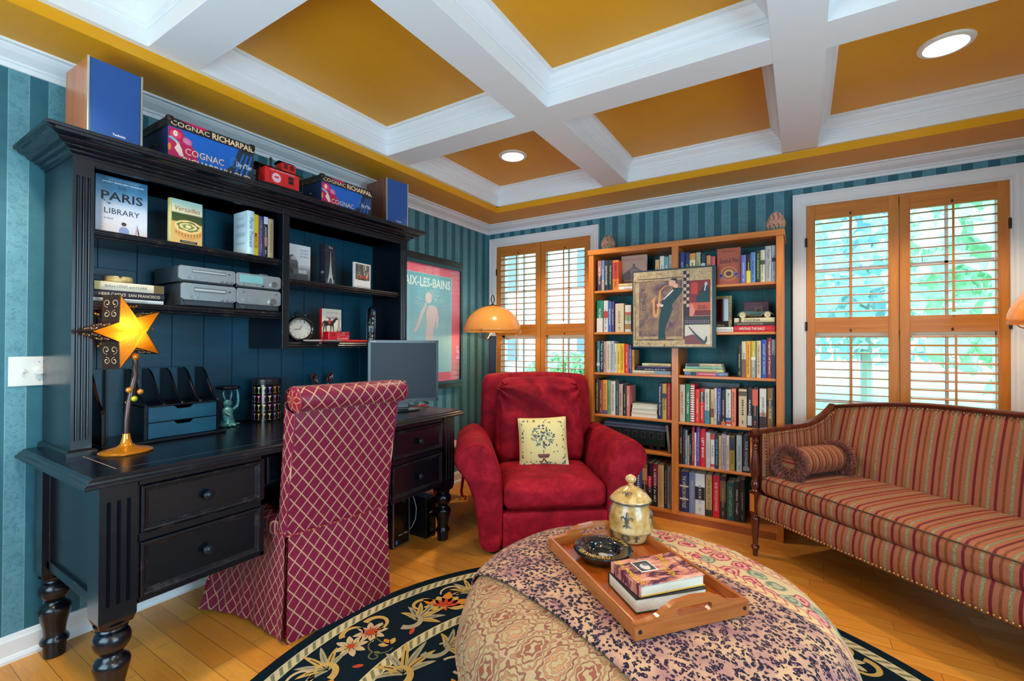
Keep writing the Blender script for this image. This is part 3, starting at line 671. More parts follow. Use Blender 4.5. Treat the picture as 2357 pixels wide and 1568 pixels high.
# --- The Paris Library: front cover
MP = grad_mat('cover_sky_print', [(0, (196, 190, 198)), (.25, (190, 196, 214)), (.55, (150, 176, 206)), (.8, (70, 130, 170)), (1, (12, 84, 124))], 2, 0, .235, .5)
def d_plib(b, t, h, d):
    dk_ = cm((14, 22, 42), .5); w_ = cm((225, 238, 246), .5); n = cm((34, 60, 84), .5)
    b.text('JANET SKESLIEN CHARLES', d*.80, h*.03, w_, on_front(h, d, .52, .90), bold=.02)
    for k, yy in enumerate((.965, .945)):
        b.push(on_front(h, d, .52, yy)); bar_text(b, '', d*(.7-.12*k), h*.008, cm((150, 190, 210), .5), k); b.pop()
    b.text('THE', d*.17, h*.042, n, on_front(h, d, .5, .825), bold=.01)
    b.text('PARIS', d*.80, h*.155, dk_, on_front(h, d, .5, .66), bold=.015)
    b.text('LIBRARY', d*.68, h*.095, dk_, on_front(h, d, .5, .40), bold=-.002)
    b.text('A Novel', d*.18, h*.03, cm((70, 88, 110), .5), on_front(h, d, .24, .265), shear=.4)
    for fx, fy, s_ in ((.16, .565, .8), (.25, .525, 1.0)):
        M = on_front(h, d, fx, fy, .0009) @ Rz(-.35)
        polyf(b, M, [(-.009*s_, 0), (-.003*s_, .0012*s_), (.009*s_, 0), (-.003*s_, -.0012*s_)], dk_); polyf(b, M @ Rz(1.4), [(-.007*s_, 0), (0, .0014*s_), (.007*s_, 0), (0, -.0014*s_)], dk_); polyf(b, M @ T((-.008*s_, 0, 0)), [(-.0008, -.003*s_), (.0008, -.003*s_), (.0008, .003*s_), (-.0008, .003*s_)], dk_)
    F = on_front(h, d, .53, 0, .0009)   # standing woman seen from behind
    polyf(b, F, [(-.015, .002), (.017, .002), (.018, .020), (.012, .031), (.004, .035), (-.004, .035), (-.012, .030), (-.016, .018)], cm((120, 140, 190), .5))
    polyf(b, F, [(-.003, .033), (.003, .033), (.003, .040), (-.003, .040)], cm((205, 160, 140), .5), .0001); F2 = F @ T((0, .046, .0002)); polyf(b, F2, [(.0085*math.cos(a), .0075*math.sin(a)) for a in [i*PI/8 for i in range(16)]], cm((54, 34, 40), .5))
    E = on_front(h, d, .79, 0, .0009); pk = cm((196, 132, 140), .5)
    polyf(b, E, [(-.010, .001), (-.006, .001), (-.0012, .030), (-.0004, .052), (.0004, .052), (.0012, .030), (.006, .001), (.010, .001), (.003, .018), (.001, .048), (-.001, .048), (-.003, .018)], pk); quadf(b, E, .010, .0016, pk, 0, .014); quadf(b, E, .006, .0012, pk, 0, .026)
book('novel', None, .026, .232, .172, MP, 'face', HM(.30, .669, 1.7155), 'large paperback titled THE PARIS LIBRARY standing face out on the upper shelf', d_plib, soft=True)
MV = grad_mat('cover_painting_print', [(0, (206, 168, 104)), (.48, (196, 158, 96)), (.50, (60, 78, 40)), (.68, (44, 62, 34)), (.72, (206, 204, 168)), (1, (150, 190, 190))], 2, 0, .195, .02)
def d_vers(b, t, h, d):
    b.text('Versailles', d*.80, h*.11, cm((150, 50, 34), .5), on_front(h, d, .53, .80), shear=.35, bold=-.004)
    def ell(fx, fy, rx, ry, c, dz, n=28, wob=0):
        M = on_front(h, d, fx, fy, .0008+dz); polyf(b, M, [((rx*(1+wob*math.sin(7*a)))*math.cos(a), (ry*(1+wob*math.cos(5*a)))*math.sin(a)) for a in [2*PI*i/n for i in range(n)]], cm(c, .5))
    ell(.54, .40, .056, .030, (222, 186, 124), 0); ell(.54, .28, .056, .032, (200, 150, 84), -.0001)
    ell(.54, .41, .045, .022, (84, 112, 66), .0001, wob=.12); ell(.54, .41, .036, .016, (214, 190, 130), .0002); ell(.54, .41, .024, .011, (96, 124, 78), .0003, wob=.2); ell(.54, .41, .012, .007, (220, 200, 140), .0004)
    for k in range(9): ell(.16+k*.095, .255-.05*math.sin(k*.39), .0022, .008, (140, 96, 40), .0002, 8)
    quadf(b, on_front(h, d, .56, .055), d*.55, h*.055, cm((20, 26, 30), .5)); b.text('COLIN JONES', d*.42, h*.026, cm((190, 190, 160), .5), on_front(h, d, .56, .055, .0012))
book('history_book', None, .030, .195, .128, MV, 'face', HM(.335, .915, 1.7155, .05), 'hardback titled Versailles with a palace garden painting, face out on the upper shelf', d_vers, spine_col=(170, 168, 110))
# --- five upright books beside the divider, first shown with its back cover to the room
def d_back(b, t, h, d):
    for k, yy in enumerate((.86, .83, .70, .68, .66, .64, .50, .48, .46, .44, .42, .28, .26, .24)):
        b.push(on_front(h, d, .5, yy)); bar_text(b, '', d*(.45 if k < 2 else .66), h*.008, cm((96, 120, 140), .5), k); b.pop()
    b.text('Paris Travels', h*.7, t*.5, cm((90, 130, 160), .5), on_spine(t, h, .5), shear=.3)
hb = [(.033, .215, .13, (188, 214, 224), d_back, 'thick pale blue book with its printed back cover turned outward, upper hutch shelf'),
      (.030, .208, .13, (238, 208, 20), deco_spine('MERDE', (180, 40, 20), tw=.36, at=.36, tfrac=.5), 'bright yellow book lettered MERDE on the upper hutch shelf'),
      (.022, .205, .13, (66, 46, 130), deco_spine('ETOILE  RAUL POWIRENO', (190, 160, 90), tw=.8, tfrac=.4), 'violet book with gold spine lettering next to the yellow book'),
      (.022, .207, .13, (24, 26, 40), deco_spine(None, (200, 205, 215), ((.82, 1, (190, 200, 215)), (.3, .5, (120, 84, 70))), seed=5), 'dark blue book with silvery top on its spine beside the violet book'),
      (.030, .203, .13, (168, 148, 112), deco_spine('From Paris to San Francisco', (90, 76, 60), tw=.74, tfrac=.36), 'tan book with brown lettering nearest the hutch divider')]
y = 1.236; x_ = .352
for t, h, d, c, de, lb in hb:
    o = book('book', None, t, h, d, c, 'spine', HM(x_, y, 1.7155), lb, de); y += t+.0015
    x_ = .335
# move the first book's board outward: it stands turned, its back cover seen
o = [q for q in COL.objects if q.get('label', '').startswith('thick pale blue')][0]
# --- flat stack on the middle shelf with brass ring dish
stk = [(.034, .235, .165, (206, 200, 180), deco_spine('Before LEWIS and CLARK', (110, 120, 130), ((0, .16, (96, 76, 40)), (.92, 1, (190, 176, 120))), tw=.60, at=.56, tfrac=.34), 'cream book titled Before Lewis and Clark on top of the hutch stack'),
       (.030, .240, .16, (30, 30, 48), deco_spine('HERB CAEN\'S  SAN FRANCISCO', (216, 200, 170), (), tw=.86, at=.5, tfrac=.42), 'dark navy book about San Francisco in the middle of the flat hutch stack'),
       (.016, .240, .16, (196, 206, 210), deco_spine('COMPANIONS', (140, 150, 150), (), tw=.4, at=.45, tfrac=.5), 'thin pale grey book at the bottom of the flat hutch stack')]
z = 1.4355; 
for i, (t, h, d, c, de, lb) in enumerate(stk[::-1]):
    book('book', None, t, h, d, c, 'flat', HM(.315, .657+.003*i, z), lb, de); z += t+.001
ZST = z
r = empty('ring_dish', (.245, .76, ZST), 0, 'round gilt metal ashtray resting on the flat book stack', 'ashtray')
gd = grad_mat('aged_gilt', [(0, (130, 110, 60)), (.5, (190, 172, 120)), (1, (150, 136, 90))], 2, 0, .03, 1.5, .3)
b = MB(); b.lathe([(.046, 0), (.05, .004), (.050, .024), (.048, .027), (.043, .027), (.041, .008), (.0, .006)], gd, seg=36)
b.build('bowl', r, smooth=True)
b = MB(); b.add([(.0502*math.cos(a), .0502*math.sin(a), zz) for a in (.1, .45) for zz in (.012, .018)], [(0, 2, 3, 1)], cm((210, 200, 170))); b.box(.0415, .0525, -.012, -.004, .022, .0275, M_['mblack']); b.build('rest_notch', r)
b = MB(); b.box(.045, .075, .655, .88, 1.4355, 1.60, M_['blackp']); 
wb = tag(b.build('wine_crate', bevel=.002), 'dark wooden box stencilled TRAPICHE behind the flat book stack', 'box')
b = MB(); b.box(.0755, .0765, .685, .80, 1.50, 1.575, cm((24, 54, 70))); b.text('TRAPICHE', .085, .013, cm((80, 116, 130)), frame((.0769, .745, 1.553), (0, 1, 0), (0, 0, 1))); 
for q in ((.69, .80, 1.571, 1.573), (.69, .80, 1.503, 1.505), (.689, .691, 1.503, 1.573), (.799, .801, 1.503, 1.573)): b.box(.0765, .0772, q[0], q[1], q[2], q[3], cm((60, 100, 116)))
b.build('crate_label', wb)
# --- stereo units: two stacks of two
AL = N('brushed_aluminium'); AL = AL.out(lin((176, 186, 194)), .32, .75)
DG = cm((58, 66, 74), .4, .3); LCD = cm((120, 176, 182), .15)
def btn(b, x, y, z, r, mat=None): b.cyl((x, y, z), (x+.004, y, z), r, mat or AL, 16); b.cyl((x+.004, y, z), (x+.0046, y, z), r*.75, cm((150, 160, 170), .3, .5), 16)
def unit(name, y0, y1, z0, z1, kind, label):
    e = empty(name, (0, 0, 0), 0, label, 'stereo component'); X1 = .352; h = z1-z0
    b = MB(); b.box(.09, X1-.012, y0+.004, y1-.004, z0+.004, z1, DG); b.build('casing', e, bevel=.002)
    b = MB(); zt = z0+h*(.28 if kind != 'cd' and kind != 'tuner' else .16)
    pr = [(y0+.012, zt), (y1-.012, zt), (y1, zt+.008), (y1, z1-.010), (y1-.008, z1), (y0+.008, z1), (y0, z1-.010), (y0, zt+.008)]
    b.prism(pr, 'x', X1-.012, X1, AL)
    pr = [(y0+.02, z0+.006), (y1-.02, z0+.006), (y1-.012, zt), (y0+.012, zt)]; b.prism(pr, 'x', X1-.02, X1-.004, DG); b.build('front_panel', e, bevel=.0012)
    b = MB(); ym = (y0+y1)/2; w_ = y1-y0
    if kind in ('cd', 'deck'):
        b.box(X1, X1+.0015, y0+.05, y1-.045, z1-h*.36, z1-h*.16, cm((120, 130, 138), .3, .5)); b.box(X1+.0015, X1+.002, y0+.054, y1-.049, z1-h*.30, z1-h*.22, cm((206, 214, 218), .3, .5)); b.box(X1, X1+.002, y1-.036, y1-.026, z1-h*.28, z1-h*.22, DG)
        for k in range(2): btn(b, X1, y0+.038+.026*k, zt+.013, .0075)
        for k in range(2 if kind == 'cd' else 3): btn(b, X1, y0+.040+.015*k + (.045 if kind == 'cd' else 0), zt+.013+(.016 if kind == 'deck' else 0), .003)
        for k in range(3): b.box(X1, X1+.003, y1-.072+.022*k, y1-.056+.022*k, zt+.002, zt+.010, cm((120, 130, 140), .3, .5))
        if kind == 'deck':
            for k in range(3): btn(b, X1, y1-.064+.022*k, zt+.022, .0028)
    elif kind == 'tuner':
        b.box(X1, X1+.001, y0+.016, y0+.13, zt+.018, z1-.008, LCD)
        for k in range(2): btn(b, X1, y0+.030+.022*k, zt+.009, .0065)
        for k in range(2): btn(b, X1, y0+.080+.013*k, zt+.009, .003)
        b.box(X1, X1+.003, y0+.122, y0+.135, zt+.004, zt+.011, DG); b.cyl((X1, y1-.042, zt+.022), (X1+.012, y1-.042, zt+.022), .015, M_['chrome'], 28, .014)
    else:
        b.box(X1, X1+.001, y0+.024, y0+.040, z1-.020, z1-.012, cm((130, 140, 150), .3, .5)); b.box(X1, X1+.001, y0+.046, y0+.049, z1-.018, z1-.015, cm((220, 60, 40)))
        for k in range(3): btn(b, X1, y0+.040+.027*k, zt+.020, .012); 
        b.cyl((X1, y1-.048, zt+.020), (X1+.014, y1-.048, zt+.020), .018, M_['chrome'], 28, .0165); b.box(X1, X1+.001, y1-.03, y1-.022, z1-.02, z1-.015, DG)
        b.cyl((X1-.004, y0+.03, z0+h*.14), (X1+.002, y0+.03, z0+h*.14), .006, M_['chrome'], 16); b.cyl((X1+.002, y0+.03, z0+h*.14), (X1+.0022, y0+.03, z0+h*.14), .0028, M_['mblack'], 10)
    b.build('control', e, bevel=.0004, seg=1)
    b = MB(); 
    for yy in (y0+.03, y1-.03):
        for xx in (.12, .31): b.cyl((xx, yy, z0), (xx, yy, z0+.005), .008, M_['mblack'], 12)
    b.build('foot', e)
    return e
zA = 1.4355; zB = 1.545; zC_ = 1.625
unit('compact_disc_deck', .95, 1.185, zA, zB-.004, 'deck', 'silver disc player, lower unit of the stereo stack beside the books')
unit('amplifier', 1.188, 1.412, zA, zB-.004, 'amp', 'silver amplifier with three small dials and large volume knob')
unit('cassette_deck', .94, 1.182, zB-.004, zC_-.008, 'cd', 'silver slot player, upper unit of the stereo stack beside the books')
unit('radio_tuner', 1.186, 1.412, zB-.004, zC_-.008, 'tuner', 'silver tuner with wide pale green display and one round knob')
b = MB(); b.rbox((.26, 1.345, zC_+.000), (.10, .045, .014), .006, cm((110, 118, 124), .35, .3), 6); tag(b.build('remote_control', smooth=True), 'small grey remote control lying on top of the tuner', 'remote control')
# --- right bays
bw = grad_mat('cover_grey_print', [(0, (70, 70, 74)), (.3, (120, 122, 126)), (.45, (196, 200, 206)), (1, (206, 210, 222))], 2, 0, .2, .12)
def d_atget(b, t, h, d):
    c = cm((110, 116, 130), .5); p = cm((170, 120, 160), .5)
    for s_, yy, m in (('EUGENE', .86, p), ('ATGET', .77, cm((140, 130, 170))), ('PARIS', .68, c)): b.text(s_, d*.36, h*.05, m, on_front(h, d, .72, yy))
    F = on_front(h, d, .0, 0, .0009); g1 = cm((90, 92, 96)); g2 = cm((40, 42, 46)); g3 = cm((170, 172, 176))
    polyf(b, F, [(.004, .035), (.004, .13), (.03, .14), (.05, .118), (.062, .10), (.064, .035)], g1); polyf(b, F, [(.02, .11), (.02, .125), (.035, .133), (.05, .125), (.052, .11)], g3, .0001)
    for k in range(4): quadf(b, F, .006, .028, g2, .014+.013*k, .075, .0002)
    polyf(b, F, [(.006, .036), (.006, .055), (.02, .066), (.034, .055), (.034, .036)], g2, .0002); quadf(b, F, .05, .018, g3, .09, .05); quadf(b, F, .12, .03, cm((60, 62, 66)), .062, .02)
book('photo_book', None, .018, .197, .138, bw, 'face', HM(.315, 1.470, 1.6205), 'pale grey photography book of old Paris standing on the shelf beside the divider', d_atget)
# tall box of playing pieces with tower print
e = empty('gift_box', (.30, 1.752, 1.6205), PI/2+.32, 'tall dark box printed with a white iron tower, standing open-cornered on the upper shelf', 'box')
e['label'] = 'tall dark box printed with a pale iron tower, turned slightly on the upper shelf'
bd = cm((26, 30, 42), .4); b = MB(); b.box(-.045, .045, 0, .045, 0, .235, bd); b.build('body', e, bevel=.001)
b = MB(); F = frame((0, -.0006, 0), (1, 0, 0), (0, 0, 1)); q = cm((178, 186, 196), .5)
quadf(b, F, .086, .03, cm((70, 74, 90)), 0, .018, -.0002)
polyf(b, F, [(-.028, .015), (-.018, .015), (-.008, .085), (-.0022, .15), (-.0022, .195), (0, .21), (.0022, .195), (.0022, .15), (.008, .085), (.018, .015), (.028, .015), (.011, .09), (.004, .15), (-.004, .15), (-.011, .09)][0:0] or [(-.028, .012), (-.017, .012), (-.010, .035), (0, .042), (.010, .035), (.017, .012), (.028, .012), (.012, .075), (.0045, .13), (.0022, .18), (.0006, .205), (-.0006, .205), (-.0022, .18), (-.0045, .13), (-.012, .075)], q)
for zz, ww in ((.052, .040), (.092, .022), (.13, .013)): quadf(b, F, ww, .004, q, 0, zz, .0002)
for k in range(8): quadf(b, F, .014-.0012*k, .0012, bd, 0, .06+.009*k, .0004)
b.text('Paris', .04, .016, cm((190, 196, 206)), F @ T((0, .222, .0002)), shear=.3)
G = frame((.0456, .0225, 0), (0, 1, 0), (0, 0, 1)); quadf(b, frame((-.0456, .0225, 0), (0, -1, 0), (0, 0, 1)), .02, .014, cm((120, 124, 140)), 0, .07)
b.build('printed_front', e)
b = MB(); b.box(-.0455, .0455, -.0005, .0455, .198, .2005, cm((60, 66, 80))); b.build('lid_seam', e)
mc = cm((92, 90, 90), .4)
def d_city(b, t, h, d):
    F = on_front(h, d, .5, .5, .0008); k = cm((40, 38, 42)); quadf(b, F, d*.86, h*.62, cm((86, 84, 84)), 0, h*.14)
    q = random.Random(3)
    for i in range(26):
        c = q.choice([(50, 48, 52), (120, 116, 112), (150, 140, 130), (70, 66, 70), (190, 180, 170)]); quadf(b, F, q.uniform(.003, .012), q.uniform(.012, .04), cm(c), q.uniform(-.42, .42)*d, q.uniform(-.08, .40)*h, .0001+.00001*i)
    for i in range(4): quadf(b, F @ Rz(.25), d*.5, .0025, cm((30, 30, 34)), -.01, h*(.24+.05*i), .0004)
    quadf(b, F, d*.50, h*.16, cm((40, 36, 38)), -.005, -h*.10, .0004); b.text('City Life', d*.62, h*.22, cm((226, 96, 66)), F @ T((0, -.010, .0006)), shear=.35, bold=.005)
    b.push(on_front(h, d, .5, .06)); bar_text(b, '', d*.8, h*.022, cm((110, 110, 112)), 4); b.pop()
book('city_book', None, .014, .158, .140, (206, 206, 208), 'face', HM(.33, 1.900, 1.6205, .10), 'square white photo book titled City Life with a street picture', d_city, soft=True)
# lower right bay: clock
cl = empty('mantel_clock', (.30, 1.552, 1.2805), PI/2+.04, 'black ornate oval mantel clock with cream face showing roman style numerals', 'clock')
cl['label'] = 'black oval mantel clock with scrollwork crest and cream dial'
CR = (.078, .062); cz = .070
b = MB(); b.grid(lambda u, v: ((CR[0]+.010*math.cos(2*PI*v))*math.cos(2*PI*u), -.010+.012*math.sin(2*PI*v), cz+(CR[1]+.010*math.cos(2*PI*v))*math.sin(2*PI*u)), 48, 10, M_['gblack'], cu=True, cv=True)
b.push(T((0, .008, cz)) @ Rx(PI/2)); b.lathe([(CR[0], -.012), (CR[0], .012)], M_['gblack'], seg=48, sy=CR[1]/CR[0]); b.pop(); b.build('case', cl, smooth=True)
b = MB(); b.disc((0, -.0045, cz), 1, cm((214, 208, 196), .5), 48, CR[0]-.004, CR[1]-.004, 'xz'); b.build('dial', cl)
b = MB()
for i in range(12):
    a = PI/2-2*PI*(i+1)/12; b.text(str(i+1), .011 if i > 8 else .006, .0105, M_['mblack'], frame((.058*math.cos(a), -.0052, cz+.045*math.sin(a)), (1, 0, 0), (0, 0, 1)), bold=.0)
b.build('numeral', cl)
for nm, a, l in (('hour_hand', 1.05, .026), ('minute_hand', PI*1.02, .042)):
    b = MB(); b.push(frame((0, -.0060, cz), (math.cos(a), 0, math.sin(a)), (-math.sin(a), 0, math.cos(a)))); b.add([(-.006, -.0006, 0), (l*.6, -.0018, 0), (l, 0, 0), (l*.6, .0018, 0), (-.006, .0006, 0)], [(0, 1, 2, 3, 4)], M_['mblack']); b.pop(); b.build(nm, cl)
b = MB(); q = M_['gblack']
def scroll(b, c, r, a0, turns, sgn, w_, mat, n=26, pl=lambda x, z: (x, 0, z)):
    pts = []; rr = []
    for i in range(n+1):
        t = i/n; a = a0+sgn*turns*2*PI*t; rad = r*(1-.78*t); pts.append(pl(c[0]+rad*math.cos(a), c[1]+rad*math.sin(a))); rr.append(w_*(1-.4*t))
    b.tube(pts, rr, mat, 6)
P3 = lambda x, z: (x, -.006, z)
for s_ in (-1, 1):
    scroll(b, (s_*.020, cz+CR[1]+.020), .016, -PI/2, 1.1, s_, .0032, q, pl=P3); scroll(b, (s_*.046, cz+CR[1]+.004), .012, PI/2, 1.0, -s_, .0028, q, pl=P3); scroll(b, (s_*.008, cz+CR[1]+.036), .008, -PI/2, .9, s_, .0026, q, pl=P3)
    scroll(b, (s_*.05, .012), .011, PI/2, 1.0, s_, .0028, q, pl=P3); scroll(b, (s_*.03, .008), .008, PI/2, 1.0, -s_, .0028, q, pl=P3)
b.ball((0, -.006, cz+CR[1]+.046), .0045, q); b.ball((0, -.006, cz+CR[1]+.022), .006, q); b.tube([(-.055, -.006, .004), (-.02, -.006, .002), (.02, -.006, .002), (.055, -.006, .004)], .003, q, 6); b.build('scrollwork', cl, smooth=True)
# horse book
def d_horse(b, t, h, d):
    F = on_front(h, d, .5, 0, .0008); k = cm((30, 24, 26)); g = cm((176, 196, 176))
    b.text('ADVENTURES', d*.60, h*.045, cm((190, 160, 176)), on_front(h, d, .52, .885)); b.text('in', d*.05, h*.025, cm((190, 120, 130)), on_front(h, d, .52, .815)); b.text('PARIS', d*.60, h*.085, cm((176, 100, 116)), on_front(h, d, .52, .73))
    s_ = d/.12
    P = lambda pts: [(x*s_, y*s_) for x, y in pts]
    polyf(b, F, P([(-.050, .098), (-.046, .105), (-.020, .104), (.005, .106), (.020, .120), (.030, .122), (.040, .114), (.038, .111), (.028, .112), (.020, .098), (.012, .090), (.010, .078), (-.018, .082), (-.034, .078), (-.044, .086)]), k)
    for x0, x1, y1 in ((-.046, -.052, .050), (-.038, -.034, .046), (-.008, -.006, .048), (.004, .012, .052)): polyf(b, F, P([(x0, .086), (x0+.008, .086), (x1+.003, y1), (x1-.001, y1)]), k)
    polyf(b, F, P([(-.052, .10), (-.058, .084), (-.055, .07), (-.050, .086), (-.046, .098)]), k); polyf(b, F, P([(-.020, .090), (-.022, .106), (-.010, .110), (-.004, .104), (-.006, .090)]), cm((190, 40, 44)), .0001); polyf(b, F, P([(-.014, .108), (-.024, .122), (-.014, .120), (-.004, .112)]), cm((60, 70, 96)), .0002)
    polyf(b, F, P([(.030, .04), (.036, .04), (.044, .085), (.0455, .11), (.047, .085), (.055, .04), (.061, .04), (.049, .085), (.0458, .124), (.0452, .124), (.042, .085)]), cm((50, 60, 64))); quadf(b, F, .03*s_, .003*s_, cm((50, 60, 64)), .0455*s_, .055*s_)
    for x, y in ((-.025, .05), (.0, .035), (.02, .046), (-.045, .03)): polyf(b, F, [(x*s_+.007*s_*math.cos(a), y*s_+.0035*s_*math.sin(a)) for a in [i*PI/5 for i in range(10)]], g)
    b.text('SASEK', d*.35, h*.06, cm((60, 60, 56)), on_front(h, d, .3, .06))
e_ = book('picture_book', None, .020, .200, .146, (214, 214, 196), 'face', HM(.255, 1.725, 1.2805, .06), 'picture book with a galloping horse and rider and a red spine', d_horse, spine_col=(196, 24, 40))
b = MB(); b.box(.24, .345, 1.63, 2.00, 1.2805, 1.293, cm((206, 30, 30), .45)); o = tag(b.build('red_case', bevel=.003), 'flat bright red case lying along the lower right hutch shelf', 'case')
o['label'] = 'long flat bright red case lying under the red tin'
for i, (yy, zz) in enumerate(((1.628, 0),)):
    b = MB(); b.rbox((.354, 1.600, 1.2865), (.018, .11, .010), .0045, cm((150, 150, 150), .4), 5); tag(b.build('folding_knife', smooth=True), 'small grey oblong gadget lying in front of the clock', 'gadget')
b = MB(); b.rbox((.356, 1.73, 1.2870), (.016, .12, .011), .005, cm((120, 112, 112), .4), 5); tag(b.build('eyeglass_case', smooth=True), 'slim taupe case lying at the shelf edge before the picture book', 'case')
e = empty('red_tin', (.328, 1.795, 1.2935), PI/2-.05, 'small hinged red tin box with white decoration standing on the flat red case', 'tin')
b = MB(); b.box(-.072, .072, 0, .06, 0, .048, cm((186, 18, 40), .3)); b.build('body', e, bevel=.004)
b = MB(); F = frame((0, -.0008, 0), (1, 0, 0), (0, 0, 1)); wq = cm((236, 190, 196)); b.box(-.0725, .0725, -.001, .061, .040, .042, cm((120, 8, 24)))
b.text('Eau de Parfum', .070, .010, wq, F @ T((.022, .008, 0)), bold=.01); 
for (x0, y0, w_, h_) in ((-.003, .027, .016, .014), (.026, .030, .020, .010), (.055, .016, .014, .012)):
    for q in ((x0, y0+h_/2, w_, .001), (x0, y0-h_/2, w_, .001), (x0-w_/2, y0, .001, h_), (x0+w_/2, y0, .001, h_)): quadf(b, F, q[2], q[3], wq, q[0], q[1], .0001)
for k in range(6): polyf(b, F, [(-.066+.006*k, .012+.003*k), (-.062+.006*k, .020), (-.050+.005*k, .034), (-.052+.005*k, .034), (-.064+.006*k, .020)], cm((150, 10, 30)), .0001)
b.box(.018, .034, -.0035, 0, .034, .040, M_['chrome']); b.build('lid_decoration', e)
# galileo thermometer
e = empty('glass_thermometer', (.26, 2.095, 1.2805), 0, 'tall clear glass liquid thermometer with coloured floating bulbs', 'thermometer')
gg = N('clear_glass'); gg = gg.out((.9, .97, 1), .02, trans=1, ior=1.33)
b = MB(); b.lathe([(.010, 0), (.027, .002), (.027, .205), (.024, .218), (.012, .228), (.004, .238), (.002, .252), (.0005, .254)], gg, seg=28); b.build('tube', e, smooth=True)
for k, (c, zz) in enumerate((((230, 120, 40), .172), ((240, 200, 60), .115), ((50, 100, 200), .055), ((40, 160, 120), .035), ((220, 220, 235), .140))):
    f = MB(); f.ball(((-1)**k*.006, .004, zz), .0095, cm(c, .15)); f.cyl(((-1)**k*.006, .004, zz-.020), ((-1)**k*.006, .004, zz-.009), .003, M_['brass'], 8); f.build('float_bulb', e, smooth=True)
# ================================================================ ON TOP OF THE HUTCH
ZT = 2.0555
CH = mat_wood('cherry_speaker_side', (176, 98, 52), (200, 124, 70), 2, .35, .2); CHD = mat_wood('walnut_speaker_side', (112, 62, 40), (134, 78, 50), 2, .35, .2)
GR = N('blue_grille_cloth'); GR = GR.out(GR.mix(GR.noise(GR.co(), 900, 1), lin((8, 58, 128)), lin((22, 84, 160))), .55, sheen=.1)
def speaker(x, y, rz, label, side):
    e = empty('bookshelf_speaker', (x, y, ZT), rz, label, 'speaker', 'pair of speakers on the hutch')
    h = .315; w_ = .170; MB().box(-w_/2, w_/2, .022, .235, 0, h, side).build('cabinet', e, bevel=.003)
    MB().box(-w_/2+.004, w_/2-.004, 0, .022, .003, h-.003, GR).build('grille', e, bevel=.003)
    for s_ in (-1, 1): MB().box(s_*w_/2-.004, s_*w_/2+.004, -.002, .012, .002, h-.001, cm((196, 196, 190), .3, .8)).build('trim_strip', e, bevel=.002)
    b = MB(); b.text('Technics', .042, .009, cm((230, 234, 240)), frame((.010, -.0006, .040), (1, 0, 0), (0, 0, 1)), bold=.02); b.build('nameplate', e)
speaker(.375, .708, PI/2+.03, 'blue fronted cherry wood speaker beside the larger cognac box, above the light switch', CH)
speaker(.375, 2.215, PI/2-.12, 'blue fronted dark walnut speaker beside the smaller cognac box', CHD)
BX = cm((12, 96, 190), .4); BXD = cm((24, 38, 84), .45); BLK = cm((26, 26, 30), .45); TXC = cm((240, 200, 160), .5); MAG = cm((190, 22, 84), .45); PNK = cm((232, 60, 100), .45); SKN = cm((244, 214, 200), .5)
def ellp(cx_, cz_, rx, rz_, a=0, n=20): return [(cx_+rx*math.cos(t)*math.cos(a)-rz_*math.sin(t)*math.sin(a), cz_+rx*math.cos(t)*math.sin(a)+rz_*math.sin(t)*math.cos(a)) for t in [2*PI*i/n for i in range(n)]]
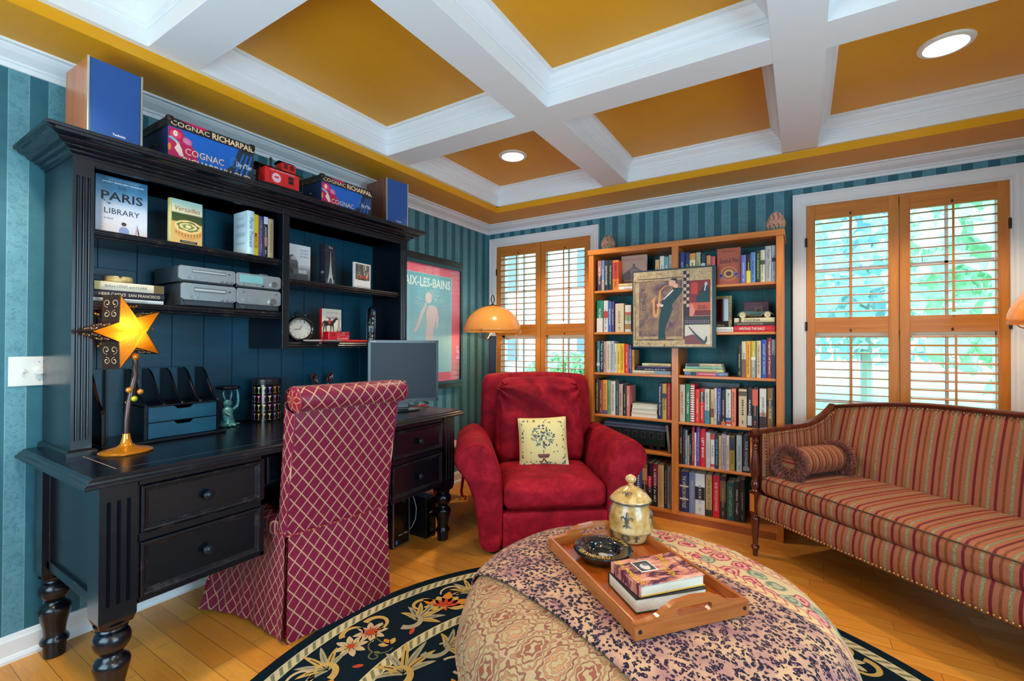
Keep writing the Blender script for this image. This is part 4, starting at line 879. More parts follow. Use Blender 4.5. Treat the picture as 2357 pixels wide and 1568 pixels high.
def cognac(x, y, w_, h, d, lid, label, two):
    e = empty('keepsake_box', (x, y, ZT), PI/2, label, 'decorative box', 'painted cognac boxes on the hutch')
    b = MB(); b.box(0, w_, 0, d, 0, h, BXD); b.build('body', e, bevel=.0015)
    F = frame((0, -.0008, 0), (1, 0, 0), (0, 0, 1)); b = MB()
    hh = h-lid; quadf(b, F, w_-.002, hh, BX, w_/2, hh/2)
    polyf(b, F, [(.002, 0), (.12*w_/.36, 0), (.11*w_/.36, hh*.45), (.075*w_/.36, hh*.7), (.05, hh*.98), (.002, hh*.98)], MAG, .0001)
    polyf(b, F, ellp(.030, hh*.80, .022, .018), PNK, .0002); polyf(b, F, ellp(.028, hh*.83, .009, .013), SKN, .0003); polyf(b, F, ellp(.074, hh*.70, .020, .015, -.3), cm((196, 90, 150)), .0003)
    for k in range(4): polyf(b, F, ellp(.072, hh*(.64+.035*k), .017-.001*k, .0018, -.3), cm((226, 140, 180)), .0004)
    polyf(b, F, ellp(.029, hh*.835, .0028, .0014), cm((150, 20, 50)), .0004); polyf(b, F, [(.0, hh*.68), (.012, hh*.72), (.040, hh*.62), (.036, hh*.56), (.012, hh*.64)], cm((120, 190, 214)), .0004)
    polyf(b, F, [(.024, hh*.40), (.034, hh*.52), (.026, hh*.62), (.030, hh*.62), (.038, hh*.54), (.041, hh*.62), (.045, hh*.52), (.052, hh*.44), (.060, hh*.22), (.046, hh*.2)], SKN, .0005)
    polyf(b, F, ellp(.006, hh*.40, .006, .016), cm((240, 130, 30)), .0005)
    polyf(b, F, [(w_*.62, hh*.15), (w_*.74, hh*.45), (w_*.80, hh), (w_*.998, hh), (w_*.998, hh*.02), (w_*.93, 0), (w_*.74, 0)], cm((34, 44, 56)), .0001)
    for k in range(3): polyf(b, F, [(w_*(.86+.05*k), hh*.9), (w_*(.88+.05*k), hh*.9), (w_*(.76+.07*k), hh*.05), (w_*(.72+.07*k), 0)], BX, .0002)
    b.push(F @ T((w_*.745, hh*.52, .0004))); b.grid(lambda u, v: ((.016+.0014*v)*math.cos(2*PI*u), (.022+.0014*v)*math.sin(2*PI*u), 0), 24, 1, cm((90, 150, 200)), cu=True); b.grid(lambda u, v: ((.011+.001*v)*math.cos(2*PI*u), (.016+.001*v)*math.sin(2*PI*u), 0), 24, 1, cm((90, 150, 200)), cu=True); b.pop()
    b.text('COGNAC', w_*.44, hh*.20, TXC, F @ T((w_*.40, hh*(.40 if two else .30), .0006)), bold=.005)
    b.text('RICHARPAILLOUD' if not two else 'RICHARPAILLOUD', w_*.80, hh*.20, TXC, F @ T((w_*.56, hh*(.12 if two else .04), .0006)), bold=.02)
    b.text('Uny d\'Ylen', w_*.20, hh*.22, cm((214, 226, 236)), F @ T((w_*.87, hh*.48, .0006)), shear=.4)
    b.build('printed_front', e)
    b = MB(); b.box(-.003, w_+.003, -.003, d+.003, h-lid, h, BLK); L = b.build('lid', e, bevel=.0015)
    b = MB(); F = frame((0, -.0042, 0), (1, 0, 0), (0, 0, 1)); zl = h-lid/2
    polyf(b, F, [(.04, h-.001), (w_*.44, h-.001), (w_*.36, h-lid*.42), (.10, h-lid*.3)], MAG); 
    b.text('COGNAC', w_*.42, lid*.52, TXC, F @ T((w_*.235, zl-.002, .0003)), bold=.008); b.text('RICHARPAIL', w_*.52, lid*.70, TXC, F @ T((w_*.735, zl-.001, .0003)), bold=.03)
    G = frame((-.0042, d/2, 0), (0, -1, 0), (0, 0, 1)); b.text('COGNAC', d*.30, lid*.24, cm((120, 90, 70)), G @ T((0, zl+.006, 0))); b.text('RICHARPAILLOUD', d*.7, lid*.34, cm((130, 96, 70)), G @ T((0, zl-.008, 0)))
    b.build('lid_lettering', L)
    for cx_ in (0, w_):
        s_ = 1 if cx_ == 0 else -1; b = MB(); b.rbox((cx_+s_*.008, .006, h-.007), (.026, .026, .026), .006, M_['bronze'], 4); b.build('corner_cap', e, smooth=True)
    b = MB(); b.tube([(-.004, d*.30, h*.44), (-.014, d*.32, h*.42), (-.016, d*.5, h*.36), (-.014, d*.68, h*.42), (-.004, d*.70, h*.44)], .003, M_['bronze'], 6); b.build('handle', e, smooth=True)
cognac(.385, .881, .365, .188, .30, .040, 'large blue box lettered COGNAC with a painted red haired dancer, next to the speaker', True)
cognac(.385, 1.626, .360, .172, .28, .040, 'smaller blue box lettered COGNAC between the red toy caboose and the walnut speaker', False)
# caboose
e = empty('toy_caboose', (.405, 1.385, ZT), PI/2, 'red toy railway caboose standing between the two cognac boxes', 'toy train car')
RD = cm((214, 34, 34), .4); b = MB(); L = .185; b.box(-L/2, L/2, 0, .085, .028, .106, RD); b.build('body', e, bevel=.001)
b = MB(); b.grid(lambda u, v: (-L/2-.030+(L+.06)*u, -.006+.097*v, .106+.020*math.sin(PI*v)), 2, 8, M_['mblack']); b.grid(lambda u, v: (-L/2-.030+(L+.06)*u, -.006+.097*v, .1045+.020*math.sin(PI*v)), 2, 8, M_['mblack']); b.build('roof', e, smooth=True)
b = MB(); b.box(.005, .080, .012, .073, .112, .158, RD); b.build('cupola', e, bevel=.001)
b = MB(); b.grid(lambda u, v: (-.002+.088*u, .004+.077*v, .158+.012*math.sin(PI*v)), 2, 8, M_['mblack']); b.build('cupola_roof', e, smooth=True)
b = MB(); b.cyl((-.052, .02, .100), (-.052, .02, .165), .005, M_['mblack'], 10); b.cyl((-.052, .02, .150), (-.052, .02, .158), .0075, M_['mblack'], 10); b.build('smoke_stack', e)
b = MB()
for x0, z0, w_, h_, yy in ((.045, .050, .026, .036, -.0008), (.022, .130, .020, .020, .0112), (.058, .130, .020, .020, .0112)):
    b.box(x0-w_/2-.003, x0+w_/2+.003, yy-.001, yy, z0-.003, z0+h_+.003, cm((170, 20, 24))); b.box(x0-w_/2, x0+w_/2, yy-.0015, yy-.0005, z0, z0+h_, M_['mblack']); b.box(x0-w_/2, x0+w_/2, yy-.003, yy-.001, z0+h_*.5-.001, z0+h_*.5+.001, RD)
b.box(-.069, -.066, -.0015, 0, .04, .085, cm((150, 20, 24))); b.build('window', e)
b = MB(); F = frame((0, -.0008, 0), (1, 0, 0), (0, 0, 1)); pw = cm((240, 190, 205)); b.push(F @ T((-.033, .062, 0))); b.disc((0, 0, 0), .0215, pw, 28); b.grid(lambda u, v: ((.0225+.002*v)*math.cos(2*PI*u), (.0225+.002*v)*math.sin(2*PI*u), 0), 28, 1, pw, cu=True); b.add([(-.014, .004, .0002), (-.006, .010, .0002), (0, .006, .0002), (.007, .011, .0002), (.014, .004, .0002), (.010, -.002, .0002), (-.010, -.002, .0002)], [tuple(range(7))], cm((206, 60, 80))); b.pop()
b.text('LAKE GEORGE & BOULDER', .135, .006, pw, F @ T((.0, .0995, .0002)), bold=.02); b.build('emblem', e)
b = MB(); b.box(-L/2-.028, L/2+.028, .006, .079, .022, .028, M_['mblack'])
for s_ in (-1, 1):
    for y_ in (.01, .04, .075): b.cyl((s_*(L/2+.026), y_, .028), (s_*(L/2+.026), y_, .058), .0014, M_['mblack'], 6)
    b.cyl((s_*(L/2+.026), .008, .058), (s_*(L/2+.026), .077, .058), .0018, M_['mblack'], 6); b.cyl((s_*(L/2+.024), .008, .028), (s_*(L/2+.024), .008, .101), .0018, M_['mblack'], 6)
b.build('platform_railing', e)
for s_ in (-1, 1):
    for x_ in (-.018, .018):
        b = MB(); b.cyl((s_*.062+x_, .012, .013), (s_*.062+x_, .073, .013), .0128, M_['mblack'], 18); b.build('wheel', e)
# ================================================================ BOOKCASE
OV, OH = M_['oakv'], M_['oakh']; TEAL = None
def _teal():
    a = N('teal_backboard'); g = a.noise(a.scale(a.co(), (40, 1, 2.5)), 2.2, 4, .6, 1.5); return a.out(a.mix(a.step(g, .35, .65), lin((4, 84, 92)), lin((8, 116, 122))), .5, spec=.4)
TEAL = _teal()
bc = empty('bookcase', (1.91, 3.60, 0), 0, 'tall honey oak bookcase with two bays of shelves and a teal painted back', 'bookcase')
def bk(b, name, par=None, **k):
    b.v = [(x-1.91, y-3.60, z) for x, y, z in b.v]; return b.build(name, par or bc, **k)
BY0, BY1 = 3.44, 3.775
for x0, x1 in ((1.24, 1.281), (2.539, 2.580)): bk(MB().box(x0, x1, BY0, BY1, 0, 1.98, OV), 'side', bevel=.002)
bk(MB().box(1.882, 1.928, BY0, BY1, .054, 1.98, OV), 'divider', bevel=.002)
bk(MB().box(1.232, 2.588, BY0-.006, BY1, 1.979, 2.019, OH), 'top', bevel=.003)
bk(MB().box(1.281, 2.539, BY1-.012, BY1, .0, 1.98, TEAL), 'back_panel')
bk(MB().box(1.281, 2.539, BY0+.016, BY0+.034, 0, .05, mat_wood('oak_kickboard', (150, 76, 30), (178, 96, 42), 0, .4)), 'kickboard')
bk(MB().box(1.281, 2.539, BY0+.004, BY1-.012, .05, .070, OH), 'base_board', bevel=.002)
SHL, SHR = [1.694, 1.367, 1.050, .722, .475], [1.686, 1.358, 1.051, .717, .412]
for (x0, x1), zs in (((1.281, 1.882), SHL), ((1.928, 2.539), SHR)):
    for z in zs: bk(MB().box(x0, x1, BY0+.010, BY1-.012, z-.019, z, OH), 'shelf', bevel=.004, seg=3)
# ---------------------------------------------------------------- its books: (left, right, top) edges read on the photograph, turned into sizes on the shelf
def shelf_books(rows, ox, oy, k, zsh, place_name, group, yf=3.468, hmax=.31):
    "rows: x0, x1, ytop, colour, colour word, text or None, text colour, bands, lean"
    words_ = [r[4] for r in rows]; out = []
    for i, r in enumerate(rows):
        x0p, x1p, yt, c, cw, tx, tc, bands = r[:8]; yy = yf+(r[9] if len(r) > 9 else 0)
        a = W(ox+x0p/k, oy+yt/k, 'y', yy); b_ = W(ox+x1p/k, oy+yt/k, 'y', yy)
        t = max(.006, (b_.x-a.x)*.985); h = min(hmax, max(.09, a.z-zsh)); d = min(.27, h*.66, BY1-.015-yy)
        lab = r[8] if len(r) > 8 and r[8] else None
        if not lab:
            nb = [('the '+words_[i-1]) if i > 0 else None, ('the '+words_[i+1]) if i < len(rows)-1 else None]
            nb = [t_.replace('thick ', '').replace('slim ', '') if t_ else t_ for t_ in nb]
            if tx and len(tx) > 3 and nb[0]: lab = '%s book lettered %s, %s' % (cw, tx.upper(), place_name)
            elif nb[0] and nb[1]: lab = '%s book between %s and %s one, %s' % (cw, nb[0], nb[1], place_name)
            elif nb[1]: lab = '%s book starting the row before %s one, %s' % (cw, nb[1], place_name)
            else: lab = '%s book ending the row after %s one, %s' % (cw, nb[0], place_name)
        if len(lab.split()) > 16: lab = '%s book beside the %s one, %s' % (cw, nb[0][4:] if nb[0] else nb[1][4:], place_name)
        de = deco_spine(tx, tc, bands, tw=min(.80, .08+.05*len(tx)) if tx else .7, at=.5, tfrac=.42, seed=i)
        o = book('book', None, t, h, d, c, 'spine', T((a.x, yy, zsh+.0006)), lab, de, group); out.append(o)
        if len(r) > 10 and r[10]: o.matrix_world = T((a.x, yy, zsh+.0006)) @ Ry(r[10])
    return out
Wt, Bk_, Gd, Cr, Nv, Rd_ = (236, 236, 230), (24, 24, 30), (204, 172, 96), (222, 210, 184), (30, 44, 86), (190, 30, 44)
O1, O2 = (1340, 520, 4.126), (1340, 860, 3.92)
shelf_books([
 (148, 185, 335, (158, 108, 112), 'mauve', 'LES HALLES', (240, 220, 210), ((0, .5, (52, 48, 76)),)),
 (187, 212, 330, (92, 118, 160), 'steel blue', None, Wt, ((0, .35, (160, 150, 120)),)),
 (213, 247, 330, (34, 40, 66), 'navy', 'GASTRONOMIE', Wt, ()),
 (248, 290, 328, (22, 40, 44), 'dark green', 'Cafe Lounge', (180, 190, 120), ()),
 (291, 347, 330, (232, 116, 28), 'orange', 'REMEMBRANCE OF THINGS', (90, 14, 20), ((.38, .93, (196, 44, 40)),)),
], *O1, SHL[0], 'top shelf, window end', 'books on the top window-side shelf')
def d_mount(b, t, h, d):
    F = on_front(h, d, .5, .5, .0007); b.text('LE PUY EN VELAY', d*.8, h*.05, cm((190, 100, 80)), F @ T((0, h*.38, 0)))
    polyf(b, F, [(-d*.48, -h*.05), (-d*.2, h*.1), (-d*.05, h*.17), (-d*.03, h*.26), (d*.03, h*.26), (d*.05, h*.17), (d*.25, h*.08), (d*.48, -h*.02), (d*.48, -h*.2), (-d*.48, -h*.2)], cm((110, 96, 104)))
    quadf(b, F, d*.96, h*.28, cm((92, 64, 60)), 0, -h*.33, .0001); quadf(b, F, d*.6, h*.05, cm((160, 112, 80)), -d*.1, -h*.22, .0002)
book('travel_book', None, .02, .272, .2, (186, 150, 134), 'face', T((1.472, 3.55, SHL[0]+.0006)), 'tall book showing a hilltop castle landscape, behind the jazz painting corner', d_mount)
for i, (w_, t, c, lb, dd) in enumerate(((.13, .020, (236, 238, 240), 'thin white book lying flat at the bottom beside the jazz painting', None), (.125, .024, (202, 172, 120), 'tan book lying flat on the thin white one, top shelf', None))):
    book('book', None, t, w_, .19, c, 'flat', T((1.479, 3.465, SHL[0]+.0006+.0206*i)), lb, deco_spine('Therese' if i == 0 else None, (60, 90, 190) if i == 0 else (240, 220, 170), tw=.4))
shelf_books([
 (695, 732, 325, (206, 168, 110), 'tan', None, (120, 70, 30), ()),
 (738, 778, 290, (214, 214, 206), 'white', None, (120, 120, 120), ()),
 (780, 820, 297, (110, 160, 168), 'pale teal', None, Wt, ()),
 (825, 852, 278, (206, 200, 190), 'light grey', None, (70, 70, 70), ()),
], *O1, SHL[0], 'top shelf before the divider', 'books on the top shelf before the divider')
shelf_books([
 (925, 972, 253, (30, 52, 120), 'royal blue', 'JOHNSON', Wt, (), 'royal blue spine with large white lettering at the divider, top shelf'),
 (975, 1020, 258, (28, 40, 92), 'navy', 'Grace', (180, 190, 120), ()),
 (1022, 1076, 265, (214, 150, 70), 'orange patterned', None, (30, 24, 40), ((.3, .55, (40, 36, 50)), (.62, .8, (236, 220, 180)))),
 (1080, 1124, 255, (168, 172, 140), 'sage', None, (90, 90, 60), ()),
 (1127, 1172, 270, (24, 52, 66), 'dark teal', None, Wt, ((.5, .7, (190, 200, 200)),)),
 (1180, 1220, 285, (216, 150, 90), 'apricot', None, (110, 50, 30), ()),
 (1222, 1262, 293, (206, 84, 104), 'rose', None, Wt, ((.4, .6, (232, 180, 180)),)),
], *O1, SHR[0], 'top shelf past the divider', 'books on the top shelf past the divider')
def d_sav(b, t, h, d):
    F = on_front(h, d, .5, .5, .0007); b.text('CHRIS KENNEDY', d*.6, h*.035, cm((90, 40, 40)), F @ T((0, h*.41, 0))); b.text('Saveurs & Wine', d*.8, h*.14, cm((56, 24, 40)), F @ T((0, h*.16, 0)), shear=.2)
    for r_, c in ((.055, (196, 120, 60)), (.045, (150, 80, 50)), (.032, (206, 160, 90)), (.018, (90, 50, 30))): polyf(b, F, [(r_*math.cos(a), -h*.2+r_*.9*math.sin(a)) for a in [i*PI/12 for i in range(24)]], cm(c), .0001*(6-r_*60))
    for x, y in ((-.05, -.055), (.05, -.065), (.04, -.05), (-.045, -.07)): polyf(b, F, [(x+.014*math.cos(a), y+.012*math.sin(a)) for a in [i*PI/8 for i in range(16)]], cm((120, 100, 150)), .0008)
cx0 = W(1650.7, 600, 'y', 3.49).x; cx1 = W(1704.5, 600, 'y', 3.49).x
book('cookery_book', None, .022, .252, cx1-cx0, (176, 78, 50), 'face', T((cx0, 3.49, SHR[0]+.0006)), 'terracotta coloured cookery book standing face out on the top shelf', d_sav)
shelf_books([
 (1508, 1556, 280, (112, 116, 186), 'periwinkle', None, (200, 200, 230), ()),
 (1560, 1600, 272, (26, 28, 34), 'black and yellow', None, (220, 200, 60), ((0, .42, (230, 208, 50)),)),
 (1600, 1645, 255, (92, 132, 196), 'sky blue', None, (30, 50, 110), ()),
 (1648, 1692, 235, (24, 40, 34), 'black green', 'THE NEANDERTHALS', (150, 210, 90), ()),
 (1694, 1735, 232, (206, 196, 172), 'cream', None, (90, 80, 70), ((.55, .68, (60, 60, 56)),)),
 (1738, 1800, 195, (164, 166, 172), 'grey', 'Roget Thesaurus', (90, 90, 96), (), 'tall wide grey book with faint script, top shelf'),
 (1803, 1836, 188, (190, 198, 208), 'silver blue', None, (60, 60, 90), ((.55, .66, (50, 30, 40)),)),
], *O1, SHR[0], 'top shelf, sofa end', 'books at the outer end of the top shelf')
# second shelf
shelf_books([
 (140, 200, 712, (16, 120, 96), 'green topped white', 'McCARTHY', (226, 226, 210), ((0, .44, (222, 216, 206)),), 'thick spine, green above and white below, second shelf, window end'),
 (205, 246, 712, (206, 208, 210), 'white', None, (196, 50, 50), ((.45, .66, (190, 60, 60)),)),
 (248, 278, 720, (70, 96, 160), 'blue', 'WISCONSIN', Wt, ()),
 (280, 304, 720, (70, 58, 126), 'purple', 'AS ALWAYS', Wt, ()),
 (315, 396, 740, (214, 192, 156), 'thick cream', None, (150, 110, 80), ()),
 (408, 466, 755, (220, 220, 212), 'white picture', 'TRIPS', (110, 110, 100), ((.1, .3, (170, 120, 60)), (.42, .62, (150, 170, 110)), (.62, .74, (200, 90, 60)))),
], *O1, SHL[1], 'second shelf, window end', 'books on the second window-side shelf')
# things on the second shelf, outer bay
e = empty('framed_print', (2.145, 3.60, SHR[1]+.0006), 0, 'dark red framed picture with speckled golden border leaning on the second shelf', 'framed picture')
fm = N('speckled_gold_frame'); v_ = fm.voro(fm.co(), 160); fm = fm.out(fm.mix(fm.step(v_, .3, .5), lin((66, 40, 22)), lin((178, 150, 88))), .4)
b = MB(); [b.box(q[0], q[1], 0, .014, q[2], q[3], fm) for q in ((-.115, -.092, 0, .262), (.092, .115, 0, .262), (-.092, .092, .24, .262), (-.092, .092, 0, .022))]; b.build('frame', e, bevel=.002)
b = MB(); b.box(-.093, .093, .005, .012, .021, .241, cm((70, 16, 20), .15, 0, .8)); F = frame((0, .0045, 0), (1, 0, 0), (0, 0, 1)); quadf(b, F, .186, .06, cm((40, 24, 26)), 0, .052); b.text('Joie de Vivre', .13, .022, cm((206, 190, 170)), F @ T((-.0, .050, .0004)), shear=.35); quadf(b, F, .07, .05, cm((130, 50, 40)), -.02, .15); b.build('print', e)
book('book', None, .034, .130, .16, (226, 222, 214), 'flat', T((2.155, 3.462, SHR[1]+.0006)), 'cream book lying flat before the speckled picture frame, second shelf', deco_spine(None, (170, 160, 150)))
z = SHR[1]+.0006
for t, h, dx, c, lb, de in ((.040, .245, 0, (206, 26, 44), 'bright red book titled WRITING THE RAILS at the bottom of a stack', deco_spine('WRITING THE RAILS', Wt, tw=.62, at=.56, tfrac=.46)),
                          (.021, .245, 0, (66, 56, 54), 'dark taupe cookery book lying between red and cream ones', deco_spine('SECRETS FROM MY TUSCAN KITCHEN', (206, 180, 160), tw=.62, at=.6, tfrac=.5)),
                          (.030, .240, .003, (214, 204, 160), 'cream book lying flat under the green model car', deco_spine('CUCINA', (60, 50, 50), ((.82, .88, (60, 24, 30)),), tw=.4, at=.55, tfrac=.55))):
    book('book', None, t, h, .17, c, 'flat', T((2.288+dx, 3.462, z)), lb, de); z += t+.0008
ZCAR = z
b = MB(); b.box(2.335, 2.49, 3.60, 3.635, ZCAR, ZCAR+.118, cm((96, 34, 56), .45)); b.text('SIMON & BAKER', .075, .008, cm((150, 90, 90)), frame((2.412, 3.5994, ZCAR+.085), (1, 0, 0), (0, 0, 1))); tag(b.build('card_case', bevel=.003), 'maroon upright case standing behind the green model car', 'case')
# model car
e = empty('model_car', (2.415, 3.515, ZCAR), 0, 'green vintage open model car with gold running boards and cream wheels', 'model car')
GC, GG = cm((22, 66, 60), .3), cm((176, 146, 80), .35, .3); CW = cm((216, 200, 160), .5)
b = MB(); b.prism([(-.100, .026), (-.102, .038), (-.085, .046), (-.02, .049), (.0, .044), (.052, .044), (.085, .040), (.098, .028), (.06, .020), (-.06, .020)], 'y', -.022, .022, GC); b.box(-.005, .048, -.016, .016, .044, .047, cm((60, 36, 26))); b.build('body', e, bevel=.003)
for s_ in (-1, 1):
    b = MB(); P = [(-.106, .020), (-.098, .034), (-.080, .042), (-.060, .038), (-.046, .020), (-.030, .014), (.030, .014), (.046, .024), (.062, .040), (.080, .042), (.098, .030), (.108, .018)]
    b.grid(lambda u, v: (P[round(u*11)][0], s_*(.020+.018*v), P[round(u*11)][1]), 11, 1, GG); b.build('fender', e, solid=.002)
b = MB(); b.tube([(.0, -.018, .045), (.0, -.018, .068), (.038, -.018, .068), (.038, -.018, .047)], .0012, GG, 5); b.tube([(.0, .018, .045), (.0, .018, .068), (.038, .018, .068), (.038, .018, .047)], .0012, GG, 5); b.tube([(0, -.018, .068), (0, .018, .068)], .0012, GG, 5); b.build('roof_rail', e)
for x_ in (-.076, .073):
    for s_ in (-1, 1):
        b = MB(); b.cyl((x_, s_*.024, .020), (x_, s_*.034, .020), .0198, CW, 24, .019); b.cyl((x_, s_*.034, .020), (x_, s_*.0355, .020), .006, GG, 12); b.build('wheel', e, smooth=True)
# third shelf
shelf_books([
 (140, 170, 1095, (52, 112, 122), 'teal', None, Wt, ((.2, .3, (190, 200, 200)),)),
 (172, 203, 1090, (26, 44, 64), 'navy', 'Paris to the Past', Wt, ()),
 (205, 226, 1098, (196, 150, 132), 'pinkish', None, (120, 50, 40), ()),
 (228, 271, 1095, (212, 200, 172), 'cream', 'THE GREATER JOURNEY', (120, 100, 80), ()),
 (273, 302, 1095, (176, 190, 206), 'pale blue', 'MASTER BUILDING', (70, 80, 110), ()),
 (304, 332, 1118, (214, 202, 178), 'ivory', None, (130, 110, 80), ()),
 (333, 363, 1118, (232, 196, 72), 'light yellow', None, (90, 70, 20), ()),
 (364, 400, 1118, (236, 180, 30), 'deep yellow', 'LIVING IN PARIS', (120, 70, 10), ()),
 (402, 444, 1125, (212, 52, 42), 'red', None, (236, 180, 160), ()),
 (446, 468, 1130, (34, 84, 152), 'blue', 'PARIS FRANCE', Wt, ()),
 (471, 496, 1178, (206, 130, 60), 'orange brown', None, (60, 20, 10), ()),
], *O1, SHL[2], 'third shelf, window end', 'books on the third window-side shelf')
def flat_stack(rows, ox, oy, k, zsh, place_name, yf=3.462):
    z = zsh+.0006
    for (x0p, x1p, y0p, y1p, c, cw, tx, tc, bands) in rows:
        a = W(ox+x0p/k, oy+y0p/k, 'y', yf); b_ = W(ox+x1p/k, oy+y1p/k, 'y', yf); t = max(.01, a.z-b_.z); h = b_.x-a.x
        book('book', None, t, h, min(.2, h*.7), c, 'flat', T((a.x, yf, z)), '%s book%s lying flat, %s' % (cw, (' titled '+tx) if tx else '', place_name), deco_spine(tx, tc, bands, tw=.62, at=.45, tfrac=.5)); z += t+.0008
flat_stack([(482, 843, 1368, 1412, (204, 192, 162), 'beige', None, (150, 140, 110), ((0, .42, (120, 150, 168)),)), (512, 843, 1330, 1364, (30, 32, 60), 'dark navy', 'ARLENE', (190, 190, 200), ()),
            (525, 843, 1303, 1328, (64, 50, 92), 'deep purple', None, (110, 100, 140), ()), (570, 843, 1268, 1300, (206, 200, 150), 'cream', 'World of the PARIS CAFE', (150, 50, 40), ())], *O1, SHL[2], 'stacked third shelf before the divider')
flat_stack([(972, 1375, 1382, 1430, (98, 122, 168), 'slate blue', None, (230, 220, 220), ((.25, .7, (196, 50, 80)), (.72, .85, (30, 34, 50)))), (960, 1338, 1343, 1380, (212, 200, 130), 'straw yellow', 'Journey to the Center', (120, 90, 60), ()),
            (978, 1330, 1305, 1340, (132, 184, 160), 'mint green', None, (60, 110, 100), ()), (985, 1320, 1272, 1303, (210, 196, 160), 'parchment', None, (120, 100, 70), ((.6, .98, (30, 34, 60)),))], *O1, SHR[2], 'stacked third shelf past the divider')
shelf_books([
 (1474, 1513, 1130, (20, 22, 26), 'black', None, (180, 180, 180), ()),
 (1516, 1554, 1098, (214, 200, 170), 'cream and brown', 'PARIS', (110, 80, 60), ((0, .5, (130, 80, 50)),)),
 (1556, 1600, 1095, (236, 160, 40), 'orange', 'Smashed Orange Kiss', (60, 24, 10), ()),
 (1604, 1648, 1095, (196, 178, 60), 'mustard and grey', None, (230, 230, 210), ((0, .48, (150, 152, 140)), (.48, .56, (226, 226, 210)))),
 (1655, 1698, 1092, (206, 192, 160), 'beige', 'THE LOVE BITES', (170, 80, 70), ()),
 (1702, 1750, 1082, (28, 76, 170), 'glossy blue', 'ALPHABET OF PROVENCE', (200, 200, 120), ()),
 (1754, 1800, 1065, (132, 26, 36), 'dark red', 'Nightfall of Dreams', Wt, ()),
 (1803, 1836, 1080, (160, 162, 166), 'ash grey', None, (30, 40, 70), ((.0, .6, (40, 56, 100)),)),
], *O1, SHR[2], 'third shelf, sofa end', 'books at the outer end of the third shelf')
# fourth shelf
shelf_books([
 (122, 151, 48, (26, 26, 30), 'black', 'AMERICAN BAKING', (200, 190, 80), ()),
 (153, 186, 60, (124, 52, 40), 'russet', None, (220, 170, 120), ()),
 (187, 226, 58, (226, 146, 46), 'orange', 'EXOTIC FRUITS', (120, 60, 20), ((0, .12, (90, 70, 130)),)),
 (229, 257, 60, (110, 150, 110), 'green', None, (40, 70, 40), ()),
 (259, 300, 68, (214, 204, 182), 'cream', 'KITCHEN CONFIDENTIAL', (50, 46, 50), ()),
 (303, 330, 72, (60, 74, 90), 'slate', None, (150, 160, 180), ()),
 (333, 367, 95, (186, 156, 130), 'fawn', None, (90, 60, 40), ()),
 (369, 399, 105, (30, 28, 28), 'jet black', None, (190, 180, 120), ()),
 (401, 428, 112, (206, 118, 110), 'salmon pink', 'ROWAN', Wt, ()),
], *O2, SHL[3], 'fourth shelf beside armchair', 'books on the fourth window-side shelf')
z = SHL[3]+.0006
for i, (t, h, c, lb) in enumerate(((.030, .200, (216, 202, 172), 'bottom book of a cream paperback stack with pages outward'), (.032, .192, (206, 190, 158), 'middle book of a cream paperback stack with pages outward'), (.034, .190, (196, 206, 190), 'pale green topped book on the cream paperback stack'))):
    o = book('paperback', None, t, h, .15, c, 'flat', T((1.575+.004*i, 3.47, z)) @ Rz(.04*i) @ T((h, .15, 0)) @ Rz(PI), lb, None); z += t+.0008
shelf_books([
 (684, 722, 88, (34, 44, 84), 'navy', 'Elizabeth Street', (200, 200, 170), ()),
 (724, 762, 92, (190, 156, 64), 'gold', 'LE BAUER', (70, 50, 30), ((.6, .72, (50, 40, 60)),)),
 (766, 800, 90, (170, 40, 62), 'crimson', 'Paris to the Moon', (226, 160, 150), ()),
], *O2, SHL[3], 'fourth shelf before the divider', 'books on the fourth shelf before the divider')
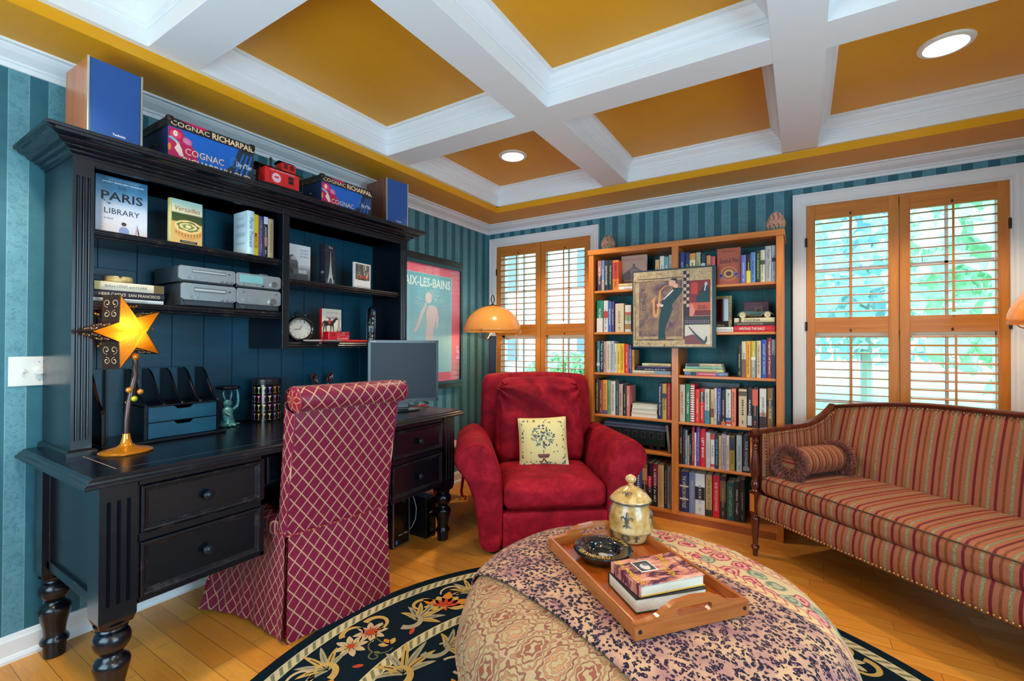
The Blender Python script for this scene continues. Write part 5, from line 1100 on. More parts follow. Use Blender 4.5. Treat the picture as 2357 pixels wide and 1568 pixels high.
shelf_books([
 (880, 928, 100, (208, 190, 168), 'beige', 'SARAH\'S KEY', (190, 40, 40), ()),
 (934, 974, 95, (40, 126, 84), 'green', 'TRUST PARK', Wt, ()),
 (978, 1015, 95, (206, 40, 60), 'red and white striped', None, Wt, tuple((.03+.06*k, .06+.06*k, (236, 230, 230)) for k in range(16))),
 (1020, 1060, 143, (216, 60, 44), 'vermilion', None, (240, 200, 120), ()),
 (1063, 1103, 137, (206, 34, 40), 'scarlet', 'Blissful Summer', (240, 220, 210), ((.62, .92, (40, 30, 34)),)),
 (1106, 1148, 140, (208, 208, 196), 'white and teal', 'ONE FOR THE ROAD', (50, 60, 60), ((0, .38, (40, 140, 160)),)),
 (1158, 1189, 143, (206, 176, 130), 'sand', 'HASTE', (110, 60, 30), ((.2, .45, (130, 70, 40)),)),
 (1191, 1214, 133, (206, 202, 190), 'ivory', None, (100, 90, 90), ()),
 (1217, 1252, 133, (70, 86, 160), 'cobalt', 'A Moveable Feast', (200, 200, 230), ((0, .3, (40, 44, 84)),)),
 (1255, 1292, 150, (40, 30, 34), 'brown black', None, (220, 190, 190), ((0, .1, (200, 110, 40)),)),
 (1297, 1342, 143, (216, 214, 208), 'white', 'Moss and Anglers', (110, 120, 140), ((.04, .12, (200, 60, 60)), (.14, .22, (40, 60, 130)))),
 (1347, 1386, 137, (232, 130, 96), 'coral', 'BREAKFAST AT THE', (60, 30, 30), ()),
 (1412, 1486, 140, (206, 184, 146), 'very wide tan', None, (70, 50, 40), ((.82, .94, (90, 70, 56)),)),
 (1492, 1530, 128, (26, 28, 30), 'black and white', 'FRANCE', Wt, ((.05, .3, (196, 196, 190)),)),
 (1534, 1588, 132, (34, 40, 44), 'orange topped dark', None, (226, 120, 80), ((.56, .97, (212, 90, 60)), (0, .25, (44, 20, 24)))),
 (1600, 1662, 137, (216, 212, 204), 'white and dark', 'JOHN JAKES', (30, 26, 30), ((0, .3, (60, 30, 40)), (.3, .4, (190, 130, 110))), 'wide white spine with large black lettering and dark base, fourth shelf'),
 (1670, 1720, 133, (132, 92, 40), 'golden brown', 'HAN RUNE', (226, 206, 150), ((.55, .72, (60, 50, 50)),)),
 (1722, 1740, 120, (30, 26, 30), 'dark plum', None, (90, 80, 90), ()),
], *O2, SHR[3], 'fourth shelf, sofa side', 'books on the fourth outer shelf')
b = MB(); b.box(1.96, 2.30, 3.70, 3.71, SHR[3]+.001, SHR[3]+.275, cm((120, 128, 128), .5)); tag(b.build('grey_folder', bevel=.002), 'large grey folder standing behind the fourth shelf row', 'folder')
# fifth shelf: model rail coach and leaning book / book row
e = empty('toy_rail_coach', (1.585, 3.56, SHL[4]+.0006), 0, 'large dark green toy railway coach with grey clerestory roof and lit red framed windows', 'toy train coach')
e['label'] = 'large dark green toy railway coach with grey roof, shelf behind the armchair'
CG = cm((16, 40, 34), .35); L = .47
b = MB(); b.box(-L/2, L/2, -.050, .050, .045, .150, CG); b.build('body', e, bevel=.003)
b = MB(); pr = [(-.058, .150), (-.050, .164), (-.030, .170), (-.026, .182), (0, .188), (.026, .182), (.030, .170), (.050, .164), (.058, .150)]
b.prism(pr, 'x', -L/2-.012, L/2+.012, cm((96, 98, 112), .4)); b.build('roof', e, bevel=.003)
b = MB()
for k in range(14): b.box(-L/2+.035+k*.032, -L/2+.055+k*.032, -.0275, -.022, .172, .180, cm((60, 64, 80)))
b.build('roof_vent', e)
for k in range(7):
    x_ = -L/2+.05+k*.064; b = MB(); b.box(x_-.016, x_+.016, -.0525, -.05, .088, .132, cm((110, 60, 60), .4)); b.box(x_-.0125, x_+.0125, -.0535, -.0505, .092, .128, cm((30, 44, 46), .1)); b.build('window', e)
b = MB(); b.box(-L/2, L/2, -.046, .046, .030, .045, M_['mblack']); b.box(-.06, .06, -.03, .03, .012, .03, M_['mblack']); b.build('underframe', e)
for x_ in (-.18, -.13, .13, .18):
    b = MB(); b.cyl((x_, -.036, .015), (x_, .036, .015), .0145, M_['mblack'], 18); b.build('wheel', e)
shelf_books([(778, 800, 470, (120, 104, 92), 'leaning taupe', None, (170, 160, 140), (), 'thin taupe book leaning on the divider beside the toy coach', -.0, -.10)], *O2, SHL[4], '', None)
shelf_books([
 (880, 904, 480, (24, 24, 28), 'black', 'SILENCE', (206, 200, 170), ()),
 (908, 928, 500, (40, 44, 50), 'charcoal', 'PHOTOGRAPHY', (200, 60, 50), ()),
 (930, 948, 510, (120, 136, 150), 'grey blue', None, Wt, ()),
 (950, 967, 560, (150, 160, 130), 'slim sage', None, (40, 60, 40), ()),
 (969, 987, 545, (28, 34, 50), 'midnight', 'Canon', Wt, (), 'slim midnight blue spine with white lettering, fifth shelf'),
 (989, 1013, 482, (156, 26, 56), 'raspberry', 'Travel Photography', (236, 200, 200), ()),
 (1014, 1029, 535, (214, 214, 206), 'slim white', None, (80, 80, 90), ()),
 (1031, 1062, 485, (96, 60, 130), 'purple', 'Photographing', (210, 200, 230), ()),
 (1066, 1114, 500, (206, 28, 40), 'bright red', 'LEFT BANK', Wt, ()),
 (1117, 1156, 530, (196, 196, 190), 'pale grey', None, (150, 150, 150), ()),
 (1160, 1194, 545, (222, 220, 214), 'red topped white', 'PARIS', (40, 60, 90), ((.84, 1, (206, 40, 50)), (.03, .12, (200, 60, 80)))),
 (1197, 1231, 560, (34, 56, 80), 'denim', 'STYLE OF PARIS', (150, 190, 200), ()),
 (1233, 1256, 560, (206, 180, 120), 'straw', None, (110, 80, 40), ()),
 (1258, 1298, 545, (176, 166, 186), 'lavender', 'THE OTHER PARIS', (100, 80, 120), ()),
 (1300, 1329, 558, (212, 206, 186), 'cream', None, (100, 90, 80), ()),
 (1332, 1376, 565, (170, 146, 70), 'gold and black', 'DEAD ANGELS', (24, 24, 28), ((.6, .98, (40, 60, 80)),)),
 (1392, 1442, 555, (170, 186, 200), 'silver', None, (90, 110, 130), ()),
 (1450, 1512, 560, (36, 34, 48), 'thick dark', 'FOUR VOYAGES', (190, 190, 200), ((.05, .16, (130, 130, 140)),)),
 (1516, 1534, 580, (230, 130, 40), 'tangerine', None, (250, 220, 180), ()),
 (1545, 1590, 560, (60, 60, 70), 'iron grey', None, (150, 150, 150), ()),
 (1600, 1640, 555, (120, 90, 70), 'umber', None, (200, 190, 160), ()),
], *O2, SHR[4], 'fifth shelf, sofa side', 'books on the fifth outer shelf')
# bottom
shelf_books([
 (455, 475, 790, (44, 50, 48), 'dark grey', None, (150, 150, 150), ()),
 (477, 540, 790, (60, 84, 130), 'blue photo', None, Wt, ((0, .4, (90, 80, 80)),)),
 (543, 588, 815, (150, 90, 60), 'chestnut', None, (200, 150, 120), ((.6, .9, (200, 140, 100)), (0, .5, (60, 30, 40)))),
 (591, 632, 770, (30, 24, 36), 'black', 'FRANCE', (220, 210, 210), ((.45, .7, (206, 20, 60)),)),
 (635, 680, 770, (130, 28, 56), 'maroon topped black', 'A HISTORY IN ART', Wt, ((0, .5, (30, 24, 30)),)),
 (684, 738, 780, (196, 160, 116), 'tan', 'LUCILLE GOURMANDS', (160, 120, 80), ()),
 (741, 768, 780, (26, 26, 26), 'soot black', 'Washington Handbook', (200, 170, 110), ()),
 (770, 803, 785, (128, 128, 132), 'grey', 'OF PHOTOGRAPHY', (40, 40, 44), ()),
], *O2, .071, 'bottom shelf behind the jar', 'books on the bottom shelf before the divider', 3.475)
shelf_books([
 (882, 962, 880, (28, 42, 84), 'very thick navy', 'THE AMERICAN HERITAGE', (200, 190, 160), ((.62, .66, (200, 190, 160)), (.30, .34, (200, 190, 160)))),
 (965, 1018, 890, (108, 122, 150), 'misty blue', 'NATURALIST', (190, 150, 160), ()),
 (1020, 1108, 900, (206, 206, 204), 'thick white', None, (150, 150, 150), ((.36, .68, (22, 22, 24)),), 'thick white book with a square black label, bottom shelf'),
 (1117, 1172, 912, (178, 148, 100), 'tan', 'THE AGE OF GOLD', (110, 80, 40), ((0, .16, (40, 34, 34)),)),
 (1180, 1240, 920, (206, 26, 44), 'bright red', 'BOB WOODWARD', (236, 180, 180), (), 'bright red thick book with white capitals, bottom shelf'),
 (1244, 1298, 925, (46, 42, 50), 'dark', None, (150, 140, 110), ((.4, .9, (110, 90, 66)),)),
 (1303, 1372, 980, (16, 76, 82), 'teal green', 'COMTE NAPOLEON', (150, 170, 130), ()),
 (1374, 1420, 975, (36, 28, 36), 'plum black', 'Abbey Tough', (206, 206, 210), ()),
 (1423, 1466, 960, (30, 30, 32), 'tall black', None, (130, 150, 160), ()),
], *O2, .071, 'bottom shelf, sofa side', 'books on the bottom outer shelf', 3.475)
# ---------------------------------------------------------------- jazz painting in front of the shelves
PX0, PX1, PZ0, PZ1, PY = 1.612, 2.137, 1.236, 1.842, 3.425
tl = W(1455.5, 624, 'y', 3.415); tr = W(1648, 611, 'y', 3.415); bl_ = W(1457, 801, 'y', 3.415)
PX0, PX1, PZ1, PZ0 = tl.x, tr.x, (tl.z+tr.z)/2, bl_.z
e = empty('jazz_painting', ((PX0+PX1)/2, 3.415, PZ0), 0, 'square canvas painting of a saxophone player in a long dark suit, hung on the bookcase', 'painting')
Wp, Hp = PX1-PX0, PZ1-PZ0
MB().box(-Wp/2, Wp/2, 0, .022, 0, Hp, cm((10, 54, 66), .45)).build('canvas', e, bevel=.002)
def cnv(nm, c1, c2, sc_=26, th=(.42, .6), rough=.6):
    a = N(nm); return a.out(a.mix(a.step(a.noise(a.co(), sc_, 5, .7, .4), *th), lin(c1), lin(c2)), rough)
parch = cnv('parchment_paint', (184, 154, 112), (208, 184, 146)); dusk = cnv('dusky_paint', (88, 68, 86), (160, 128, 102), 9, (.38, .62)); b = MB()
F = frame((-Wp/2, -.0008, 0), (1, 0, 0), (0, 0, 1))
s1 = Wp/800.; Q = lambda pts: [((x-484)*s1*.985+.008, Hp-.010-(y-400)*s1*1.0) for x, y in pts]   # traced in picture units
def R4(x0, y0, x1, y1): return Q([(x0, y1), (x1, y1), (x1, y0), (x0, y0)])
def rp(pts, m, dz): polyf(b, F, Q(pts)[::-1], m, dz)
polyf(b, F, R4(486, 402, 1250, 1160), parch, 0); inkm = cm((22, 34, 44)); suit = cm((6, 58, 66), .5)
polyf(b, F, R4(500, 480, 985, 1105), cnv('ochre_paint', (166, 136, 98), (196, 170, 134), 14), .0001)
polyf(b, F, R4(545, 505, 975, 1060), dusk, .0002)
q = random.Random(5)
for (x0, y0, x1, y1) in ((530, 475, 980, 482), (500, 500, 700, 505), (496, 480, 502, 760), (500, 800, 506, 1100), (520, 1092, 900, 1098), (600, 1088, 980, 1092)): polyf(b, F, R4(x0, y0, x1, y1), inkm, .0004)
for i in range(46):
    x = q.uniform(495, 985); y = q.choice([q.uniform(412, 455), q.uniform(1112, 1150)]) if i % 3 else q.uniform(1112, 1150); rp([(x, y), (x+3, y), (x+4, y+14), (x-4, y+15), (x-3, y+10), (x+1, y+9)], inkm, .0003)
for i in range(14): x = 690+i*14; y = 520+8*math.sin(i); rp([(x, y), (x+3, y), (x+3, y+12), (x, y+12)], cm((190, 170, 190)), .0003)
for i, (y, l) in enumerate(((560, 'ALTO'), (690, 'JAZZ'))): b.text(l, .075, .030, cm((66, 50, 58)), F @ T(Q([(590, y+60)])[0]+(.0004,)) @ Rz(-PI/2+.1))
# player
rp([(742, 1086), (748, 900), (765, 800), (780, 740), (776, 700), (790, 690), (850, 640), (905, 600), (915, 582), (985, 590), (975, 620), (930, 680), (880, 740), (880, 800), (850, 880), (820, 960), (808, 1010), (818, 1086)], suit, .0006)
rp([(790, 690), (880, 600), (900, 596), (860, 640), (820, 672), (796, 696)], cm((226, 226, 230)), .0008); rp([(882, 585), (905, 575), (914, 592), (890, 604)], inkm, .0009)
rp([(846, 512), (870, 494), (916, 494), (922, 520), (930, 556), (912, 578), (894, 570), (880, 560), (850, 560), (856, 548), (840, 540), (848, 528)], cm((226, 170, 150)), .0008); rp([(856, 500), (880, 486), (920, 486), (926, 510), (922, 545), (914, 540), (912, 512), (880, 502)], inkm, .0010)
rp([(892, 548), (930, 545), (936, 572), (914, 584), (896, 574)], cm((236, 176, 156)), .0011); rp([(740, 556), (764, 604), (772, 604), (852, 546), (846, 540)][:0] or [(780, 690), (762, 684), (770, 700)], cm((226, 170, 150)), .0009)
rp([(724, 735), (760, 728), (784, 742), (776, 762), (730, 760)], cm((236, 170, 140)), .0011); rp([(768, 742), (792, 742), (790, 760), (770, 764)], Wm if False else cm((226, 226, 230)), .0012)
sx = cm((226, 150, 70), .4)
rp([(752, 600), (766, 592), (768, 640), (756, 740), (744, 830), (738, 860), (716, 872), (694, 860), (686, 830), (684, 720), (668, 700), (722, 655), (708, 700), (706, 790), (714, 840), (724, 836), (738, 740), (750, 640)], sx, .0008)
rp([(766, 592), (800, 560), (846, 548), (846, 554), (802, 568), (772, 604)], sx, .0007)
# checker strip
rp([(986, 420), (1044, 420), (1044, 1086), (986, 1086)], cm((40, 34, 50)), .0005)
ck = cm((206, 170, 150))
for j in range(11):
    for i in range(2):
        if (i+j) % 2: x0 = 988+i*28; y0 = 424+j*32; polyf(b, F, R4(x0, y0, x0+26, y0+30), ck, .0007)
polyf(b, F, R4(1044, 520, 1236, 735), cm((130, 34, 40)), .0005); polyf(b, F, R4(1060, 540, 1120, 650), cm((190, 60, 56)), .0006); rp([(1108, 735), (1106, 680), (1150, 640), (1160, 600), (1184, 570), (1212, 570), (1228, 620), (1228, 735)], suit, .0008); rp([(1184, 545), (1204, 540), (1212, 565), (1196, 580), (1182, 572)], cm((190, 190, 196)), .0009); rp([(1188, 575), (1198, 575), (1186, 625), (1178, 625)], cm((226, 226, 226)), .0010); rp([(1130, 632), (1172, 610), (1176, 620), (1136, 645)], cm((40, 30, 40)), .0010)
polyf(b, F, R4(1044, 735, 1236, 860), cm((196, 84, 66)), .0006); polyf(b, F, R4(1044, 810, 1236, 862), cm((110, 40, 50)), .0007); rp([(1050, 740), (1074, 750), (1096, 820), (1080, 862), (1044, 862), (1044, 800)], cm((216, 130, 120)), .0008)
b.text('LIVE at the', .052, .016, inkm, F @ T(Q([(1156, 768)])[0]+(.0010,))); b.text('JAZZFEST', .070, .018, inkm, F @ T(Q([(1166, 795)])[0]+(.0010,)))
polyf(b, F, R4(1000, 866, 1236, 946), cm((20, 56, 66)), .0006)
for k in range(12): polyf(b, F, R4(1004+k*19, 902, 1016+k*19, 936), cm((120, 96, 110)), .0008)
for k in range(6): rp([(1010+k*38, 872), (1028+k*38, 872), (1018+k*38, 894), (1000+k*38, 894)], cm((96, 40, 50)), .0008)
polyf(b, F, R4(1000, 950, 1232, 1136), cm((206, 200, 190)), .0006); rp([(1000, 1060), (1080, 1040), (1130, 1090), (1200, 1136), (1000, 1136)], cm((120, 70, 76)), .0007); rp([(1030, 965), (1044, 968), (1110, 1040), (1180, 1105), (1196, 1060), (1206, 1060), (1206, 1110), (1186, 1132), (1164, 1126), (1100, 1060)], cm((60, 76, 76)), .0009)
b.build('painted_picture', e)
# ---------------------------------------------------------------- artichoke finials on the bookcase
def arti(x, y, h, r, label, c1, c2):
    e = empty('artichoke_ornament', (x, y, 2.0195), rnd.uniform(0, 3), label, 'ornament', 'carved artichoke ornaments on the bookcase')
    m1 = cnv('stone_pink_%d' % int(h*1000), c1, c2, 60, (.35, .65)); m2 = cnv('stone_green_%d' % int(h*1000), (96, 120, 96), (150, 170, 140), 60)
    b = MB(); b.lathe([(r*.5, 0), (r*.62, h*.03), (r*.72, h*.10), (r*.9, h*.2), (r*.92, h*.35), (r*.8, h*.6), (r*.5, h*.82), (r*.2, h*.93), (.001, h*.95)], cm((84, 56, 50), .7), seg=20); b.build('core', e, smooth=True)
    b = MB(); rows = 8
    for j in range(rows):
        t = (j+.5)/rows; z_ = h*(.20+.72*t); rr = r*(math.sin(PI*(.30+.66*t)))**.8; n = max(5, round(11*(rr/r)))
        for i in range(n):
            a = 2*PI*(i+.5*(j % 2))/n; s_ = rr*2*PI/n*.55
            b.push(T((rr*.98*math.cos(a), rr*.98*math.sin(a), z_)) @ Rz(a) @ Ry(-.42+1.1*max(0, t-.5)) @ Rx(PI/4)); b.rbox((0, 0, 0), (r*.20, s_*1.35, s_*1.35), r*.07, m1, 3); b.pop()
    b.build('scale', e, smooth=True); b = MB()
    for i in range(14):
        a = 2*PI*i/14; b.push(T((r*.80*math.cos(a), r*.80*math.sin(a), h*.115)) @ Rz(a) @ Ry(.25)); b.rbox((0, 0, 0), (r*.16, r*.30, h*.2), r*.07, m2, 3); b.pop()
    b.build('leaf_collar', e, smooth=True); return e
arti(1.372, 3.52, .128, .050, 'smaller brown carved artichoke ornament on the bookcase end by the window', (150, 112, 96), (186, 150, 128))
arti(2.535, 3.52, .140, .050, 'pinkish carved artichoke with green base on the outer bookcase corner', (196, 140, 122), (222, 176, 156))
# ================================================================ UPHOLSTERY MATERIALS
def mat_suede(name, c0, c1, c2):
    a = N(name); n1 = a.noise(a.co(), 5, 4, .6, .8); n2 = a.noise(a.co(), 16, 4, .7, .5); n3 = a.noise(a.co(), 220, 2)
    f = a.math('ADD', a.math('MULTIPLY', n1, .6), a.math('MULTIPLY', n2, .4))
    a.bump(n3, .0006, .3)
    return a.out(a.ramp(f, [(.34, c0), (.5, c1), (.66, c2)]), .8, sheen=.12, spec=.2, sheent=lin(c2))
SUE = mat_suede('crimson_microsuede', (104, 6, 24), (142, 10, 32), (176, 30, 46))
def mat_diamond(name, c1, c2, line, w_=.056, h_=.070, lw=.055):
    a = N(name); X = a.sep(a.co('UV')); u = a.math('DIVIDE', X[0], w_); v = a.math('DIVIDE', X[1], h_)
    def ln(s_):
        f = a.math('FRACT', a.math('ADD', a.math('MULTIPLY_ADD', v, s_, u), 200.0)); return a.math('ABSOLUTE', a.math('SUBTRACT', f, .5))
    d = a.math('MAXIMUM', ln(1.0), ln(-1.0)); nz = a.noise(a.co(), 400, 2); n2 = a.noise(a.co(), 260, 1)
    f = a.step(a.math('ADD', d, a.math('MULTIPLY', a.math('SUBTRACT', nz, .5), .03)), .5-lw-.012, .5-lw+.012)
    a.bump(a.math('ADD', f, a.math('MULTIPLY', n2, .3)), .0012, .5)
    return a.out(a.mix(f, a.mix(nz, lin(c1), lin(c2)), lin(line)), a.math('MULTIPLY_ADD', f, .1, .45), sheen=.05, spec=.4)
DIA = mat_diamond('burgundy_diamond_fabric', (112, 14, 48), (134, 24, 60), (196, 152, 120))
def mat_stripe(name, ax, per=.084):
    a = N(name); X = a.sep(a.co()); x = X[ax]; nz = a.noise(a.scale(a.co(), tuple(60 if i == ax else 90 for i in range(3))), 3, 3, .7)
    c = a.mix(a.noise(a.co(), 6, 2), lin((146, 84, 58)), lin((164, 98, 68)))
    for cen, hw, col, col2 in ((.02, .066, (88, 16, 26), (118, 30, 36)), (.36, .062, (104, 50, 22), (140, 76, 40)), (.70, .066, (96, 92, 66), (156, 150, 112))):
        f = a.stripe(a.math('ADD', x, a.math('MULTIPLY', a.math('SUBTRACT', nz, .5), .0035)), per, cen, hw, .15); c = a.mix(f, c, a.mix(a.step(nz, .35, .65), lin(col), lin(col2)))
    a.bump(nz, .001, .3)
    return a.out(c, .6, sheen=.04, spec=.25)
STX, STY = mat_stripe('striped_chenille', 0), mat_stripe('striped_chenille_across', 1, .062)
# ================================================================ ARMCHAIR
ac = empty('armchair', (1.41, 2.53, 0), math.radians(38), 'plump crimson microsuede armchair with rolled arms and loose back cushion', 'armchair')
SEC = [(.322, .02), (.322, .30), (.326, .42), (.338, .51), (.365, .595), (.40, .650), (.445, .680), (.492, .678), (.538, .650), (.572, .605), (.580, .565), (.568, .525), (.540, .485), (.512, .44), (.490, .37), (.468, .27), (.452, .15), (.440, .02)]
def smooth_loop(P, n=3):
    for _ in range(n-1):
        Q_ = []
        for i in range(len(P)):
            p, q = P[i], P[(i+1) % len(P)]; Q_ += [(p[0]*.75+q[0]*.25, p[1]*.75+q[1]*.25), (p[0]*.25+q[0]*.75, p[1]*.25+q[1]*.75)]
        P = Q_
    return P
S2 = smooth_loop(SEC, 3); nS = len(S2); ccx, ccz = .44, .40
S2 = [(x, max(z, .012)) for x, z in S2]
def inset(P, d):
    out = []; n = len(P)
    for i in range(n):
        a_, b_ = Vector(P[i-1]), Vector(P[(i+1) % n]); t = (b_-a_).normalized(); nn = Vector((t.y, -t.x)); out.append((P[i][0]+nn.x*d, P[i][1]+nn.y*d))
    return out
sgnA = 1 if sum(S2[i][0]*S2[(i+1) % nS][1]-S2[(i+1) % nS][0]*S2[i][1] for i in range(nS)) > 0 else -1
for s_ in (-1, 1):
    b = MB(); depth = [(-.012, .030), (-.012, .018), (-.006, .006), (.006, 0), (.06, -.003), (.3, .0), (.6, .0), (.80, .002), (.86, .03)]
    rings = [[(s_*(p[0]+(.03 if s_ < 0 and p[0] > .35 else 0)*(p[0]-.35)/.2), y_, p[1]-(.02*max(0, (y_-.2))/.6 if p[1] > .4 else 0)) for p in inset(S2, -sgnA*d)] for y_, d in depth]
    v = [p for R_ in rings for p in R_]; F = []
    for i in range(len(rings)-1):
        for k in range(nS): F.append((i*nS+k, i*nS+(k+1) % nS, (i+1)*nS+(k+1) % nS, (i+1)*nS+k)[::(1 if sgnA*s_ < 0 else -1)])
    F += [tuple(range(nS))[::(-1 if sgnA*s_ < 0 else 1)], tuple(range((len(rings)-1)*nS, len(rings)*nS))[::(1 if sgnA*s_ < 0 else -1)]]
    b.add(v, F, SUE); o = b.build('arm', ac, smooth=True)
    b = MB(); b.tube([(p[0], -.010, p[1]) for p in [(s_*(q[0]+(.03 if s_ < 0 and q[0] > .35 else 0)*(q[0]-.35)/.2), q[1]) for q in inset(S2, -sgnA*.012)] if p[1] > .03], .0028, SUE, 6); b.build('front_welt', o, smooth=True)
b = MB(); b.rbox((0, .34, .135), (.655, .70, .245), .02, SUE, 8); b.build('base', ac, smooth=True)
def fold(w_, q): return (w_[0], w_[1], w_[2]+.006*math.sin(9*w_[0]+4*w_[1])*(1-abs(q[0])))
b = MB(); b.rbox((0, .29, .345), (.640, .62, .155), .050, SUE, 16, (0, .015, .028), fold); sc_ = b.build('seat_cushion', ac, smooth=True)
b = MB(); b.tube([(x, -.022+.012*abs(x/.3)**6, .298+.0) for x in [-.29+.58*i/24 for i in range(25)]], .004, SUE, 6); b.build('cushion_welt', sc_, smooth=True)
def backf(w_, q):
    z = w_[2]; x = w_[0]; y = w_[1]+.11*(z-.4); k = max(0, (z-.55)/.5)
    return (x*(1-.05*k**2), y, z + (.022*(1-(x/.43)**2) if z > .9 else 0))
b = MB(); b.rbox((0, .78, .53), (.86, .17, 1.00), .05, SUE, 14, (0, .0, 0), backf); b.build('back', ac, smooth=True)
def pillowf(w_, q):
    x, y, z = w_; u, v = q[0], q[2]; y += .12*(z-.4)
    if q[1] < 0:
        y += .026*math.sin(4.2*(u*1.2+v*2.2+.6*u*u))*math.exp(-((u-.1)**2))*(1-abs(u)**3)*(1-max(0, -v)**2)
        for (cx_, s_) in ((-.95, 1), (.95, -1)): y += .024*math.sin(12*math.atan2(v-.9, s_*(u-cx_)+.2))*math.exp(-2.2*((u-cx_)**2+(v-.8)**2)**.5)
        y += .010*math.sin(14*v+5*u)*max(0, -v)*.6
    return (x*(1-.06*max(0, v)), y, z)
b = MB(); b.rbox((0, .615, .705), (.66, .22, .60), .085, SUE, 34, (0, .045, .02), pillowf); b.build('back_cushion', ac, smooth=True)
for x_ in (-.38, .38):
    for y_ in (.05, .75): MB().cyl((x_, y_, 0), (x_, y_, .03), .025, M_['mblack'], 12).build('foot', ac)
# topiary cushion
cu = empty('throw_pillow', (1.182, 2.806, .437), math.radians(30), 'square cream needlepoint cushion with a potted blue leaved topiary tree', 'cushion')
CRM = N('cream_needlepoint'); v_ = CRM.noise(CRM.co(), 300, 2); CRM.bump(v_, .001, .4); CRM = CRM.out(CRM.mix(v_, lin((214, 196, 128)), lin((234, 220, 160))), .85)
hs = .160; tilt = T((0, .0, 0)) @ Rx(-.26) @ Ry(-.05) @ T((0, 0, hs))
def pz(u, v): return .066*max(0, 1-u*u)**.45*max(0, 1-v*v)**.45
def pc(u, v): k = 1+.04*(abs(u*v))**2; return (u*hs*k, v*hs*k)
b = MB(); b.push(tilt)
for s_ in (-1, 1):
    def fn(a, c, s_=s_):
        u = math.sin((a-.5)*PI); v = math.sin((c-.5)*PI); x, z = pc(u, v); return (x, s_*pz(u, v), z)
    n0 = len(b.f); b.grid(fn, 20, 20, CRM)
    if s_ > 0:
        for i in range(n0, len(b.f)): b.f[i] = b.f[i][::-1]; b.uv[i] = b.uv[i][::-1]
b.pop(); b.build('cover', cu, smooth=True)
b = MB(); b.push(tilt); q = random.Random(4); LB, LT = cm((26, 44, 66)), cm((84, 120, 120)); BR = cm((120, 96, 60)); PT = cm((122, 70, 66)); PD = cm((84, 46, 50)); LC = cm((206, 200, 160))
def on(u, v, e_=.0012): x, z = pc(u, v); return (x, -pz(u, v)-e_, z)
def leaf(u, v, a, l, m, w_=.38):
    pts = [(-l, 0), (-l*.3, l*w_), (l*.5, l*w_*.8), (l, 0), (l*.5, -l*w_*.8), (-l*.3, -l*w_)]
    b.add([on(u+px*math.cos(a)-pz_*math.sin(a), v+px*math.sin(a)+pz_*math.cos(a)) for px, pz_ in pts], [tuple(range(6))], m)
for i in range(120):
    a = q.uniform(0, 2*PI); r_ = .50*q.random()**.5; leaf(.0+r_*math.cos(a), .22+r_*.95*math.sin(a), q.uniform(0, 6), .055, LB if q.random() < .6 else LT)
for i in range(64):
    t = q.uniform(-.93, .93); s_ = q.choice((-1, 1)); w_ = .86+q.uniform(-.07, .05); u, v = (t, s_*w_) if i % 2 else (s_*w_, t); leaf(u, v, q.uniform(0, 6), .050, LB if i % 3 else LT)
for i in range(9): leaf(q.uniform(-.6, .6), q.uniform(-.45, .3), q.uniform(0, 6), .045, LB)
P = lambda pts, m, e_=.0016: b.add([on(u, v, e_) for u, v in pts], [tuple(range(len(pts)))], m)
P([(-.02, -.5), (.02, -.5), (.025, .0), (-.025, .0)], BR); P([(-.18, -.92), (.18, -.92), (.21, -.62), (-.21, -.62)], PD); P([(-.25, -.62), (.25, -.62), (.25, -.52), (-.25, -.52)], PT, .002)
P([(-.16, -.90), (-.10, -.90), (-.0, -.76), (.10, -.90), (.16, -.90), (.03, -.70), (.18, -.66), (-.18, -.66), (-.03, -.70)], PT, .002)
b.pop(); b.build('embroidery', cu)
b = MB(); b.push(tilt); pts = []
for i in range(80):
    t = i/20; k = int(t); f = (t-k)*2-1; u, v = [(f, -1), (1, f), (-f, 1), (-1, -f)][k]; x, z = pc(u, v); pts.append((x, 0, z))
b.tube(pts, .004, CRM, 6, True); b.pop(); b.build('piping', cu, smooth=True)
# ================================================================ DESK CHAIR
dc = empty('slipcovered_chair', (.88, 1.393, 0), math.radians(82.6), 'armless desk chair skirted in burgundy fabric with a gold diamond lattice', 'chair')
sec = [(.004, .455), (-.006, .55), (-.030, .72), (-.058, .88), (-.074, .975)]
ry, rz_, rr_ = -.090, 1.040, .052
arc = [(ry+rr_*math.cos(a)*1.0, rz_+rr_*math.sin(a)) for a in [math.radians(t) for t in range(290, 70, -18)]]
sec += arc + [(-.045, 1.092), (-.008, 1.070), (.018, 1.0), (.040, .85), (.062, .66), (.078, .50), (.080, .455)]
L_ = [0]
for i in range(1, len(sec)): L_.append(L_[-1]+math.dist(sec[i-1], sec[i]))
hw = lambda z: .252 + .010*max(0, (z-.95)/.1)
b = MB(); n = len(sec)-1; XS = [-1, -.985, -.95, -.5, 0, .5, .95, .985, 1]
def bfn(u, v):
    k = round(v*n); s_ = XS[round(u*8)]; y, z = sec[k]; e_ = .006 if abs(s_) == 1 else (.002 if abs(s_) > .98 else 0); my = .03-.06*(z-.5)
    return (s_*hw(z), y+(my-y)*e_*8, z-(e_*2 if z > 1.07 else 0))
b.grid(bfn, 8, n, DIA, uvf=lambda u, v: (XS[round(u*8)]*.25, L_[round(v*n)]))
for i in range(len(b.f)): b.f[i] = b.f[i]; 
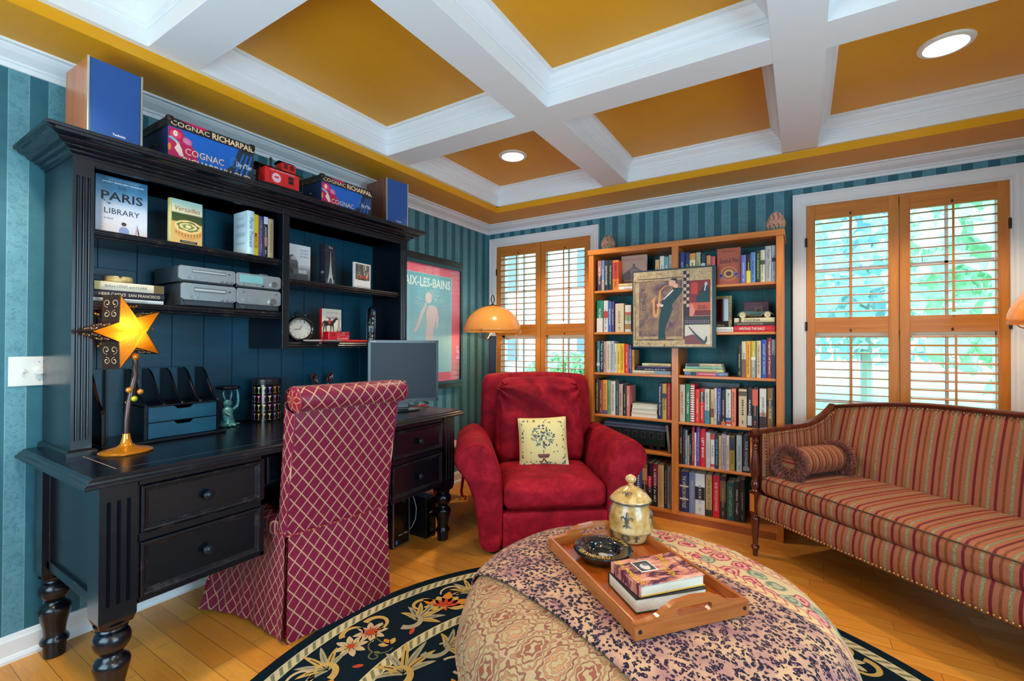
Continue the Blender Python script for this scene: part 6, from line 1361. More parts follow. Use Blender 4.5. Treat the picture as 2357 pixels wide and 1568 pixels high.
# side faces of the back, filled as strips between the two sides of the section
SD = [(0, len(sec)-1)]
for s_ in (-1, 1):
    fr = sec[:5]; bk_ = [sec[-1], sec[-2], sec[-3], sec[-4], sec[-5]]
    v = []; uv = []
    for (p, q_) in zip(fr, bk_):
        for t in (0, .33, .66, 1): y = p[0]+(q_[0]-p[0])*t; z = p[1]+(q_[1]-p[1])*t; v.append((s_*(hw(z)-.004+.004*math.sin(PI*t)), y, z)); uv.append((y*1.0, z))
    F = [(i*4+j, (i+1)*4+j, (i+1)*4+j+1, i*4+j+1)[::(1 if s_ < 0 else -1)] for i in range(4) for j in range(3)]
    b.add(v, F, DIA, uv)
b.build('back', dc, smooth=True)
ROS = mat_diamond('rosette_fabric', (120, 8, 34), (150, 16, 40), (196, 130, 90), .05, .05)
for s_ in (-1, 1):
    b = MB(); b.grid(lambda u, v: (s_*(hw(1.04)-.001+.012*(1-v)**.5*(1 if v < .98 else 0)), ry+.010+(rr_+.010)*v*math.cos(2*PI*u)*(1+.05*math.sin(10*PI*u)*v), rz_+(rr_*.98)*v*math.sin(2*PI*u)), 40, 6, ROS, cu=True, uvf=lambda u, v: (u*.3, v*.05)); b.build('roll_end', dc, smooth=True)
    b = MB(); b.tube([(s_*(hw(p[1])-.001), p[0], p[1]) for p in sec[:16]], .0035, DIA, 6); b.build('side_welt', dc, smooth=True)
b = MB(); b.rbox((0, .335, .470), (.535, .49, .08), .03, DIA, 10, (0, 0, .012)); 
for i, f in enumerate(b.f): b.uv[i] = [(b.v[j][0], b.v[j][1]) for j in f]
b.build('seat', dc, smooth=True)
# skirt
def hem(y): return .256 + .034*min(1, max(0, y)/.35) + .09*max(0, (y-.30)/.24)**1.5
def wav(t, z): k = (1-z/.46); return .004*k*math.sin(5*t)+.002*k*math.sin(11*t+1)
b = MB(); b.grid(lambda u, v: (-.245-.012*(1-v)+(.49+.024*(1-v))*u, -.004-.014*(1-v)+.004*math.sin(9*u)*(1-v), .0145+.4435*v), 14, 8, DIA, uvf=lambda u, v: (.49*u, .45*v+.05)); b.build('back_skirt', dc, smooth=True)
for s_ in (-1, 1):
    b = MB()
    def fn(u, v, s_=s_): y = .012+.56*u; z = .0145+.4435*v; x = .252+(.265-.252)*u; xb = hem(y); return (s_*(xb+(x-xb)*v**.8+wav(y*12, z)), y, z)
    n0 = len(b.f); b.grid(fn, 26, 8, DIA, uvf=lambda u, v: (.62*u, .46*v))
    if s_ > 0: pass
    b.build('side_skirt', dc, smooth=True)
    b = MB(); b.grid(lambda u, v: (s_*(.230+.022*u*(1.5-v)+.004*math.sin(8*u)), .004+.030*math.sin(PI*u)*(1.1-v)+.008, .012+.442*v), 8, 8, ROS, uvf=lambda u, v: (.08*u, .46*v)); b.build('corner_pleat', dc, smooth=True)
b = MB(); b.grid(lambda u, v: (-hem(.56)+.09*v+(2*hem(.56)-.18*v)*u, .575+.01*math.sin(20*u)*(1-v), .008+.45*v), 20, 6, DIA, uvf=lambda u, v: (.6*u, .46*v)); b.build('front_skirt', dc, smooth=True)
b = MB(); pts = [(-.258, .57, .459), (-.256, .3, .459), (-.250, .02, .459), (-.245, -.006, .459), (0, -.008, .459), (.245, -.006, .459), (.250, .02, .459), (.256, .3, .459), (.258, .57, .459)]; b.tube(pts, .0035, ROS, 6); b.build('waist_cord', dc, smooth=True)
# ================================================================ SOFA
sf = empty('sofa', (2.44, 3.15, 0), math.radians(-38), 'carved mahogany settee in rust, maroon and sage striped chenille with brass nailheads', 'sofa')
MH = mat_wood('mahogany', (64, 22, 14), (104, 42, 24), 2, .25, .5); MHX = mat_wood('mahogany_rail', (64, 22, 14), (104, 42, 24), 0, .25, .5); INL = mat_wood('satinwood_inlay', (190, 108, 36), (212, 132, 50), 2, .3, .3)
NH = cm((200, 164, 104), .28, 1); SLn = 1.98
def fluted_lathe(b, prof, c, mat, n=12, depth=.10, seg=72):
    P = prof; m = len(P)-1
    b.grid(lambda u, v: (c[0]+P[round(v*m)][0]*(1-P[round(v*m)][2]*depth*(.5+.5*math.cos(2*PI*n*u)))*math.cos(2*PI*u), c[1]+P[round(v*m)][0]*(1-P[round(v*m)][2]*depth*(.5+.5*math.cos(2*PI*n*u)))*math.sin(2*PI*u), c[2]+P[round(v*m)][1]), seg, m, mat, cu=True)
LEG = [(.0005, 0, 0), (.013, .0, 0), (.015, .025, 0), (.017, .040, 0), (.022, .046, 0), (.024, .054, 0), (.020, .062, 0), (.015, .066, 0), (.014, .072, 0), (.015, .078, 1), (.022, .18, 1), (.025, .215, 1), (.022, .232, 0), (.018, .236, 0), (.023, .242, 0), (.023, .250, 0), (.020, .254, 0), (.0005, .254, 0)]
POST = [(.0005, .386, 0), (.020, .386, 0), (.022, .392, 0), (.016, .398, 0), (.020, .408, 0), (.025, .425, 0), (.022, .442, 0), (.017, .450, 0), (.019, .455, 0), (.017, .462, 1), (.026, .495, 1), (.0265, .53, 1), (.021, .59, 1), (.015, .632, 1), (.014, .638, 0), (.017, .642, 0), (.017, .648, 0), (.014, .652, 0), (.017, .657, 0), (.017, .663, 0), (.014, .668, 0), (.015, .676, 0), (.021, .684, 0), (.022, .692, 0), (.017, .699, 0), (.014, .704, 0), (.016, .716, 0), (.0005, .716, 0)]
def rail_z(t): # height of the arm rail along the side, t 0 front .. 1 back corner
    return .738 + .030*t + .100*max(0, (t-.55)/.45)**2.2
for x_, s_ in ((0, 1), (SLn, -1)):
    p = MB(); fluted_lathe(p, LEG, (x_, 0, 0), MH); o = p.build('front_leg', sf, smooth=True)
    p = MB(); p.box(x_-.024, x_+.024, -.024, .024, .252, .388, MH); o = p.build('leg_block', sf, bevel=.003); MB().box(x_-.015, x_+.015, -.0255, -.0235, .268, .372, INL).build('inlay_panel', o)
    p = MB(); fluted_lathe(p, POST, (x_, 0, 0), MH); p.build('arm_post', sf, smooth=True)
    p = MB(); p.cyl((x_-.0, -.030, .735), (x_, .030, .735), .024, MH, 28); scroll(p, (x_, .735), .021, 0, 1.6, s_, .003, MH, 40, pl=lambda a, c: (a, -.031, c)); o = p.build('scroll', sf, smooth=True)
    p = MB(); n_ = 22; prof = [(-.026, -.012), (-.026, .006), (-.018, .013), (.018, .013), (.026, .006), (.026, -.012)]
    v = []
    for i in range(n_+1):
        t = i/n_; y = .0+.66*t; z = rail_z(t)+.008
        for a, c in prof: v.append((x_+a*(1-.1*t), y, z+c))
    F = [(i*6+k, i*6+(k+1) % 6, (i+1)*6+(k+1) % 6, (i+1)*6+k) for i in range(n_) for k in range(6)]+[(5, 4, 3, 2, 1, 0), tuple(range(n_*6, n_*6+6))]
    p.add(v, [f[::-1] for f in F], MH); p.build('arm_rail', sf, smooth=True)
    p = MB()   # upholstered arm panel (inside face)
    def fa(u, v, s_=s_, x_=x_): t = .045+.93*u; zz = .40+(rail_z(t)-.004-.40)*v; return (x_+s_*(.024+.012*math.sin(PI*v)*math.sin(PI*u)), .66*t, zz)
    p.grid(fa, 24, 8, STY); pi = [(x_+s_*-.018, y, z) for y, z in ()]
    p.grid(lambda u, v, s_=s_, x_=x_: (x_-s_*.018, .66*(.045+.93*u), .26+(rail_z(.045+.93*u)-.004-.26)*v), 24, 4, STY)
    p.build('arm_panel', sf, smooth=True)
    MB().box(x_-.020, x_+.020, .026, .05, .388, .728, MH).build('arm_upright', sf, bevel=.002)
    for k in range(34):
        t = .075+.88*k/33; n_ = MB(); n_.ball((x_+s_*.030, .66*t, rail_z(t)-.014), .0048, NH, 8, 5); n_.build('nailhead', sf, smooth=True) if k % 1 == 0 and x_ == 0 else None
    for k in range(15):
        n_ = MB(); n_.ball((x_+s_*.030, .052, .715-.019*k), .0048, NH, 8, 5)
        if x_ == 0: n_.build('nailhead', sf, smooth=True)
def back_z(x):
    t = min(x, SLn-x); return .868+.072*math.sin(min(1, max(0, t)/.62)*PI/2)
def yb(z): return .585+.22*(z-.45)
b = MB(); nb = 60
b.grid(lambda u, v: (.005+(SLn-.01)*u, yb(.40+(back_z(.03+(SLn-.06)*u)-.42)*v)-.030*math.sin(PI*min(1, v*.9+.05))**.6, .40+(back_z(.03+(SLn-.06)*u)-.412)*v), nb, 14, STX)
b.grid(lambda u, v: (.03+(SLn-.06)*u, .74, .26+(back_z(.03+(SLn-.06)*u)-.27)*(1-v)), nb, 4, STX); b.build('back_upholstery', sf, smooth=True)
b = MB(); v = []; n_ = 80
prof = [(-.026, -.010), (-.030, .004), (-.018, .014), (.030, .014), (.044, .004), (.044, -.012)]
for i in range(n_+1):
    x = .0+SLn*i/n_; z = back_z(x); y = yb(z)+.005
    for a, c in prof: v.append((x, y+a, z+c))
F = [(i*6+k, i*6+(k+1) % 6, (i+1)*6+(k+1) % 6, (i+1)*6+k) for i in range(n_) for k in range(6)]+[tuple(range(6))[::-1], tuple(range(n_*6, n_*6+6))]
b.add(v, F, MHX); b.build('back_rail', sf, smooth=True)
for k in range(52):
    x = .05+k*.0225; z = back_z(x)-.018; n_ = MB(); n_.ball((x, yb(z)-.020, z), .0046, NH, 8, 5); n_.build('nailhead', sf, smooth=True)
# seat rail, bowed a little, with the nailhead line along its lower edge
bow = lambda x: -.016*math.sin(PI*x/SLn)
b = MB(); b.grid(lambda u, v: (.026+(SLn-.052)*u, bow(.026+(SLn-.052)*u)-.004-.018*math.sin(PI*v)**.7+.012*v, .242+.134*v), 60, 6, STX)
b.grid(lambda u, v: (.026+(SLn-.052)*u, bow(.026+(SLn-.052)*u)*(1-v)+.60*v, .242), 40, 2, STX); b.build('seat_rail', sf, smooth=True)
nk = 0
for k in range(78):
    x = .034+k*.0178; o = MB(); o.ball((x, bow(x)-.011, .253), .0058, NH, 8, 5); o.build('nailhead', sf, smooth=True)
def cushf(w_, q): return (w_[0], w_[1]+bow(w_[0])*(1 if q[1] < 0 else 0), w_[2]+(-.012*math.sin(PI*w_[0]/SLn)**2 if q[2] < 0 else .0))
b = MB(); b.rbox((SLn/2, .290, .432), (SLn-.05, .59, .110), .045, STX, 40, (0, .006, .014), cushf); c_ = b.build('seat_cushion', sf, smooth=True)
b = MB(); b.tube([(.034, .02, .478)]+[(x, bow(x)-.004+(.01 if x < .05 else 0), .480) for x in [.045+(SLn-.09)*i/50 for i in range(51)]], .0042, mat_wood('dark_piping', (60, 34, 24), (84, 48, 34), 0, .6), 6); b.build('piping', c_, smooth=True)
for x_ in (.03, SLn-.03):
    b = MB(); b.tube([(x_, .66, .30), (x_, .67, .15), (x_, .70, .0)], [.022, .019, .014], MH, 8); b.build('rear_leg', sf, smooth=True)
# bolster with fringe
bo = empty('bolster_cushion', (0, 0, 0), 0, 'striped round bolster cushion with bushy plum fringe at both ends on the settee', 'cushion')
bo.matrix_world = sf.matrix_basis.copy() if False else (T((2.44, 3.15, 0)) @ Rz(math.radians(-38)) @ T((.150, .290, .588)))
BR_ = .080; BL = .20
def wr(v): return BR_*(1-.10*(abs(2*v-1))**4)
b = MB(); b.grid(lambda u, v: (wr(v)*math.cos(2*PI*u), -BL+2*BL*v, wr(v)*math.sin(2*PI*u)), 40, 20, mat_stripe('striped_chenille_bolster', 1, .052), cu=True); b.build('cover', bo, smooth=True)
EN = mat_stripe('striped_chenille_end', 2, .06)
for s_ in (-1, 1): MB().grid(lambda u, v, s_=s_: (wr(1)*v*math.cos(2*PI*u), s_*(BL+.006*(1-v)), wr(1)*v*math.sin(2*PI*u)), 32, 5, EN, cu=True).build('end_cap', bo, smooth=True)
FRm = N('plum_fringe'); v_ = FRm.noise(FRm.co(), 120, 2); FRm = FRm.out(FRm.ramp(v_, [(.3, (72, 34, 46)), (.48, (124, 64, 60)), (.6, (196, 120, 92)), (.75, (116, 76, 108))]), .8, sheen=.1)
for s_ in (-1, 1):
    b = MB(); q = random.Random(9+s_)
    for i in range(3000):
        a = q.uniform(0, 2*PI); tz = q.uniform(-1.4, 1.4); r0 = BR_*.76+.014*q.random(); l = q.uniform(.028, .050); dy = q.uniform(-1.0, 1.0); da = q.uniform(-.35, .35)
        p0 = Vector((r0*math.cos(a), s_*(BL-.006)+.010*tz, r0*math.sin(a))); d = Vector((math.cos(a+da)*(1.0-.35*abs(dy)), dy*.9, math.sin(a+da)*(1.0-.35*abs(dy)))).normalized(); p1 = p0+d*l; sd = d.orthogonal().normalized()*.0013
        sd = Matrix.Rotation(q.uniform(0, 6), 3, d) @ sd; b.add([p0-sd, p0+sd, p1+sd*.7+Vector((0, 0, -.004)), p1-sd*.7+Vector((0, 0, -.004))], [(0, 1, 2, 3)], FRm)
    for i in range(500):
        a = q.uniform(0, 2*PI); rr = BR_*q.uniform(.45, .8); p0 = Vector((rr*math.cos(a), s_*(BL+.002), rr*math.sin(a))); d = Vector((math.cos(a)*.6+q.uniform(-.4, .4), s_*q.uniform(.5, 1.2), math.sin(a)*.6+q.uniform(-.4, .4))).normalized(); p1 = p0+d*q.uniform(.012, .024); sd = d.orthogonal().normalized()*.0013
        b.add([p0-sd, p0+sd, p1+sd*.7, p1-sd*.7], [(0, 1, 2, 3)], FRm)
    o = b.build('fringe', bo); o['kind'] = 'stuff'
# ================================================================ OTTOMAN AND THROWS
OC = (2.19, 1.63); OR_ = .640
OP = [(0, .447), (.10, .4465), (.2, .446), (.30, .444), (.38, .441), (.45, .434), (.50, .425), (.54, .412), (.575, .392), (.602, .365), (.622, .33), (.634, .29), (.640, .24), (.638, .18), (.630, .12), (.618, .06), (.606, .015)]
OA = [0]
for i in range(1, len(OP)): OA.append(OA[-1]+math.dist(OP[i-1], OP[i]))
def wrap(px, py, off):
    rho = math.hypot(px, py); a = math.atan2(py, px); i = 1
    while i < len(OP)-1 and OA[i] < rho: i += 1
    t = min(1.0, (rho-OA[i-1])/(OA[i]-OA[i-1])); r = OP[i-1][0]+(OP[i][0]-OP[i-1][0])*t; z = OP[i-1][1]+(OP[i][1]-OP[i-1][1])*t
    def nrm(j): j0, j1 = max(0, j-1), min(len(OP)-1, j+1); tx, tz = OP[j1][0]-OP[j0][0], OP[j1][1]-OP[j0][1]; l = math.hypot(tx, tz); return (-tz/l, tx/l)
    n0, n1 = nrm(i-1), nrm(i); nr, nz = n0[0]+(n1[0]-n0[0])*t, n0[1]+(n1[1]-n0[1])*t
    return ((r+nr*off)*math.cos(a), (r+nr*off)*math.sin(a), z+nz*off)
def _damask():
    a = N('gold_damask_chenille'); X = a.sep(a.co('UV')); W_, H_ = .105, .130
    u0 = a.math('MULTIPLY', X[0], 2*PI/W_); v0 = a.math('MULTIPLY', X[1], 2*PI/H_)
    nz = a.noise(a.co('UV'), 38, 3, .6); n2 = a.noise(a.co(), 150, 2); n3 = a.noise(a.co('UV'), 130, 2)
    u = a.math('ADD', u0, a.math('MULTIPLY', a.math('SUBTRACT', nz, .5), 1.3)); v = a.math('ADD', v0, a.math('MULTIPLY', a.math('SUBTRACT', nz, .5), 1.3))
    w1 = a.math('ADD', a.math('COSINE', a.math('MULTIPLY', a.math('ADD', u, v), .5)), a.math('COSINE', a.math('MULTIPLY', a.math('SUBTRACT', u, v), .5)))
    det = a.math('MULTIPLY', a.math('SINE', a.math('MULTIPLY', u, 3)), a.math('SINE', a.math('MULTIPLY', v, 4)))
    f = a.math('ADD', w1, a.math('MULTIPLY', det, .22)); fr = a.math('ABSOLUTE', a.math('SUBTRACT', a.math('FRACT', a.math('MULTIPLY', f, 1.5)), .5))
    tri = a.step(fr, .16, .28)
    h = a.math('ADD', a.math('MULTIPLY', tri, .7), a.math('MULTIPLY', n2, .5)); a.bump(h, .006, .9)
    bg = a.ramp(a.math('MULTIPLY', a.math('ADD', f, 2), .25), [(.2, (140, 76, 60)), (.42, (166, 114, 84)), (.6, (136, 74, 64)), (.8, (180, 126, 88))])
    c = a.mix(tri, bg, a.mix(n3, lin((158, 130, 92)), lin((186, 160, 120))))
    return a.out(c, .8, sheen=.05, spec=.2)
DAM = _damask()
ot = empty('ottoman', (OC[0], OC[1], 0), 0, 'large round drum ottoman in cut gold damask, mostly under patterned throws', 'ottoman')
b = MB(); NA, NR = 96, len(OP)-1
b.grid(lambda u, v: (OP[round((1-v)*NR)][0]*math.cos(2*PI*u), OP[round((1-v)*NR)][0]*math.sin(2*PI*u), OP[round((1-v)*NR)][1]), NA, NR, DAM, cu=True, uvf=lambda u, v: (OA[round((1-v)*NR)]*math.cos(2*PI*u) if OA[round((1-v)*NR)] < .45 else 4.0*u*1.0, OA[round((1-v)*NR)]*math.sin(2*PI*u) if OA[round((1-v)*NR)] < .45 else -OA[round((1-v)*NR)]))
for i in range(len(b.uv)):
    js = b.f[i]; b.uv[i] = [(math.atan2(b.v[j][1], b.v[j][0])*.62 + (2*PI*.62 if (math.atan2(b.v[j][1], b.v[j][0]) < 0 and any(math.atan2(b.v[q_][1], b.v[q_][0]) > 2.8 for q_ in js)) else 0), -OA[min(range(len(OP)), key=lambda q_: abs(OP[q_][0]-math.hypot(b.v[j][0], b.v[j][1]))+abs(OP[q_][1]-b.v[j][2]))]) for j in js]
b.build('body', ot, smooth=True)
b = MB(); b.tube([(.642*math.cos(2*PI*i/96), .642*math.sin(2*PI*i/96), .238) for i in range(96)], .004, DAM, 6, True); b.build('piping', ot, smooth=True)
for a in range(4): MB().cyl((.45*math.cos(a*PI/2+.8), .45*math.sin(a*PI/2+.8), 0.0135), (.45*math.cos(a*PI/2+.8), .45*math.sin(a*PI/2+.8), .03), .03, MH, 12).build('foot', ot)
def _leopard():
    a = N('leopard_print_plush'); X = a.co('UV'); wp = a.mix(.03, X, a.noise(X, 34, 2, out='Color'))
    v1 = a.voro(wp, 74, 'F1', .9); n1 = a.noise(X, 80, 2); big = a.noise(X, 4.0, 2)
    ring = a.math('MULTIPLY', a.step(v1, .10, .18), a.math('SUBTRACT', 1, a.step(v1, .46, .52)))
    br = a.step(n1, .35, .43); spot = a.math('MULTIPLY', ring, br)
    base = a.mix(a.step(a.noise(X, 9, 3), .40, .66), lin((190, 150, 116)), lin((150, 104, 104)))
    inner = a.mix(a.math('MULTIPLY', a.math('SUBTRACT', 1, a.step(v1, .18, .28)), .75), base, lin((156, 96, 104)))
    pil = a.noise(a.co(), 420, 2); a.bump(pil, .0015, .5)
    return a.out(a.mix(spot, inner, a.mix(a.step(big, .4, .6), lin((22, 18, 40)), lin((40, 22, 44)))), .9, sheen=.06, spec=.15)
DV, NV = (.915, -.4035), (.4035, .915)
def throw(name, label, mat, o0, o1, n_, off, thick, lim, uvf=None, wob=0, ext=.80):
    b = MB(); nu, nv = n_
    def P(u, v):
        s_ = o0+(o1-o0)*v; h = math.sqrt(max(.0001, lim*lim-s_*s_)); t = (-1+2*u)*h
        s2 = s_ + (wob*math.sin(5*t+1) if v in (0, 1) or True else 0)*(1 if v < .5 else .4)
        px, py = DV[0]*t+NV[0]*s2, DV[1]*t+NV[1]*s2
        return px, py
    def fn(u, v): px, py = P(u, v); return wrap(px, py, off+.0015*math.sin(40*u+9*v))
    b.grid(fn, nu, nv, mat, uvf=lambda u, v: ((-1+2*u)*math.sqrt(max(.0001, lim*lim-(o0+(o1-o0)*v)**2)), o0+(o1-o0)*v))
    o = b.build(name, smooth=True, solid=thick); o.location = (OC[0], OC[1], 0)
    return tag(o, label, 'throw')
def _floral():
    a = N('rose_tapestry'); X = a.sep(a.co('UV')); P_ = a.co('UV'); wp = a.mix(.05, P_, a.noise(P_, 14, 3, out='Color'))
    v1 = a.voro(wp, 14, 'F1', .6); rid = a.voro(wp, 14, 'F1', .6, 'Color'); rc = a.sep(rid)[0]
    ringf = a.math('SINE', a.math('ADD', a.math('MULTIPLY', v1, 26), a.math('MULTIPLY', a.noise(P_, 30, 2), 5)))
    rose = a.mix(a.step(ringf, -.2, .4), lin((206, 140, 130)), lin((150, 40, 58))); leafc = a.mix(a.step(ringf, -.2, .3), lin((160, 158, 126)), lin((104, 114, 96)))
    blob = a.math('SUBTRACT', 1, a.step(v1, .44, .52)); isr = a.step(rc, .44, .46)
    bg = a.mix(a.noise(P_, 160, 2), lin((186, 158, 116)), lin((206, 182, 142)))
    c = a.mix(a.math('MULTIPLY', blob, a.step(a.noise(P_, 26, 2), .30, .38)), bg, a.mix(isr, leafc, rose))
    # braided borders run along the band at two offsets
    for o_ in (.270, .452):
        d = a.math('SUBTRACT', X[1], o_); ad = a.math('ABSOLUTE', d); inb = a.math('SUBTRACT', 1, a.step(ad, .025, .027))
        z1 = a.math('ABSOLUTE', a.math('SUBTRACT', a.math('FRACT', a.math('ADD', a.math('DIVIDE', X[0], .034), a.math('ADD', a.math('MULTIPLY', ad, 32), 50.0))), .5))
        ch = a.step(z1, .38, .44); edge = a.math('MULTIPLY', a.step(ad, .0205, .022), inb)
        bc_ = a.mix(a.math('MAXIMUM', ch, edge), lin((204, 170, 124)), lin((164, 70, 76))); c = a.mix(inb, c, bc_)
    a.bump(a.noise(a.co(), 350, 2), .001, .5)
    return a.out(c, .85, sheen=.04, spec=.2)
throw('tapestry_throw', 'cream tapestry throw with pink roses and braided red borders on the ottoman', _floral(), .205, .70, (90, 40), .003, .004, .86)
throw('leopard_throw', 'leopard print plush throw draped across the middle of the ottoman', _leopard(), -.405, .232, (100, 44), .0085, .006, .90, wob=.012)
# ================================================================ TRAY AND ITS THINGS
TZ = .4625
p0 = W(1462, 1477, 'z', TZ); p1 = W(1724, 1415, 'z', TZ); ang = math.atan2(p1.y-p0.y, p1.x-p0.x)
TW = TH = None
tray = empty('serving_tray', (p0.x, p0.y, TZ), ang, 'warm teak serving tray with cut-out handles resting on the leopard throw', 'tray')
TW, TL = .395, .600    # width across the near end, length away
TK = mat_wood('teak_tray', (140, 72, 26), (184, 106, 48), 0, .3, .4); TKY = mat_wood('teak_tray_side', (140, 72, 26), (184, 106, 48), 1, .3, .4)
MB().box(.012, TW-.012, .012, TL-.012, .004, .011, mat_wood('teak_floor', (140, 62, 14), (180, 90, 28), 1, .22, .6)).build('floor', tray)
for x0, x1 in ((0.002, .014), (TW-.014, TW-.002)): MB().box(x0, x1, .016, TL-.016, 0.0, .048, TKY).build('side_rail', tray, bevel=.004, seg=3)
def end_pts():
    top = [(0, .044), (.03, .046), (.07, .052), (.105, .070), (.135, .082), (TW/2, .086), (TW-.135, .082), (TW-.105, .070), (TW-.07, .052), (TW-.03, .046), (TW, .044)]
    return top
for y0, y1 in ((0, .018), (TL-.018, TL)):
    b = MB(); top = end_pts(); hx0, hx1, hz0, hz1 = TW/2-.062, TW/2+.062, .040, .064
    xs = sorted(set([p[0] for p in top]+[hx0, hx1]+[hx0+.012, hx1-.012]+[TW*k/40 for k in range(41)]))
    def tz_(x):
        for i in range(len(top)-1):
            if top[i][0] <= x <= top[i+1][0]+1e-9: t = (x-top[i][0])/(top[i+1][0]-top[i][0]); t = t*t*(3-2*t); return top[i][1]+(top[i+1][1]-top[i][1])*t
        return top[-1][1]
    def hol(x):
        if x <= hx0 or x >= hx1: return None
        r = .012; cz = (hz0+hz1)/2
        if x < hx0+r: w_ = math.sqrt(max(0, r*r-(hx0+r-x)**2))
        elif x > hx1-r: w_ = math.sqrt(max(0, r*r-(x-hx1+r)**2))
        else: w_ = r
        return cz-w_, cz+w_
    for i in range(len(xs)-1):
        xa, xb = xs[i], xs[i+1]; ha, hb_ = hol(xa), hol(xb)
        segs = []
        if ha is None and hb_ is None and not (hx0 < (xa+xb)/2 < hx1): segs = [((0, tz_(xa)), (0, tz_(xb)))]
        else:
            cz = (hz0+hz1)/2; ha = ha or (cz, cz); hb_ = hb_ or (cz, cz); segs = [((0, ha[0]), (0, hb_[0])), ((ha[1], tz_(xa)), (hb_[1], tz_(xb)))]
        for (a0, a1), (c0, c1) in segs:
            v = [(xa, y0, a0), (xb, y0, c0), (xb, y0, c1), (xa, y0, a1), (xa, y1, a0), (xb, y1, c0), (xb, y1, c1), (xa, y1, a1)]
            F = [(0, 1, 2, 3), (7, 6, 5, 4), (3, 2, 6, 7), (1, 0, 4, 5)]
            if i == 0: F.append((0, 3, 7, 4))
            if i == len(xs)-2: F.append((2, 1, 5, 6))
            b.add(v, F, TK)
    e_ = b.build('end_handle', tray)
    for x_ in (.016, TW-.016):
        b = MB(); yy = -.0 if y0 == 0 else TL; sg = -1 if y0 == 0 else 1; b.cyl((x_, yy, .022), (x_, yy+sg*.0015, .022), .006, M_['mblack'], 16); b.build('screw_cap', e_)
TM = T((p0.x, p0.y, TZ)) @ Rz(ang)
def on_tray(x, y, z=.0115): v_ = TM @ Vector((x, y, z)); return v_
# ginger jar
jar = empty('ceramic_jar', (2.083, 1.872, TZ+.012), 0, 'lidded cream and ochre glazed jar with raised fleur-de-lis on the tray', 'jar')
jar.scale = (1.13, 1.13, .97)
def _glz(nm, dk_):
    a = N(nm); n1 = a.noise(a.co(), 13, 5, .65, .6); n2 = a.noise(a.co(), 70, 3); X = a.sep(a.co())
    return a.out(a.mix(a.math('MULTIPLY', a.step(n2, .55, .7), .5), a.ramp(n1, [(.3, (128, 88, 40)), (.45, (184, 142, 76)), (.6, (206, 176, 122)), (.75, (184, 166, 140))]), lin((110, 84, 56))), .28, coat=.5)
GZ = _glz('ochre_glaze', 0); GD = cm((84, 78, 70), .35); JN = cm((58, 60, 66), .25)
JP = [(.050, 0), (.060, .004), (.066, .02), (.0685, .035), (.071, .040), (.0775, .046), (.079, .052), (.0775, .060), (.0765, .075), (.074, .10), (.069, .125), (.063, .145), (.058, .158), (.056, .163)]
b = MB(); b.lathe(JP, GZ, seg=48); jb = b.build('body', jar, smooth=True)
LP = [(.058, .160), (.070, .162), (.0725, .166), (.0725, .170), (.068, .176), (.058, .190), (.040, .207), (.022, .218), (.012, .222), (.009, .226), (.011, .229), (.009, .233), (.010, .237), (.017, .243), (.019, .250), (.017, .259), (.010, .266), (.003, .270), (.0005, .2705)]
b = MB(); b.lathe(LP, GZ, seg=48); lid = b.build('lid', jar, smooth=True)
b = MB(); b.tube([(.0728*math.cos(2*PI*i/48), .0728*math.sin(2*PI*i/48), .165+.0008*math.sin(i*1.9)) for i in range(48)], .0032, JN, 8, True); b.build('dark_rim', lid, smooth=True)
b = MB(); 
for k in range(10): b.tube([(.0185*math.cos(a)*math.sin(t_)+0, .0185*math.sin(a)*math.sin(t_), .2505-.0165*math.cos(t_)) for t_, a in [(.3+2.5*i/8, 2*PI*k/10+.9*i/8) for i in range(9)]], .0015, GZ, 5)
b.build('knob_swirl', lid, smooth=True)
def fleur(b, R_, zc, a0, s_, mat, slope=0):
    def P(x, z): a = a0+x/R_(zc+z); r = R_(zc+z)+.0012; return (r*math.cos(a), r*math.sin(a), zc+z)
    def pet(pts, w): b.tube([P(x*s_, z*s_) for x, z in pts], [w*s_*k for k in (.35, .9, 1.1, .9, .35)][:len(pts)], mat, 6)
    pet([(0, .030), (0, .020), (0, .010), (0, .0), (0, -.010)], .0055)
    for q in (-1, 1): pet([(q*.003, -.008), (q*.006, .004), (q*.014, .012), (q*.020, .006), (q*.017, -.002)], .0032)
    for q in (-1, 0, 1): pet([(0, -.010), (q*.003, -.016), (q*.007, -.022), (q*.011, -.026), (q*.013, -.028)] if q else [(0, -.010), (0, -.016), (0, -.022), (0, -.028), (0, -.032)], .0028)
    pet([(-.010, -.010), (-.005, -.009), (0, -.009), (.005, -.009), (.010, -.010)], .0026)
def RJ(z):
    for i in range(len(JP)-1):
        if JP[i][1] <= z <= JP[i+1][1]: t = (z-JP[i][1])/(JP[i+1][1]-JP[i][1]); return JP[i][0]+(JP[i+1][0]-JP[i][0])*t
    return JP[-1][0]
def RL(z):
    for i in range(3, 10):
        if LP[i][1] <= z <= LP[i+1][1]: t = (z-LP[i][1])/(LP[i+1][1]-LP[i][1]); return LP[i][0]+(LP[i+1][0]-LP[i][0])*t
    return .01
face = math.atan2(0-1.872, 2.68-2.083)
for k in range(4):
    b = MB(); fleur(b, RJ, .104, face-.18+k*PI/2, 1.0, GD); b.build('fleur_de_lis', jb, smooth=True)
for k in range(4):
    b = MB(); fleur(b, RJ, .028, face+.30+k*PI/2, .52, GD); b.build('fleur_de_lis', jb, smooth=True)
    b = MB(); a0 = face-.25+k*PI/2
    for rr in (.014, .008): b.tube([((RJ(.03+rr*math.sin(t_))+.001)*math.cos(a0+rr*math.cos(t_)/.068), (RJ(.03+rr*math.sin(t_))+.001)*math.sin(a0+rr*math.cos(t_)/.068), .03+rr*math.sin(t_)) for t_ in [2*PI*i/20 for i in range(20)]], .0018, GD, 5, True)
    b.build('round_boss', jb, smooth=True)
